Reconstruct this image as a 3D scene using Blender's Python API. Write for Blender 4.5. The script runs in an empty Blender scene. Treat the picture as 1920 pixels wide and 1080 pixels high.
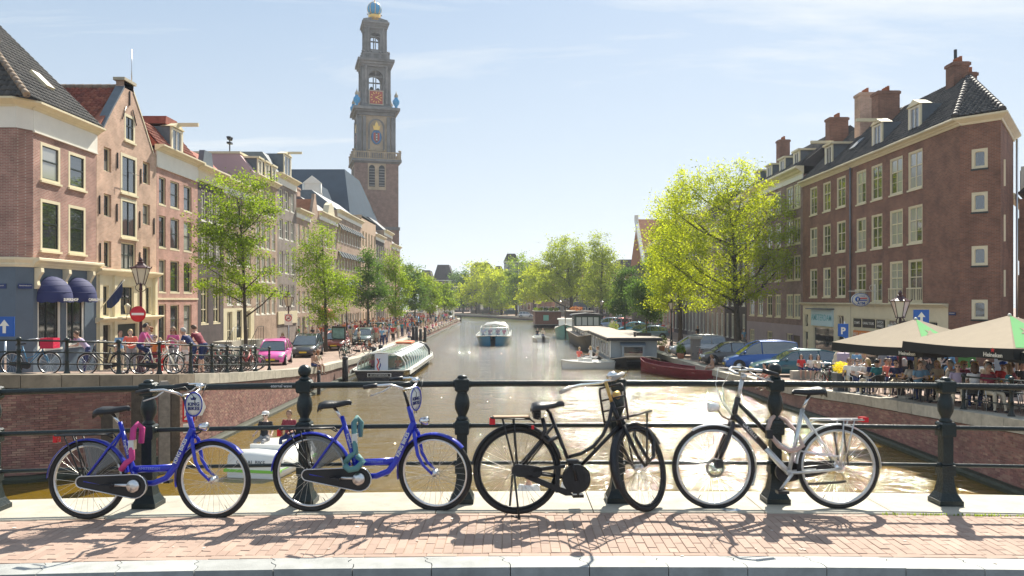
import bpy, bmesh, math, random
import numpy as np
from mathutils import Vector, Matrix, noise
R = math.radians
sc = bpy.context.scene
COL = sc.collection
rnd = random.Random(7)
 # ------------------------------------------------------------ camera, world, sun, exposure
F = 1450.0; HY = 563.0; CZ = 1.72
cam = bpy.data.objects.new('camera', bpy.data.cameras.new('camera'))
COL.objects.link(cam); sc.camera = cam
cam.data.sensor_width = 36; cam.data.lens = 36 * F / 1920
cam.data.shift_y = (HY - 540) / 1920
cam.location = (0, 0, CZ); cam.rotation_euler = (R(90), 0, 0)
cam.data.clip_start = 0.1; cam.data.clip_end = 3000
SUN_AZ, SUN_EL = 20.0, 46.0
sun = bpy.data.objects.new('sun', bpy.data.lights.new('sun', 'SUN'))
COL.objects.link(sun)
sun.data.energy = 4.9; sun.data.angle = R(0.53); sun.data.color = (1.0, .93, .80)
sd = Vector((math.sin(R(SUN_AZ)) * math.cos(R(SUN_EL)), math.cos(R(SUN_AZ)) * math.cos(R(SUN_EL)), math.sin(R(SUN_EL))))
sun.rotation_euler = sd.to_track_quat('Z', 'Y').to_euler()
W = bpy.data.worlds.new('World'); sc.world = W; W.use_nodes = True
nt = W.node_tree; nt.nodes.clear()
def N(nt, t, **k):
 n = nt.nodes.new(t)
 for a, b in k.items():
  if a.startswith('i_'):
   n.inputs[a[2:].replace('_', ' ')].default_value = b
  else: setattr(n, a, b)
 return n
sky = N(nt, 'ShaderNodeTexSky', sky_type='NISHITA', sun_disc=False, sun_elevation=R(SUN_EL), sun_rotation=R(SUN_AZ),
 altitude=0, air_density=1.0, dust_density=0.9, ozone_density=1.3)
tc = N(nt, 'ShaderNodeTexCoord')
sep = N(nt, 'ShaderNodeSeparateXYZ'); nt.links.new(tc.outputs['Generated'], sep.inputs[0])
zc = N(nt, 'ShaderNodeMath', operation='MAXIMUM'); zc.inputs[1].default_value = .04; nt.links.new(sep.outputs[2], zc.inputs[0])
zb = N(nt, 'ShaderNodeMath', operation='ADD'); zb.inputs[1].default_value = .12; nt.links.new(zc.outputs[0], zb.inputs[0])
dx = N(nt, 'ShaderNodeMath', operation='DIVIDE'); nt.links.new(sep.outputs[0], dx.inputs[0]); nt.links.new(zb.outputs[0], dx.inputs[1])
dy = N(nt, 'ShaderNodeMath', operation='DIVIDE'); nt.links.new(sep.outputs[1], dy.inputs[0]); nt.links.new(zb.outputs[0], dy.inputs[1])
cb = N(nt, 'ShaderNodeCombineXYZ'); nt.links.new(dx.outputs[0], cb.inputs[0]); nt.links.new(dy.outputs[0], cb.inputs[1])
mp = N(nt, 'ShaderNodeMapping'); mp.inputs['Rotation'].default_value = (0, 0, R(-14)); mp.inputs['Scale'].default_value = (.55, 1.9, 1)
nt.links.new(cb.outputs[0], mp.inputs[0])
n1 = N(nt, 'ShaderNodeTexNoise'); n1.inputs['Scale'].default_value = 1.0; n1.inputs['Detail'].default_value = 9; n1.inputs['Roughness'].default_value = .62; n1.inputs['Distortion'].default_value = .5
nt.links.new(mp.outputs[0], n1.inputs['Vector'])
r1 = N(nt, 'ShaderNodeMapRange'); r1.inputs[1].default_value = .46; r1.inputs[2].default_value = .70; r1.inputs[3].default_value = 0.0; r1.inputs[4].default_value = .95
nt.links.new(n1.outputs[0], r1.inputs[0])
hz = N(nt, 'ShaderNodeMapRange'); hz.inputs[1].default_value = 0; hz.inputs[2].default_value = .36; hz.inputs[3].default_value = .72; hz.inputs[4].default_value = .05
nt.links.new(sep.outputs[2], hz.inputs[0])
mx = N(nt, 'ShaderNodeMath', operation='MAXIMUM'); nt.links.new(r1.outputs[0], mx.inputs[0]); nt.links.new(hz.outputs[0], mx.inputs[1])
mc = N(nt, 'ShaderNodeMix', data_type='RGBA'); nt.links.new(mx.outputs[0], mc.inputs['Factor'])
mb_ = N(nt, 'ShaderNodeMix', data_type='RGBA'); mb_.inputs['Factor'].default_value = .6; nt.links.new(sky.outputs[0], mb_.inputs[6]); mb_.inputs[7].default_value = (4.7, 6.3, 8.2, 1)
nt.links.new(mb_.outputs[2], mc.inputs[6]); mc.inputs[7].default_value = (8.2, 8.7, 9.0, 1)
bg = N(nt, 'ShaderNodeBackground'); bg.inputs[1].default_value = .054
nt.links.new(mc.outputs[2], bg.inputs[0])
wo = N(nt, 'ShaderNodeOutputWorld'); nt.links.new(bg.outputs[0], wo.inputs[0])
sc.view_settings.view_transform = 'Standard'; sc.view_settings.look = 'None'
sc.view_settings.exposure = 0.96; sc.view_settings.gamma = 1; sc.view_settings.use_curve_mapping = False
sc.render.engine = 'CYCLES'
try:
 sc.cycles.use_denoising = True
 sc.cycles.max_bounces = 6; sc.cycles.diffuse_bounces = 3; sc.cycles.glossy_bounces = 3; sc.cycles.transmission_bounces = 4
 sc.cycles.volume_bounces = 0; sc.cycles.transparent_max_bounces = 8; sc.cycles.sample_clamp_indirect = 6
except Exception: pass
 # ------------------------------------------------------------ pixel to world on a known level
def PX(px, Y): return (px - 960) / F * Y
def PZ(py, Y): return CZ - (py - HY) * Y / F
def YY(py, z): return (CZ - z) * F / (py - HY)
def YX(px, X): return X * F / (px - 960)
 # ------------------------------------------------------------ mesh builder
class MB:
 def __init__(s): s.v = []; s.f = []; s.m = []; s.sm = []; s.M = None; s.mi = 0; s.s = False
 def add(s, vs, fs, smooth=None):
  b = len(s.v)
  if s.M is not None: vs = [s.M @ Vector(p) for p in vs]
  s.v.extend([tuple(p) for p in vs])
  for f in fs: s.f.append(tuple(b + i for i in f)); s.m.append(s.mi); s.sm.append(s.s if smooth is None else smooth)
  return s
 def box(s, x0, y0, z0, x1, y1, z1):
  return s.add([(x0,y0,z0),(x1,y0,z0),(x1,y1,z0),(x0,y1,z0),(x0,y0,z1),(x1,y0,z1),(x1,y1,z1),(x0,y1,z1)],
 [(0,3,2,1),(4,5,6,7),(0,1,5,4),(1,2,6,5),(2,3,7,6),(3,0,4,7)])
 def cb(s, c, d): return s.box(c[0]-d[0]/2, c[1]-d[1]/2, c[2]-d[2]/2, c[0]+d[0]/2, c[1]+d[1]/2, c[2]+d[2]/2)
 def poly(s, pts): return s.add(pts, [tuple(range(len(pts)))])
 def prism(s, pts, a, b, ax='y'):
  """extrude 2D outline pts along an axis from a to b"""
  n = len(pts)
  g = {'y': lambda p, t: (p[0], t, p[1]), 'x': lambda p, t: (t, p[0], p[1]), 'z': lambda p, t: (p[0], p[1], t)}[ax]
  vs = [g(p, a) for p in pts] + [g(p, b) for p in pts]
  return s.add(vs, [tuple(range(n)), tuple(range(2*n-1, n-1, -1))] + [(i, i+n, (i+1) % n + n, (i+1) % n) for i in range(n)])
 def tube(s, pts, r, n=8, cap=True, closed=False, ex=1.0, up=None):
  pts = [Vector(p) for p in pts]; k = len(pts)
  rs = [r]*k if not hasattr(r, '__len__') else r
  vs = []; prev = None
  for i, p in enumerate(pts):
   if closed: t = pts[(i+1) % k] - pts[i-1]
   else: t = pts[min(i+1, k-1)] - pts[max(i-1, 0)]
   if t.length < 1e-9: t = Vector((0, 0, 1))
   t.normalize()
   if prev is None:
    a = Vector(up) if up else (Vector((0, 0, 1)) if abs(t.z) < .9 else Vector((1, 0, 0)))
    u = a.cross(t).normalized()
   else:
    u = prev - t * prev.dot(t)
    if u.length < 1e-6: u = t.orthogonal()
    u.normalize()
   prev = u; w = t.cross(u)
   rr = rs[i]
   ra, rb = (rr if hasattr(rr, '__len__') else (rr, rr*ex))
   for j in range(n):
    a = 2*math.pi*j/n
    vs.append(p + u*(ra*math.cos(a)) + w*(rb*math.sin(a)))
  fs = []
  for i in range(k if closed else k-1):
   for j in range(n):
    a = i*n+j; b = i*n+(j+1) % n; i2 = (i+1) % k
    fs.append((a, b, i2*n+(j+1) % n, i2*n+j))
  s.add(vs, fs, True)
  if cap and not closed:
   m = len(s.v) - k*n
   s.f.append(tuple(m+j for j in range(n-1, -1, -1))); s.m.append(s.mi); s.sm.append(False)
   s.f.append(tuple(m+(k-1)*n+j for j in range(n))); s.m.append(s.mi); s.sm.append(False)
  return s
 def lathe(s, prof, c=(0,0,0), n=12, sq=False, smooth=True, ax='z'):
  vs = []; k = len(prof)
  for r_, z in prof:
   for j in range(n):
    a = 2*math.pi*(j+.5)/n
    x, y = r_*math.cos(a), r_*math.sin(a)
    vs.append({'z': (c[0]+x, c[1]+y, c[2]+z), 'y': (c[0]+x, c[1]+z, c[2]+y), 'x': (c[0]+z, c[1]+x, c[2]+y)}[ax])
  fs = [(i*n+j, i*n+(j+1) % n, (i+1)*n+(j+1) % n, (i+1)*n+j) for i in range(k-1) for j in range(n)]
  s.add(vs, fs, smooth)
  m = len(s.v) - k*n
  s.f.append(tuple(m+j for j in range(n-1, -1, -1))); s.m.append(s.mi); s.sm.append(False)
  s.f.append(tuple(m+(k-1)*n+j for j in range(n))); s.m.append(s.mi); s.sm.append(False)
  return s
 def ball(s, c, r, n=10, k=6):
  rr = r if hasattr(r, '__len__') else (r, r, r)
  vs = []
  for i in range(k+1):
   t = math.pi*i/k
   for j in range(n):
    a = 2*math.pi*j/n
    q = max(math.sin(t), .02)
    vs.append((c[0]+rr[0]*q*math.cos(a), c[1]+rr[1]*q*math.sin(a), c[2]-rr[2]*math.cos(t)))
  fs = [(i*n+j, i*n+(j+1) % n, (i+1)*n+(j+1) % n, (i+1)*n+j) for i in range(k) for j in range(n)]
  fs += [tuple(range(n-1, -1, -1)), tuple(k*n+j for j in range(n))]
  return s.add(vs, fs, True)
 def mesh(s, name, mats):
  me = bpy.data.meshes.new(name)
  me.from_pydata(s.v, [], s.f)
  if not isinstance(mats, (list, tuple)): mats = [mats]
  for m in mats: me.materials.append(m)
  if len(mats) > 1: me.polygons.foreach_set('material_index', s.m)
  me.polygons.foreach_set('use_smooth', s.sm)
  me.update(); return me
 def build(s, name, mats, parent=None, **k):
  return link(name, s.mesh(name, mats), parent, **k)
def link(name, me, parent=None, loc=None, rz=None, **props):
 o = bpy.data.objects.new(name, me); COL.objects.link(o)
 if parent is not None: o.parent = parent
 if loc is not None: o.location = loc
 if rz is not None: o.rotation_euler = (0, 0, rz)
 for a, b in props.items(): o[a] = b
 return o
def thing(name, label, cat, loc=(0,0,0), rz=0, group=None, scale=1):
 o = link(name, None, None, loc, rz)
 o['label'] = label; o['category'] = cat
 if group: o['group'] = group
 if scale != 1: o.scale = (scale,)*3
 return o
def tag(o, label, cat, group=None):
 o['label'] = label; o['category'] = cat
 if group: o['group'] = group
 return o
ORD = 'first second third fourth fifth sixth seventh eighth ninth tenth eleventh twelfth thirteenth fourteenth fifteenth sixteenth seventeenth eighteenth nineteenth twentieth'.split()
def tree_of(o, pool):
 return [(c, tree_of(c, pool)) for c in pool if c.parent == o]
def dup(src, tr, loc, rz=0, label=None, group=None, scale=1, mats=None):
 """copy a thing and its parts; tr = tree_of(src, pool) made once. mats {part name stem: material} gives the copy its own colours"""
 r_ = src.copy(); COL.objects.link(r_); r_.location = loc; r_.rotation_euler = (0, 0, rz); r_.scale = (scale,)*3
 if label: r_['label'] = label
 if group: r_['group'] = group
 if mats and r_.data: paint(r_, mats)
 def go(t, par):
  for c, sub in t:
   d = c.copy(); COL.objects.link(d); d.parent = par
   if mats and d.data: paint(d, mats)
   go(sub, d)
 go(tr, r_); return r_
def paint(o, mats):
 for i, sl in enumerate(o.material_slots):
  m = sl.material
  if m and m.name in mats:
   sl.link = 'OBJECT'; sl.material = mats[m.name]
 # ------------------------------------------------------------ materials
MATS = {}
def srgb(h):
 h = h.lstrip('#'); c = [int(h[i:i+2], 16)/255 for i in (0, 2, 4)]
 return tuple((x/12.92 if x < .04045 else ((x+.055)/1.055)**2.4) for x in c)
def mat(name, col, rough=.6, metal=0, var=0.0, vs=3.0, bump=0, bs=40, spec=.5, coat=0, trans=0, emit=None, es=1):
 if name in MATS: return MATS[name]
 m = bpy.data.materials.new(name); m.use_nodes = True; nt = m.node_tree
 b = nt.nodes['Principled BSDF']; c = (*col, 1) if not isinstance(col, str) else (*srgb(col), 1)
 b.inputs['Base Color'].default_value = c; b.inputs['Roughness'].default_value = rough; b.inputs['Metallic'].default_value = metal
 b.inputs['Specular IOR Level'].default_value = spec; b.inputs['Coat Weight'].default_value = coat
 b.inputs['Transmission Weight'].default_value = trans
 if emit: b.inputs['Emission Color'].default_value = (*emit, 1); b.inputs['Emission Strength'].default_value = es
 tcn = None
 if var or bump:
  tcn = N(nt, 'ShaderNodeTexCoord')
 if var:
  n = N(nt, 'ShaderNodeTexNoise'); n.inputs['Scale'].default_value = vs; n.inputs['Detail'].default_value = 6; n.inputs['Roughness'].default_value = .65
  nt.links.new(tcn.outputs['Object'], n.inputs['Vector'])
  mr = N(nt, 'ShaderNodeMapRange'); mr.inputs[1].default_value = .3; mr.inputs[2].default_value = .7; mr.inputs[3].default_value = 1-var; mr.inputs[4].default_value = 1+var
  nt.links.new(n.outputs[0], mr.inputs[0])
  oi = N(nt, 'ShaderNodeObjectInfo')
  ra = N(nt, 'ShaderNodeMapRange'); ra.inputs[3].default_value = 1-var*.5; ra.inputs[4].default_value = 1+var*.5
  nt.links.new(oi.outputs['Random'], ra.inputs[0])
  mm = N(nt, 'ShaderNodeMath', operation='MULTIPLY'); nt.links.new(mr.outputs[0], mm.inputs[0]); nt.links.new(ra.outputs[0], mm.inputs[1])
  vm = N(nt, 'ShaderNodeVectorMath', operation='SCALE'); vm.inputs[0].default_value = c[:3]; nt.links.new(mm.outputs[0], vm.inputs['Scale'])
  nt.links.new(vm.outputs[0], b.inputs['Base Color'])
 if bump:
  n = N(nt, 'ShaderNodeTexNoise'); n.inputs['Scale'].default_value = bs; n.inputs['Detail'].default_value = 4
  nt.links.new(tcn.outputs['Object'], n.inputs['Vector'])
  bp = N(nt, 'ShaderNodeBump'); bp.inputs['Strength'].default_value = bump; bp.inputs['Distance'].default_value = .02
  nt.links.new(n.outputs[0], bp.inputs['Height']); nt.links.new(bp.outputs[0], b.inputs['Normal'])
 MATS[name] = m; return m
def brickmat(name, c1, c2, mortar, bw=.22, bh=.065, mw=.011, planar='xz', dirt=.33):
 """brick courses: fine relief and colour; object coordinates in metres"""
 if name in MATS: return MATS[name]
 m = bpy.data.materials.new(name); m.use_nodes = True; nt = m.node_tree; b = nt.nodes['Principled BSDF']
 tcn = N(nt, 'ShaderNodeTexCoord'); sp = N(nt, 'ShaderNodeSeparateXYZ'); nt.links.new(tcn.outputs['Object'], sp.inputs[0])
 ad = N(nt, 'ShaderNodeMath', operation='ADD'); nt.links.new(sp.outputs[0], ad.inputs[0]); nt.links.new(sp.outputs[1], ad.inputs[1])
 cbn = N(nt, 'ShaderNodeCombineXYZ'); nt.links.new(ad.outputs[0], cbn.inputs[0]); nt.links.new(sp.outputs[2], cbn.inputs[1])
 br = N(nt, 'ShaderNodeTexBrick'); br.inputs['Scale'].default_value = 1; br.inputs['Brick Width'].default_value = bw; br.inputs['Row Height'].default_value = bh
 br.inputs['Mortar Size'].default_value = mw; br.inputs['Mortar Smooth'].default_value = .3; br.inputs['Bias'].default_value = 0
 br.inputs['Color1'].default_value = (*c1, 1); br.inputs['Color2'].default_value = (*c2, 1); br.inputs['Mortar'].default_value = (*mortar, 1)
 nt.links.new(cbn.outputs[0], br.inputs['Vector'])
 n = N(nt, 'ShaderNodeTexNoise'); n.inputs['Scale'].default_value = .9; n.inputs['Detail'].default_value = 8; n.inputs['Roughness'].default_value = .6
 nt.links.new(tcn.outputs['Object'], n.inputs['Vector'])
 mr = N(nt, 'ShaderNodeMapRange'); mr.inputs[1].default_value = .3; mr.inputs[2].default_value = .7; mr.inputs[3].default_value = 1-dirt; mr.inputs[4].default_value = 1+dirt
 nt.links.new(n.outputs[0], mr.inputs[0])
 vm = N(nt, 'ShaderNodeVectorMath', operation='SCALE'); nt.links.new(br.outputs['Color'], vm.inputs[0]); nt.links.new(mr.outputs[0], vm.inputs['Scale'])
 nt.links.new(vm.outputs[0], b.inputs['Base Color']); b.inputs['Roughness'].default_value = .85
 bp = N(nt, 'ShaderNodeBump'); bp.inputs['Strength'].default_value = .6; bp.inputs['Distance'].default_value = .012; bp.invert = True
 nt.links.new(br.outputs['Fac'], bp.inputs['Height']); nt.links.new(bp.outputs[0], b.inputs['Normal'])
 MATS[name] = m; return m
def brickpieces(name, c1, c2, c3, var=.25):
 """colour of single bricks built as geometry: each piece (mesh island or object) its own shade"""
 if name in MATS: return MATS[name]
 m = bpy.data.materials.new(name); m.use_nodes = True; nt = m.node_tree; b = nt.nodes['Principled BSDF']
 geo = N(nt, 'ShaderNodeNewGeometry'); oi = N(nt, 'ShaderNodeObjectInfo')
 ad = N(nt, 'ShaderNodeMath', operation='ADD'); nt.links.new(geo.outputs['Random Per Island'], ad.inputs[0]); nt.links.new(oi.outputs['Random'], ad.inputs[1])
 fr = N(nt, 'ShaderNodeMath', operation='FRACT'); nt.links.new(ad.outputs[0], fr.inputs[0])
 cr = N(nt, 'ShaderNodeValToRGB'); e = cr.color_ramp.elements
 e[0].position = 0; e[0].color = (*c1, 1); e[1].position = 1; e[1].color = (*c3, 1)
 k = cr.color_ramp.elements.new(.5); k.color = (*c2, 1)
 nt.links.new(fr.outputs[0], cr.inputs[0])
 tcn = N(nt, 'ShaderNodeNewGeometry')
 n = N(nt, 'ShaderNodeTexNoise'); n.inputs['Scale'].default_value = 2.2; n.inputs['Detail'].default_value = 8; n.inputs['Roughness'].default_value = .7
 nt.links.new(tcn.outputs['Position'], n.inputs['Vector'])
 mr = N(nt, 'ShaderNodeMapRange'); mr.inputs[1].default_value = .3; mr.inputs[2].default_value = .7; mr.inputs[3].default_value = 1-var; mr.inputs[4].default_value = 1+var
 nt.links.new(n.outputs[0], mr.inputs[0])
 vm = N(nt, 'ShaderNodeVectorMath', operation='SCALE'); nt.links.new(cr.outputs[0], vm.inputs[0]); nt.links.new(mr.outputs[0], vm.inputs['Scale'])
 nt.links.new(vm.outputs[0], b.inputs['Base Color']); b.inputs['Roughness'].default_value = .85
 n2 = N(nt, 'ShaderNodeTexNoise'); n2.inputs['Scale'].default_value = 90; nt.links.new(tcn.outputs['Position'], n2.inputs['Vector'])
 bp = N(nt, 'ShaderNodeBump'); bp.inputs['Strength'].default_value = .35; bp.inputs['Distance'].default_value = .004
 nt.links.new(n2.outputs[0], bp.inputs['Height']); nt.links.new(bp.outputs[0], b.inputs['Normal'])
 MATS[name] = m; return m
def leafmat(name, col, tcol):
 if name in MATS: return MATS[name]
 m = bpy.data.materials.new(name); m.use_nodes = True; nt = m.node_tree; nt.nodes.clear()
 geo = N(nt, 'ShaderNodeNewGeometry')
 mr = N(nt, 'ShaderNodeMapRange'); mr.inputs[3].default_value = .65; mr.inputs[4].default_value = 1.35; nt.links.new(geo.outputs['Random Per Island'], mr.inputs[0])
 n = N(nt, 'ShaderNodeTexNoise'); n.inputs['Scale'].default_value = .8; nt.links.new(geo.outputs['Position'], n.inputs['Vector'])
 m2 = N(nt, 'ShaderNodeMapRange'); m2.inputs[1].default_value = .3; m2.inputs[2].default_value = .7; m2.inputs[3].default_value = .8; m2.inputs[4].default_value = 1.2; nt.links.new(n.outputs[0], m2.inputs[0])
 mu = N(nt, 'ShaderNodeMath', operation='MULTIPLY'); nt.links.new(mr.outputs[0], mu.inputs[0]); nt.links.new(m2.outputs[0], mu.inputs[1])
 out = N(nt, 'ShaderNodeOutputMaterial'); sh = []
 for t, c in (('ShaderNodeBsdfDiffuse', col), ('ShaderNodeBsdfTranslucent', tcol)):
  vm = N(nt, 'ShaderNodeVectorMath', operation='SCALE'); vm.inputs[0].default_value = c; nt.links.new(mu.outputs[0], vm.inputs['Scale'])
  s = N(nt, t); nt.links.new(vm.outputs[0], s.inputs[0]); sh.append(s)
 a = N(nt, 'ShaderNodeAddShader'); nt.links.new(sh[0].outputs[0], a.inputs[0]); nt.links.new(sh[1].outputs[0], a.inputs[1])
 g = N(nt, 'ShaderNodeBsdfGlossy'); g.inputs['Roughness'].default_value = .45; g.inputs[0].default_value = (.6, .6, .6, 1)
 mi = N(nt, 'ShaderNodeMixShader'); mi.inputs[0].default_value = .02; nt.links.new(a.outputs[0], mi.inputs[1]); nt.links.new(g.outputs[0], mi.inputs[2])
 nt.links.new(mi.outputs[0], out.inputs[0]); MATS[name] = m; return m
def glassmat(name, tint=(.03,.035,.04), rough=.04):
 """window pane of a house: dark room behind, sky and trees mirrored"""
 if name in MATS: return MATS[name]
 m = mat(name, tint, rough, spec=1.0); nt = m.node_tree; b = nt.nodes['Principled BSDF']
 b.inputs['IOR'].default_value = 1.9
 tcn = N(nt, 'ShaderNodeNewGeometry'); n = N(nt, 'ShaderNodeTexNoise'); n.inputs['Scale'].default_value = .9; nt.links.new(tcn.outputs['Position'], n.inputs['Vector'])
 bp = N(nt, 'ShaderNodeBump'); bp.inputs['Strength'].default_value = .12; bp.inputs['Distance'].default_value = .05
 nt.links.new(n.outputs[0], bp.inputs['Height']); nt.links.new(bp.outputs[0], b.inputs['Normal'])
 return m
def clear(name, tint=(.9,.95,.95), a=.25):
 if name in MATS: return MATS[name]
 m = bpy.data.materials.new(name); m.use_nodes = True; nt = m.node_tree; nt.nodes.clear()
 t = N(nt, 'ShaderNodeBsdfTransparent'); t.inputs[0].default_value = (*tint, 1)
 g = N(nt, 'ShaderNodeBsdfGlossy'); g.inputs['Roughness'].default_value = .05
 mi = N(nt, 'ShaderNodeMixShader'); mi.inputs[0].default_value = a; nt.links.new(t.outputs[0], mi.inputs[1]); nt.links.new(g.outputs[0], mi.inputs[2])
 o = N(nt, 'ShaderNodeOutputMaterial'); nt.links.new(mi.outputs[0], o.inputs[0]); MATS[name] = m; return m
cream = mat('cream_paint', (.72, .64, .44), .5, var=.08, vs=1.5)
white = mat('white_paint', (.80, .77, .68), .5, var=.05, vs=1.5)
sand = mat('sandstone', (.45, .40, .30), .8, var=.2, vs=2, bump=.3)
bluegrey = mat('blue_grey_paint', (.09, .125, .165), .55, var=.1, vs=1)
darkgreen = mat('dark_green_iron', (.010, .019, .019), .38, var=.3, vs=8, bump=.25, bs=60)
blackp = mat('black_paint', (.012, .012, .014), .35)
iron = mat('black_iron', (.01, .009, .011), .32, var=.3, vs=20)
rubber = mat('tyre_rubber', (.022, .021, .02), .75, var=.4, vs=14)
chrome = mat('chrome', (.75, .75, .74), .18, 1)
alu = mat('aluminium', (.72, .72, .72), .3, 1)
steel = mat('spoke_steel', (.62, .60, .56), .3, 1)
pane = glassmat('window_glass')
panel2 = glassmat('window_glass_curtained', (.34, .34, .31), .12)  # pale tint for curtains, and for sky reflection put into the colour
sash = mat('dark_sash_paint', (.02, .03, .028), .4)
wood = mat('weathered_wood', (.075, .06, .048), .85, var=.35, vs=6, bump=.5, bs=25)
bark = mat('tree_bark', (.07, .058, .045), .9, var=.3, vs=5, bump=.7, bs=18)
stone = mat('pale_granite', (.42, .39, .32), .75, var=.22, vs=4, bump=.3, bs=90)
kerbst = mat('kerb_granite', (.36, .37, .36), .7, var=.22, vs=5, bump=.25, bs=120)
lead = mat('lead_sheet', (.12, .145, .17), .5, var=.15, vs=3)
def text(body, name, size, loc, rot, m, parent=None, ext=.004, align='CENTER', bold=0, sx=1, **props):
 cu = bpy.data.curves.new(name, 'FONT'); cu.body = body; cu.size = size; cu.extrude = ext; cu.align_x = align; cu.align_y = 'CENTER'; cu.offset = bold
 cu.resolution_u = 2
 t = bpy.data.objects.new('t', cu); COL.objects.link(t)
 me = bpy.data.meshes.new_from_object(t); bpy.data.objects.remove(t); me.name = name
 me.materials.clear(); me.materials.append(m)
 o = link(name, me, parent, **props); o.location = loc; o.rotation_euler = rot; o.scale = (sx, 1, 1)
 return o
 # ------------------------------------------------------------ levels
ZW = -3.33
def interp(t, pts):
 if t <= pts[0][0]: return pts[0][1]
 for (a, b), (c, d) in zip(pts, pts[1:]):
  if t <= c: return b + (d-b)*(t-a)/(c-a)
 return pts[-1][1]
def zl(Y): return interp(Y, [(20, -.24), (24, -.62), (31, -1.2), (38, -1.7), (45, -2.1), (56, -2.4), (500, -2.43)])
def zr(Y): return interp(Y, [(14, -1.1), (20, -1.4), (28, -1.85), (36, -2.3), (46, -2.6), (500, -2.7)])
def hump(x): return -0.0028*(x-.86)**2
WATER = bpy.data.materials.new('canal_water')
def water_mat():
 m = WATER; m.use_nodes = True; nt = m.node_tree; nt.nodes.clear()
 g = N(nt, 'ShaderNodeNewGeometry')
 mp = N(nt, 'ShaderNodeMapping'); mp.inputs['Scale'].default_value = (.75, 1.35, 1); mp.inputs['Rotation'].default_value = (0, 0, R(12)); nt.links.new(g.outputs['Position'], mp.inputs[0])
 hs = None
 for scale, det, w in ((.55, 2, .5), (2.6, 3, .28), (9, 3, .16)):
  n = N(nt, 'ShaderNodeTexNoise'); n.inputs['Scale'].default_value = scale; n.inputs['Detail'].default_value = det; n.inputs['Distortion'].default_value = .4
  nt.links.new(mp.outputs[0], n.inputs['Vector'])
  k = N(nt, 'ShaderNodeMath', operation='MULTIPLY'); k.inputs[1].default_value = w; nt.links.new(n.outputs[0], k.inputs[0])
  if hs is None: hs = k
  else:
   a = N(nt, 'ShaderNodeMath', operation='ADD'); nt.links.new(hs.outputs[0], a.inputs[0]); nt.links.new(k.outputs[0], a.inputs[1]); hs = a
 pn = N(nt, 'ShaderNodeTexNoise'); pn.inputs['Scale'].default_value = .09; pn.inputs['Detail'].default_value = 3; nt.links.new(g.outputs['Position'], pn.inputs['Vector'])
 pr = N(nt, 'ShaderNodeMapRange'); pr.inputs[1].default_value = .35; pr.inputs[2].default_value = .65; pr.inputs[3].default_value = .5; pr.inputs[4].default_value = 1.0; nt.links.new(pn.outputs[0], pr.inputs[0])
 bp = N(nt, 'ShaderNodeBump'); bp.inputs['Distance'].default_value = .39; nt.links.new(pr.outputs[0], bp.inputs['Strength'])
 nt.links.new(hs.outputs[0], bp.inputs['Height'])
 df = N(nt, 'ShaderNodeBsdfDiffuse'); df.inputs[0].default_value = (.145, .09, .007, 1); gs = N(nt, 'ShaderNodeBsdfGlossy'); gs.inputs['Roughness'].default_value = .045; gs.inputs[0].default_value = (1, 1, 1, 1)
 nt.links.new(bp.outputs[0], df.inputs['Normal']); nt.links.new(bp.outputs[0], gs.inputs['Normal'])
 lw = N(nt, 'ShaderNodeLayerWeight'); pw = N(nt, 'ShaderNodeMath', operation='POWER'); pw.inputs[1].default_value = 5.2; nt.links.new(lw.outputs['Facing'], pw.inputs[0])
 fr = N(nt, 'ShaderNodeMapRange'); fr.inputs[3].default_value = .03; fr.inputs[4].default_value = .96; nt.links.new(pw.outputs[0], fr.inputs[0])
 lw.inputs['Blend'].default_value = .5; mi = N(nt, 'ShaderNodeMixShader'); nt.links.new(fr.outputs[0], mi.inputs[0]); nt.links.new(df.outputs[0], mi.inputs[1]); nt.links.new(gs.outputs[0], mi.inputs[2])
 o = N(nt, 'ShaderNodeOutputMaterial'); nt.links.new(mi.outputs[0], o.inputs[0])
water_mat()
MB().poly([(-400, -60, ZW), (600, -60, ZW), (600, 900, ZW), (-400, 900, ZW)]).build('water', WATER, kind='structure')
MB().poly([(-900, -200, -5.5), (900, -200, -5.5), (900, 2500, -5.5), (-900, 2500, -5.5)]).build('ground', mat('earth', (.12, .1, .07), .9), kind='structure')
pave = brickmat('street_brick', (.36, .25, .20), (.30, .21, .17), (.22, .17, .13), .2, .1, .012, dirt=.2)
nt = pave.node_tree
for l in list(nt.links):
 if l.to_node.type == 'COMBXYZ' or (l.to_node.type == 'MATH' and l.to_node.operation == 'ADD'): nt.links.remove(l)
_c = [n for n in nt.nodes if n.type == 'COMBXYZ'][0]; _s = [n for n in nt.nodes if n.type == 'SEPXYZ'][0]
nt.links.new(_s.outputs[0], _c.inputs[0]); nt.links.new(_s.outputs[1], _c.inputs[1])
LE = [(21.2, -60), (21.2, -14.3), (22.2, -12.3), (24, -11.1), (27, -10.7)]
def left_edge(Y): return -10.7 - .008*(Y-27)
RE_ = [(-5, 14.5), (12, 13.4), (20, 13.2), (30, 13.35), (36, 12.9), (45, 12.6), (57, 12.0), (80, 12.0), (120, 11.0), (150, 9.6), (190, 6.5), (225, -6), (252, -18), (300, -44), (330, -80)]
def right_edge(Y): return interp(Y, RE_)
def land(px, Y, m=.9):
 for _ in range(4): Y = max(Y, (right_edge(Y)+m)*F/(px-960) if px > 960 else (-left_edge(Y)+m)*F/(960-px))
 return Y
Ys = [27, 29, 31, 34, 38, 42, 46, 51, 56, 70, 90, 120, 150, 177]
def strip(rows, name, m, kind='structure'):
 mb = MB(); k = len(rows[0])
 vs = [p for r_ in rows for p in r_]
 mb.add(vs, [(i*k+j, i*k+j+1, (i+1)*k+j+1, (i+1)*k+j) for i in range(len(rows)-1) for j in range(k-1)])
 return mb.build(name, m, kind=kind)
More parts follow.
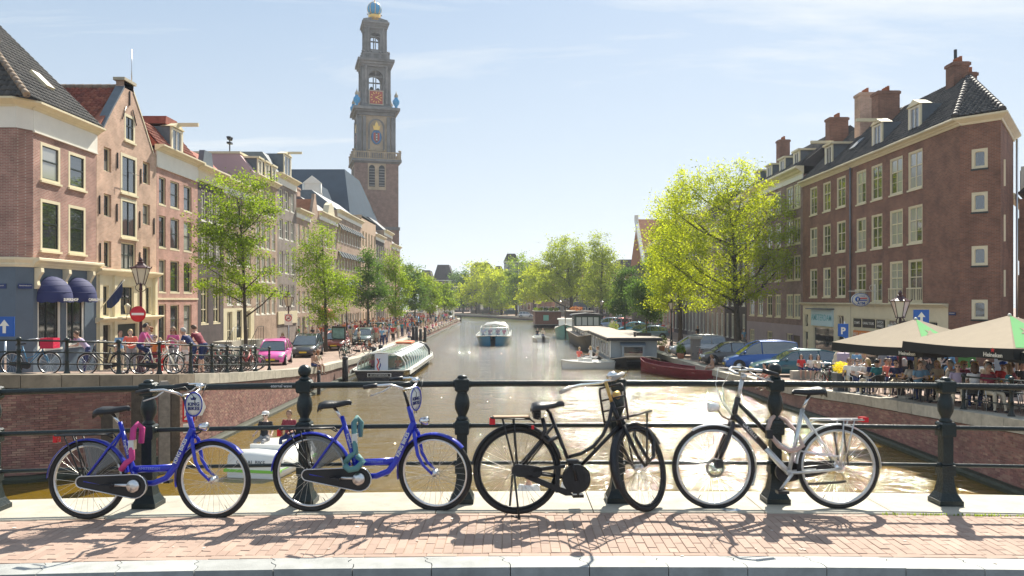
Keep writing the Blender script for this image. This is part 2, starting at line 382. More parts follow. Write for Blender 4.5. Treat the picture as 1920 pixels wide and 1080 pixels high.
rows = []
for Y, xe in ((21.35, -14.6), (22.3, -12.6), (24, -11.35), (27, -10.95)): rows.append([(-60, Y, zl(Y)), (-30, Y, zl(Y)), (-20, Y, zl(Y)), (xe, Y, zl(Y))])
for Y in Ys[1:]: rows.append([(-60, Y, zl(Y)), (-30, Y, zl(Y)), (-20, Y, zl(Y)), (left_edge(Y)-.25, Y, zl(Y))])
rows.append([(-60, 178.5, -2.43), (-40, 178.5, -2.43), (-20, 178.5, -2.43), (-13.5, 178.5, -2.43)])
rows.append([(-60, 186, -2.43), (-50, 186, -2.43), (-40, 186, -2.43), (-25, 186, -2.43)])
strip(rows, 'quay_street', pave)
rows = []
for Y, xe in RE_: rows.append([(xe+.25, Y+(0 if Y < 200 else 1), zr(Y)), (22 if Y < 200 else xe+20, Y+(0 if Y < 200 else 8), zr(Y)), (80, Y+ (0 if Y < 200 else 60), zr(Y)), (400, Y+(0 if Y < 200 else 120), zr(Y))])
strip(rows, 'quay_street', pave)
 # ---- quay walls: core + stone coping pieces + bricks as geometry
qb = brickpieces('quay_bricks', (.30, .15, .12), (.20, .095, .085), (.34, .21, .16), .35)
qmort = mat('quay_mortar', (.16, .125, .10), .9, var=.3, vs=2)
algae = mat('algae_footing', (.035, .04, .022), .7, var=.4, vs=3)
def path_pt(path, s):
 for (a, b) in zip(path, path[1:]):
  L = math.hypot(b[0]-a[0], b[1]-a[1])
  if s <= L: t = s/L; return (a[0]+(b[0]-a[0])*t, a[1]+(b[1]-a[1])*t), ((b[0]-a[0])/L, (b[1]-a[1])/L)
  s -= L
 a, b = path[-2:]; L = math.hypot(b[0]-a[0], b[1]-a[1]); return b, ((b[0]-a[0])/L, (b[1]-a[1])/L)
def plen(path): return sum(math.hypot(b[0]-a[0], b[1]-a[1]) for a, b in zip(path, path[1:]))
def quay_wall(path, zf, nrm, label, brick_to, cop_h=.36, nparts=300, cop_to=60, cm=None):
 """path runs along the water edge; nrm=+1 when the water is on the left of the running direction, -1 on the right"""
 root = thing('quay_wall', label, 'wall', (0, 0, 0)); L = plen(path)
 mb = MB(); s = 0; pr = None; st = 1.0
 def at(s, out, z):
  (x, y), (dx_, dy_) = path_pt(path, s); return (x - dy_*out*nrm, y + dx_*out*nrm, z)
 n = max(2, int(L/st))
 ring = []
 for i in range(n+1):
  s = L*i/n; (x, y), d = path_pt(path, s); zt = zf(y) - cop_h
  ring.append([at(s, 0, -4.6), at(s, 0, zt), at(s, -.9, zt), at(s, -.9, -4.6)])
 vs = [p for r_ in ring for p in r_]
 mb.add(vs, [(i*4+j, i*4+(j+1) % 4, (i+1)*4+(j+1) % 4, (i+1)*4+j) for i in range(n) for j in range(4)])
 mb.add(ring[0], [(0, 1, 2, 3)]); mb.add(ring[-1], [(3, 2, 1, 0)])
 mb.build('core', brickmat('far_quay_brick', (.30, .16, .13), (.22, .11, .09), (.2, .16, .13), dirt=.35), root)
 fb = MB(); ring = []
 for i in range(n+1):
  s = L*i/n; ring.append([at(s, .28, -4.6), at(s, .28, ZW+.1), at(s, .22, ZW+.17), at(s, .0, ZW+.17)])
 fb.add([p for r_ in ring for p in r_], [(i*4+j, i*4+j+1, (i+1)*4+j+1, (i+1)*4+j) for i in range(n) for j in range(3)])
 fb.build('footing', algae, root)
 s = 0; far = MB(); cnt = 0
 while s < L:
  (x, y), d = path_pt(path, s); ln = .98 if y < cop_to else 3.0
  e = min(s+ln-.012, L); c = MB() if y < cop_to and cnt < 290 else far
  A = [at(s+.006, .06, 0), at(e, .06, 0), at(e, -.62, 0), at(s+.006, -.62, 0)]
  z0, z1 = zf(A[0][1]), zf(A[1][1]); dz = rnd.uniform(-.006, .006)
  zz = [z0, z1, z1, z0]
  b = [(p[0], p[1], z+.03+dz-cop_h) for p, z in zip(A, zz)] + [(p[0], p[1], z+.03+dz) for p, z in zip(A, zz)]
  c.add(b, [(0,3,2,1),(4,5,6,7),(0,1,5,4),(1,2,6,5),(2,3,7,6),(3,0,4,7)])
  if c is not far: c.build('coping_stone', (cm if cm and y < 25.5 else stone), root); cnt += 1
  s += ln
 if far.v: far.build('coping_stones', stone, root, kind='stuff')
 if brick_to:
  allb = []; row = 0; z = ZW+.2
  while z < 0.2:
   s = (row % 2)*.11
   while s < L - .2:
    (x, y), d = path_pt(path, s+.1)
    if y > brick_to: break
    if z + .06 < zf(y) - cop_h: allb.append((s, z, y))
    s += .222
   row += 1; z += .066
  allb.sort(key=lambda b: b[2]); stuff = MB()
  for i, (s, z, y) in enumerate(allb):
   o = rnd.uniform(.004, .013)
   c = stuff if i >= nparts else MB()
   q = [at(s, -.01, z), at(s+.21, -.01, z), at(s+.21, o, z), at(s, o, z)]
   b = q + [(p[0], p[1], p[2]+.055) for p in q]
   c.add(b, [(0,3,2,1),(4,5,6,7),(1,2,6,5),(2,3,7,6),(3,0,4,7)])
   if c is not stuff: c.build('brick', qb, root)
  stuff.build('bricks', qb, root, kind='stuff')
 return root
LP = [(-60, 21.2), (-16, 21.2), (-14.3, 21.3), (-12.9, 21.8), (-11.7, 22.9), (-11.0, 24.6), (-10.7, 27), (-11.9, 177), (-13.5, 178.6), (-40, 195)]
lp_near = [(-19.5, 21.2), (-14.3, 21.3), (-12.9, 21.8), (-11.7, 22.9), (-11.0, 24.6), (-10.7, 27), (-10.85, 46)]
quay_wall(lp_near, zl, -1, 'tall red brick quay wall curving round below the shop corner', 41, cm=mat('old_brown_stone', (.24, .20, .15), .85, var=.25, vs=3))  # near coping in darker brown: shade painted into the stone colour
quay_wall([(-10.86, 46), (-11.9, 177), (-13.5, 178.6), (-40, 195)], zl, -1, 'long low quay wall below the crowd and the church tower', 0, cop_to=50)
quay_wall([(-45, 21.2), (-19.6, 21.2)], zl, -1, 'brick quay wall running off beside the blue corner shop', 0, cop_to=0)
rp_near = [(14.0, 8), (13.4, 12), (13.2, 20), (13.35, 30), (12.9, 36), (12.6, 45)]
quay_wall(rp_near, zr, 1, 'brick quay wall with pale coping below the cafe terrace', 34)
quay_wall([(12.6, 45.05), (12.0, 57), (12.0, 80), (11, 120), (9.6, 150), (6.5, 190), (-6, 225), (-18, 252), (-44, 300)], zr, 1, 'far quay wall behind the moored houseboats', 0, cop_to=0)
 # ------------------------------------------------------------ our bridge
bb = brickpieces('paving_bricks', (.385, .275, .22), (.35, .245, .195), (.41, .305, .245), .16)
deck = MB()
n = 48
for i in range(n):
 x0, x1 = -9+18*i/n, -9+18*(i+1)/n
 for x, y in (): pass
 a = [(x0, 5.18, hump(x0)-.007), (x1, 5.18, hump(x1)-.007), (x1, 6.98, hump(x1)-.007), (x0, 6.98, hump(x0)-.007)]
 b = [(p[0], p[1], p[2]-.45) for p in a]
 deck.add(b+a, [(0,3,2,1),(4,5,6,7),(0,1,5,4),(2,3,7,6)])
deck.build('bridge_deck', mat('paving_joint_sand', (.40, .30, .21), .95, var=.25, vs=20), kind='structure')
rd = MB()
for i in range(n):
 x0, x1 = -11+22*i/n, -11+22*(i+1)/n
 rd.add([(x0, -8, hump(x0)-.13), (x1, -8, hump(x1)-.13), (x1, 5.3, hump(x1)-.13), (x0, 5.3, hump(x0)-.13)], [(0, 1, 2, 3)])
rd.build('road', mat('asphalt', (.05, .05, .052), .85, var=.2, vs=30, bump=.5, bs=200), kind='structure')
pav = link('bridge_pavement', None, kind='structure')
pv = MB(); pv.add([(-9, 5.2, -.31), (9, 5.2, -.31), (9, 6.4, -.31), (-9, 6.4, -.31)], [(0, 1, 2, 3)]);
pieces = []
x = -5.2; c = 0
while x < 5.3:
 y = 5.275 + (-.105 if c % 2 else 0);
 while y < 6.19:
  y0, y1 = max(y, 5.275), min(y+.21, 6.19)
  if y1-y0 > .03: pieces.append((x, y0, x+.0675, y1))
  y += .21
 x += .0675; c += 1
for yy in (5.207, 6.19):
 x = -5.2 + (.1 if yy > 6 else 0)
 while x < 5.3: pieces.append((x, yy, x+.21, yy+.067)); x += .21
pieces.sort(key=lambda p: (p[1]+p[3])/2 + abs(p[0])*.12)
bsm = MB()
for i, (x0, y0, x1, y1) in enumerate(pieces):
 c = bsm if i >= 300 else MB()
 g = .0016; z = hump((x0+x1)/2) + rnd.uniform(-.0025, .0015); tl = rnd.uniform(-.0015, .0015)
 e = .003
 v = [(x0+g, y0+g, z-.028), (x1-g, y0+g, z-.028), (x1-g, y1-g, z-.028), (x0+g, y1-g, z-.028),
 (x0+g, y0+g, z-.003), (x1-g, y0+g, z-.003), (x1-g, y1-g, z-.003), (x0+g, y1-g, z-.003),
 (x0+g+e, y0+g+e, z+tl), (x1-g-e, y0+g+e, z), (x1-g-e, y1-g-e, z-tl), (x0+g+e, y1-g-e, z)]
 c.add(v, [(0,1,5,4),(1,2,6,5),(2,3,7,6),(3,0,4,7),(4,5,9,8),(5,6,10,9),(6,7,11,10),(7,4,8,11),(8,9,10,11)])
 if c is not bsm: c.build('brick', bb, pav)
bsm.build('bricks', bb, pav, kind='stuff')
gum = MB()
for i in range(70):
 x, y, r0 = rnd.uniform(-4.6, 4.8), rnd.uniform(5.02, 6.9), rnd.uniform(.006, .016); gum.add([(x+r0*math.cos(a)*rnd.uniform(.7, 1.2), y+r0*math.sin(a)*rnd.uniform(.7, 1.2), hump(x)+.004+(.005 if y > 6.25 else 0)) for a in np.linspace(0, 6.283, 9)[:-1]], [tuple(range(8))])
gum.build('gum_spots', mat('old_gum', (.55, .50, .44), .8, var=.4, vs=3), pav, kind='stuff')
kerb = link('kerb', None, kind='structure')
jx = [-4.62+.51*i for i in range(19)]
def joint(x): return [(x-.055, 5.2), (x-.02, 5.16), (x-.035, 5.13), (x-.03, 5.11), (x+.012, 5.07), (x+.02, 5.03), (x+.02, 4.985)]
for i in range(len(jx)-1):
 a = joint(jx[i]); b = joint(jx[i+1]); g = .003
 out = [(p[0]+g, p[1]) for p in a] + [(p[0]-g, p[1]) for p in reversed(b)]
 m_ = len(out); z = hump(jx[i]+.25) + rnd.uniform(-.002, .002)
 mb = MB(); top = [(p[0], p[1], z + (hump(p[0])-hump(jx[i]+.25))) for p in out]
 bot = [(p[0], p[1], -.32) for p in out]
 mb.add(top+bot, [tuple(range(m_))] + [(k_, k_+m_, (k_+1) % m_+m_, (k_+1) % m_) for k_ in range(m_)])
 mb.build('kerb_stone', kerbst, kerb)
edge = link('bridge_kerb', None, kind='structure')
xs = [-8.2, -6.4, -4.95, -3.3, -1.75, -.62, .66, 2.05, 3.1, 4.6, 6.2, 8]
for a, b in zip(xs, xs[1:]):
 mb = MB(); k_ = 6
 for i in range(k_):
  x0 = a+.004+(b-a-.008)*i/k_; x1 = a+.004+(b-a-.008)*(i+1)/k_
  z0, z1 = hump(x0)+.006, hump(x1)+.006
  v = [(x0, 6.262, z0-.4), (x1, 6.262, z1-.4), (x1, 6.95, z1-.4), (x0, 6.95, z0-.4), (x0, 6.262, z0-.004), (x1, 6.262, z1-.004), (x1, 6.95, z1), (x0, 6.95, z0), (x0, 6.27, z0+.003), (x1, 6.27, z1+.003)]
  mb.add(v, [(0,1,5,4),(4,5,9,8),(8,9,6,7),(7,6,2,3)])
 mb.build('coping_stone', stone, edge)
arch = MB()
for i in range(40):
 x0, x1 = -12+24*i/40, -12+24*(i+1)/40
 arch.add([(x0, 6.85, hump(x0)-.41), (x1, 6.85, hump(x1)-.41), (x1, 6.85, -1.0), (x0, 6.85, -1.0)], [(0, 1, 2, 3)])
arch.build('bridge_wall', MATS['far_quay_brick'], kind='structure')
rail = thing('bridge_railing', 'dark green cast iron bridge railing the four bicycles lean on', 'railing')
postx = [-1.18-1.335*3+.03, -3.10+.0, -1.77, -.425, .90, 2.245, 3.70, 5.05]
postx[0] = -4.43
def post_mesh(finial):
 mb = MB()
 def sq(z0, w0, z1, w1, mb=mb):
  a, b = w0/2, w1/2
  mb.add([(-a,-a,z0),(a,-a,z0),(a,a,z0),(-a,a,z0),(-b,-b,z1),(b,-b,z1),(b,b,z1),(-b,b,z1)], [(0,3,2,1),(4,5,6,7),(0,1,5,4),(1,2,6,5),(2,3,7,6),(3,0,4,7)])
 sq(0, .20, .05, .20); sq(.05, .19, .11, .13); sq(.11, .13, .2, .098); sq(.2, .098, .26, .09); sq(.255, .115, .34, .115); sq(.345, .095, .36, .09)
 sq(.36, .086, .585, .086); sq(.585, .115, .60, .12); sq(.60, .12, .69, .12); sq(.69, .12, .705, .1)
 mb.lathe([(.05, .70), (.052, .72), (.036, .735), (.04, .75), (.062, .80), (.066, .85), (.056, .90), (.042, .935), (.05, .95)], n=12)
 sq(.95, .10, .965, .12); sq(.965, .12, 1.05, .12); sq(1.05, .12, 1.062, .085)
 if finial:
  mb.lathe([(.04, 1.06), (.05, 1.07), (.03, 1.085), (.03, 1.09)], n=12); mb.ball((0, 0, 1.135), .056, 14, 8)
 else: mb.lathe([(.045, 1.06), (.04, 1.078), (.02, 1.088)], n=12)
 return mb.mesh('post', darkgreen)
pm = [post_mesh(False), post_mesh(True)]
RY = 6.6
for i, x in enumerate(postx): link('post', pm[1 if i in (2, 5) else 0], rail, (x, RY, hump(x)))
for z, r_ in ((.335, .0165), (.655, .02), (1.012, .027)):
 MB().tube([(x, RY, hump(x)+z) for x in np.linspace(-5.4, 6.2, 40)], r_, 10).build('rail_bar', darkgreen, rail)
for x in postx:
 for z, r_ in ((.335, .023), (.655, .027), (1.012, .034)): MB().tube([(x-.075, RY, hump(x)+z), (x+.075, RY, hump(x)+z)], r_, 10).build('rail_collar', darkgreen, rail)
st = text('eternal wave', 'sticker', .035, (-1.96, RY-.0285, hump(-1.96)+1.013), (R(90), 0, 0), mat('sticker_white', (.75,.75,.75), .5), rail, .001)
 # ------------------------------------------------------------ houses
b_corner = brickmat('brick_corner', (.38, .19, .15), (.28, .13, .105), (.43, .35, .29))
b_gable = brickmat('brick_gable', (.54, .335, .24), (.44, .26, .18), (.54, .44, .35))
b_rose = brickmat('brick_rose', (.49, .25, .195), (.40, .19, .15), (.44, .35, .29))
b_dark = brickmat('brick_dark', (.075, .052, .055), (.055, .04, .045), (.12, .1, .09))
b_brown = brickmat('brick_brown', (.42, .29, .21), (.34, .23, .165), (.4, .32, .26))
b_grey = brickmat('brick_grey', (.25, .21, .185), (.20, .165, .15), (.3, .26, .23))
b_right = brickmat('brick_right', (.27, .115, .07), (.185, .08, .05), (.24, .17, .13))
b_right2 = brickmat('brick_right_pale', (.30, .185, .165), (.22, .13, .12), (.25, .2, .18))
pink = mat('pink_render', (.52, .36, .37), .85, var=.06, vs=.6)
lilac = mat('lilac_plinth', (.34, .27, .29), .8, var=.1, vs=.8)
tan = mat('tan_render', (.50, .36, .25), .85, var=.08, vs=.5)
greyslate = mat('grey_slate', (.10, .105, .115), .6, var=.2, vs=2)
tile_dark = brickpieces('dark_pantiles', (.05, .05, .052), (.095, .09, .085), (.032, .034, .038), .3)
tile_red = brickpieces('red_pantiles', (.30, .082, .05), (.20, .055, .04), (.36, .125, .075), .35)
tile_or = mat('orange_tiles', (.40, .16, .08), .8, var=.2, vs=2)
WC = {}
def window_mesh(w, h, vs, hs, fm, sm, fw, arch, fine):
 key = (round(w, 2), round(h, 2), tuple(vs), tuple(hs), fm.name, sm.name, fw, arch, fine)
 if key in WC: return WC[key]
 mb = MB(); d = .07
 def bar(x0, z0, x1, z1, y0=-.01, y1=.09, mi=0): mb.mi = mi; mb.box(x0, y0, z0, x1, y1, z1)
 bar(0, 0, fw, h); bar(w-fw, 0, w, h); bar(fw, 0, w-fw, fw*.8); bar(fw, h-fw, w-fw, h)
 s = .035
 x0, x1, z0, z1 = fw, w-fw, fw*.8, h-fw
 bar(x0, z0, x0+s, z1, .03, .075, 1); bar(x1-s, z0, x1, z1, .03, .075, 1); bar(x0+s, z0, x1-s, z0+s, .03, .075, 1); bar(x0+s, z1-s, x1-s, z1, .03, .075, 1)
 zz = [z0+(z1-z0)*t for t in hs]
 for z in zz: bar(x0+s, z-.028, x1-s, z+.028, .015, .08, 1)
 xx = [x0+(x1-x0)*t for t in vs]
 for x in xx: bar(x-.03, z0+s, x+.03, z1-s, .022, .078, 1)
 if fine:
  lev = [z0]+zz+[z1]
  for a, b in zip(lev, lev[1:]):
   k = max(1, round((b-a)/.55))
   for i in range(1, k): bar(x0+s, a+(b-a)*i/k-.011, x1-s, a+(b-a)*i/k+.011, .04, .07, 1)
 if arch:
  mb.mi = 0
  for sx_ in (0, 1):
   pts = [(fw, h-fw-.001), (fw, h-fw-.16), (fw+.05, h-fw-.05), (fw+.2, h-fw-.001)]
   if sx_: pts = [(w-p[0], p[1]) for p in pts][::-1]
   mb.prism(pts, -.008, .06)
 me = mb.mesh('window', [fm, sm])
 panes = []
 xs_ = [x0]+xx+[x1]; zs_ = [z0]+zz+[z1]
 for i in range(len(xs_)-1):
  for j in range(len(zs_)-1):
   p = MB().box(xs_[i]+.01, .055, zs_[j]+.01, xs_[i+1]-.01, .063, zs_[j+1]-.01)
   panes.append([p.mesh('pane', pane), p.mesh('pane', panel2)])
 sl = MB().box(-.05, -.09, -.09, w+.05, .1, 0).mesh('sill', fm)
 WC[key] = (me, panes, sl); return WC[key]
class House:
 def __init__(s, name, label, side, Y0, Y1, zb, X=None, depth=9, cat='house', group=None):
  s.zb = zb; s.w = Y1-Y0; s.side = side; s.Y0 = Y0; s.Y1 = Y1; s.dep = depth
  X = X if X is not None else (-20 if side == 'L' else 22)
  if side == 'L': s.root = thing(name, label, cat, (X, Y0, zb), R(90), group)
  else: s.root = thing(name, label, cat, (X, Y1, zb), R(-90), group)
  s.open = []
 def u(s, Y): return Y-s.Y0 if s.side == 'L' else s.Y1-Y
 def mb(s): m = MB(); m.M = Matrix.Translation((0, 0, -s.zb)); return m
 def win(s, u0, u1, z0, z1, vs=(), hs=(.5,), fm=None, sm=None, fw=.08, arch=False, fine=False, sill=True, rec=.08, pc=.25, name='window', single=False):
  pc = pc*1.9; fm = fm or cream; sm = sm or sash
  s.open.append((u0, u1, z0, z1))
  me, panes, sl = window_mesh(u1-u0, z1-z0, vs, hs, fm, sm, fw, arch, fine)
  o = link(name, me, s.root, (u0, rec, z0-s.zb))
  if single:
   MB().box(fw, .056, fw*.8, u1-u0-fw, .063, z1-z0-fw).build('pane', pane if rnd.random() > pc else panel2, o)
  else:
   c = rnd.random() < pc
   for p in panes: link('pane', p[1 if (c and rnd.random() < .8) else 0], o)
  if sill: link('sill', sl, o)
  return o
 def grid(s, cols, rows, **k):
  for a, b in rows:
   for c, d in cols: s.win(c, d, a, b, **k)
 def wall(s, z1, m, z0=None, u0=0, u1=None, rev=.16, top=None, name='wall', mats=None):
  """front wall with real openings; top = gable outline above z1"""
  u1 = s.w if u1 is None else u1; z0 = s.zb-.6 if z0 is None else z0
  ops = [o for o in s.open if o[0] >= u0-.01 and o[1] <= u1+.01 and o[2] >= z0-.01 and o[3] <= z1+.01]
  xs_ = sorted({u0, u1, *[o[0] for o in ops], *[o[1] for o in ops]}); zs_ = sorted({z0, z1, *[o[2] for o in ops], *[o[3] for o in ops]})
  mb = s.mb()
  for a, b in zip(xs_, xs_[1:]):
   for c, d in zip(zs_, zs_[1:]):
    x, z = (a+b)/2, (c+d)/2
    if any(o[0] < x < o[1] and o[2] < z < o[3] for o in ops): continue
    mb.add([(a, 0, c), (b, 0, c), (b, 0, d), (a, 0, d)], [(0, 1, 2, 3)])
  for o in ops:
   a, b, c, d = o
   mb.add([(a,0,c),(b,0,c),(b,0,d),(a,0,d),(a,rev+.05,c),(b,rev+.05,c),(b,rev+.05,d),(a,rev+.05,d)], [(0,4,5,1),(1,5,6,2),(2,6,7,3),(3,7,4,0),(4,7,6,5)])
  return mb.build(name, m, s.root)
 def box(s, z1, m, z0=None, name='side_wall', dep=None):
  z0 = s.zb-.6 if z0 is None else z0; d = dep or s.dep; w = s.w; mb = s.mb(); e = .003
  mb.add([(e, .0, z0), (e, d, z0), (w-e, d, z0), (w-e, .0, z0), (e, .0, z1), (e, d, z1), (w-e, d, z1), (w-e, .0, z1)], [(0, 4, 5, 1), (1, 5, 6, 2), (2, 6, 7, 3), (4, 7, 6, 5)])
  return mb.build(name, m, s.root)
 def cornice(s, z0, z1, m=None, out=.45, frieze=0, fm=None, u0=-.12, u1=None, name='cornice'):
  u1 = s.w+.12 if u1 is None else u1; m = m or cream; mb = s.mb(); h = z1-z0
  prof = [(.05, z0), (-.06, z0), (-.10, z0+h*.22), (-out*.45, z0+h*.35), (-out*.55, z0+h*.5), (-out*.8, z0+h*.62), (-out, z0+h*.72), (-out, z0+h*.95), (-out*.92, z1), (.05, z1)]
  mb.prism(prof, u0, u1, 'x'); o = mb.build(name, m, s.root)
  if frieze:
   f = s.mb(); f.box(u0+.1, -.05, z0-frieze, u1-.1, .04, z0-.002); f.box(u0+.1, -.085, z0-frieze-.07, u1-.1, .04, z0-frieze)
   f.build('frieze', fm or white, s.root)
  return o
 def flatroof(s, z, m=None, dep=None):
  s.mb().box(.01, .02, z-.1, s.w-.01, dep or s.dep, z).build('roof', m or lead, s.root)
 def gableroof(s, ze, zr_, m, dep=None, u0=0, u1=None):
  """ridge running back from the facade"""
  u1 = s.w if u1 is None else u1; c = (u0+u1)/2; d = dep or s.dep
  mb = s.mb(); mb.prism([(u0-.05, ze), (c, zr_), (u1+.05, ze), (u1+.05, ze-.1), (u0-.05, ze-.1)], .12, d)
  return mb.build('roof', m, s.root)
 def hoist(s, u, z, ln=1.1):
  s.mb().box(u-.08, -ln, z, u+.08, .1, z+.2).build('hoist_beam', cream, s.root)
 def anchor(s, u, z, h=.7):
  s.mb().box(u-.03, -.05, z, u+.03, .02, z+h).build('wall_anchor', blackp, s.root)
 def dormer(s, u0, u1, z0, z1, y0=.5, hoist=False, roofm=None, style=0):
  mb = s.mb(); w = u1-u0
  dd = z1-z0+.35; mb.box(u0, y0+.05, z0, u1, y0+dd, z1); o = mb.build('dormer', lead, s.root)
  f = MB(); f.box(u0-.06, y0-.04, z0-s.zb, u0+.1, y0+.05, z1-s.zb); f.box(u1-.1, y0-.04, z0-s.zb, u1+.06, y0+.05, z1-s.zb)
  if style == 1: f.prism([(u0-.12, z1-s.zb), (u1+.12, z1-s.zb), ((u0+u1)/2, z1-s.zb+.35)], y0-.12, y0+.6)
  else: f.box(u0-.16, y0-.16, z1-s.zb, u1+.16, y0+dd+.05, z1-s.zb+.14)
  f.build('dormer_frame', cream, o)
  wn = MB(); me, panes, sl = window_mesh(w-.2, z1-z0-.1, (.5,), (), white, white, .06, False, False)
  q = link('dormer_window', me, o, (u0+.1, y0-.03, z0+.05-s.zb))
  if hoist: MB().box((u0+u1)/2-.08, y0-1.3, z1-s.zb+.14, (u0+u1)/2+.08, y0+.3, z1-s.zb+.34).build('hoist_beam', cream, o)
  MB().box(u0+.15, y0+.028, z0+.1-s.zb, u1-.15, y0+.035, z1-.1-s.zb).build('dormer_pane', pane, o)
  return o
 def chimney(s, u, y, z0, z1, w=1.0, d=.8, pots=3, m=None):
  mb = s.mb(); mb.box(u-w/2, y, z0, u+w/2, y+d, z1); mb.box(u-w/2-.06, y-.06, z1-.22, u+w/2+.06, y+d+.06, z1-.05); o = mb.build('chimney', m or b_right, s.root)
  for i in range(pots):
   x = u-w/2+w*(i+.5)/pots; q = MB(); q.lathe([(.09, z1-s.zb-.02), (.08, z1-s.zb+.28), (.1, z1-s.zb+.3)], (x, y+d/2, 0), 8); q.build('chimney_pot', tile_or, o)
def tiles(root, org, U, V, nu, nv, tu, tv, m, keep=lambda u, v: True, nparts=300, near=lambda p: p.y, name='roof_tile'):
 """pantiles laid in rows on the plane org + u*U + v*V; the nearest are pieces of their own"""
 U = Vector(U).normalized(); V = Vector(V).normalized(); Nn = U.cross(V).normalized()
 if Nn.z < 0: Nn = -Nn
 prof = [(0, .0), (.18, .055), (.42, .07), (.66, .03), (.85, -.012), (1.04, .0)]
 pts = []
 for z in (0, 1):
  for a, b in prof: pts.append((a*tu, z*tv*1.12, b*tu*3.2 + (.035 if z == 0 else 0)))
 for a, b in prof: pts.append((a*tu, 0, b*tu*3.2+.005))
 k = len(prof); fs = [(i, i+1, k+i+1, k+i) for i in range(k-1)] + [(2*k+i, 2*k+i+1, i+1, i) for i in range(k-1)]
 one = MB(); one.add(pts, fs, True); me = one.mesh(name, m)
 base = Matrix((( U.x, V.x, Nn.x, 0), (U.y, V.y, Nn.y, 0), (U.z, V.z, Nn.z, 0), (0, 0, 0, 1)))
 lst = []
 for j in range(nv):
  for i in range(nu):
   u, v = i*tu, j*tv
   if keep(u+tu/2, v+tv/2): lst.append(Vector(org)+U*u+V*v)
 wm = root.matrix_basis if root else Matrix()
 lst.sort(key=lambda p: near(wm @ p))
 st = MB()
 for i, p in enumerate(lst):
  M = Matrix.Translation(p + Nn*rnd.uniform(0, .008)) @ base @ Matrix.Rotation(rnd.uniform(-.015, .015), 4, 'Z')
  if i < nparts: o = link(name, me, root); o.matrix_local = M
  else: st.M = M; st.add(pts, fs, True)
 if st.v: st.build('roof_tiles', m, root, kind='stuff')
 # ---- 1: corner shop (blue shop front, dark pantile roof)
h = House('corner_house', 'red brick corner house with blue grey shop front and two blue awnings', 'L', 32.3, 37.2, -1.75)
fmk = dict(fm=cream, sm=sash, fw=.13)
for a, b in ((.49, 1.92), (2.56, 3.95)):
 for z0, z1 in ((3.85, 6.04), (6.83, 8.45)): h.win(a, b, z0, z1, hs=(.55,), rec=.0, **fmk)
h.wall(8.8, b_corner, z0=3.1)
for a, b in ((.3, 2.0), (2.4, 3.9)): h.win(a, b, -.35, 2.35, vs=(.42,), hs=(), fm=white, sm=sash, fw=.14, name='shop_window', rec=.05, pc=0)
h.wall(3.1, bluegrey, name='shop_wall')
for nm, z0, z1, m in (('shop_wall', -2.4, 3.1, bluegrey), ('wall', 3.1, 8.8, b_corner), ('frieze', 8.8, 9.7, white)):
 mb = h.mb(); o_ = .0 if nm != 'frieze' else .04
 mb.add([(0, -o_, z0), (-.6-o_, .35-o_, z0), (-.6-o_, 9, z0), (0, -o_, z1), (-.6-o_, .35-o_, z1), (-.6-o_, 9, z1)], [(0, 1, 4, 3), (1, 2, 5, 4)]); mb.build(nm, m, h.root)
h.cornice(9.66, 10.0, out=.42, frieze=.85)
def ring_prism(h, prof, path, name, m):
 """sweep an (outward, z) profile round a corner path of (u, y) with outward normals"""
 mb = h.mb(); k = len(prof); vs = []
 for (u, y, nx, ny) in path:
  for o, z in prof: vs.append((u+nx*o, y+ny*o, z))
 mb.add(vs, [(i*k+j, i*k+(j+1) % k, (i+1)*k+(j+1) % k, (i+1)*k+j) for i in range(len(path)-1) for j in range(k)]); return mb.build(name, m, h.root)
cp = lambda out, z0, z1: [(-.05, z0), (.06, z0), (.1, z0+(z1-z0)*.25), (out*.5, z0+(z1-z0)*.4), (out*.8, z0+(z1-z0)*.6), (out, z0+(z1-z0)*.75), (out, z1-.01), (-.05, z1)]
pth = [(.0, 0, -.26, -1), (-.6, .35, -1, -.26), (-.6, 9, -1, 0)]
ring_prism(h, cp(.42, 9.66, 10.0), pth, 'cornice', cream)
ring_prism(h, cp(.16, 3.1, 3.5), pth, 'shop_cornice', cream)
h.cornice(3.1, 3.5, out=.34, name='shop_cornice')
for u in (.08, 2.12, 4.1):
 mb = h.mb(); mb.prism([(0, 3.08), (-.28, 3.08), (-.3, 2.9), (-.2, 2.75), (-.1, 2.55), (-.14, 2.35), (-.08, 2.2), (0, 2.2)], u, u+.2, 'x'); mb.build('console', cream, h.root)
awn = mat('awning_blue', (.018, .025, .105), .75)
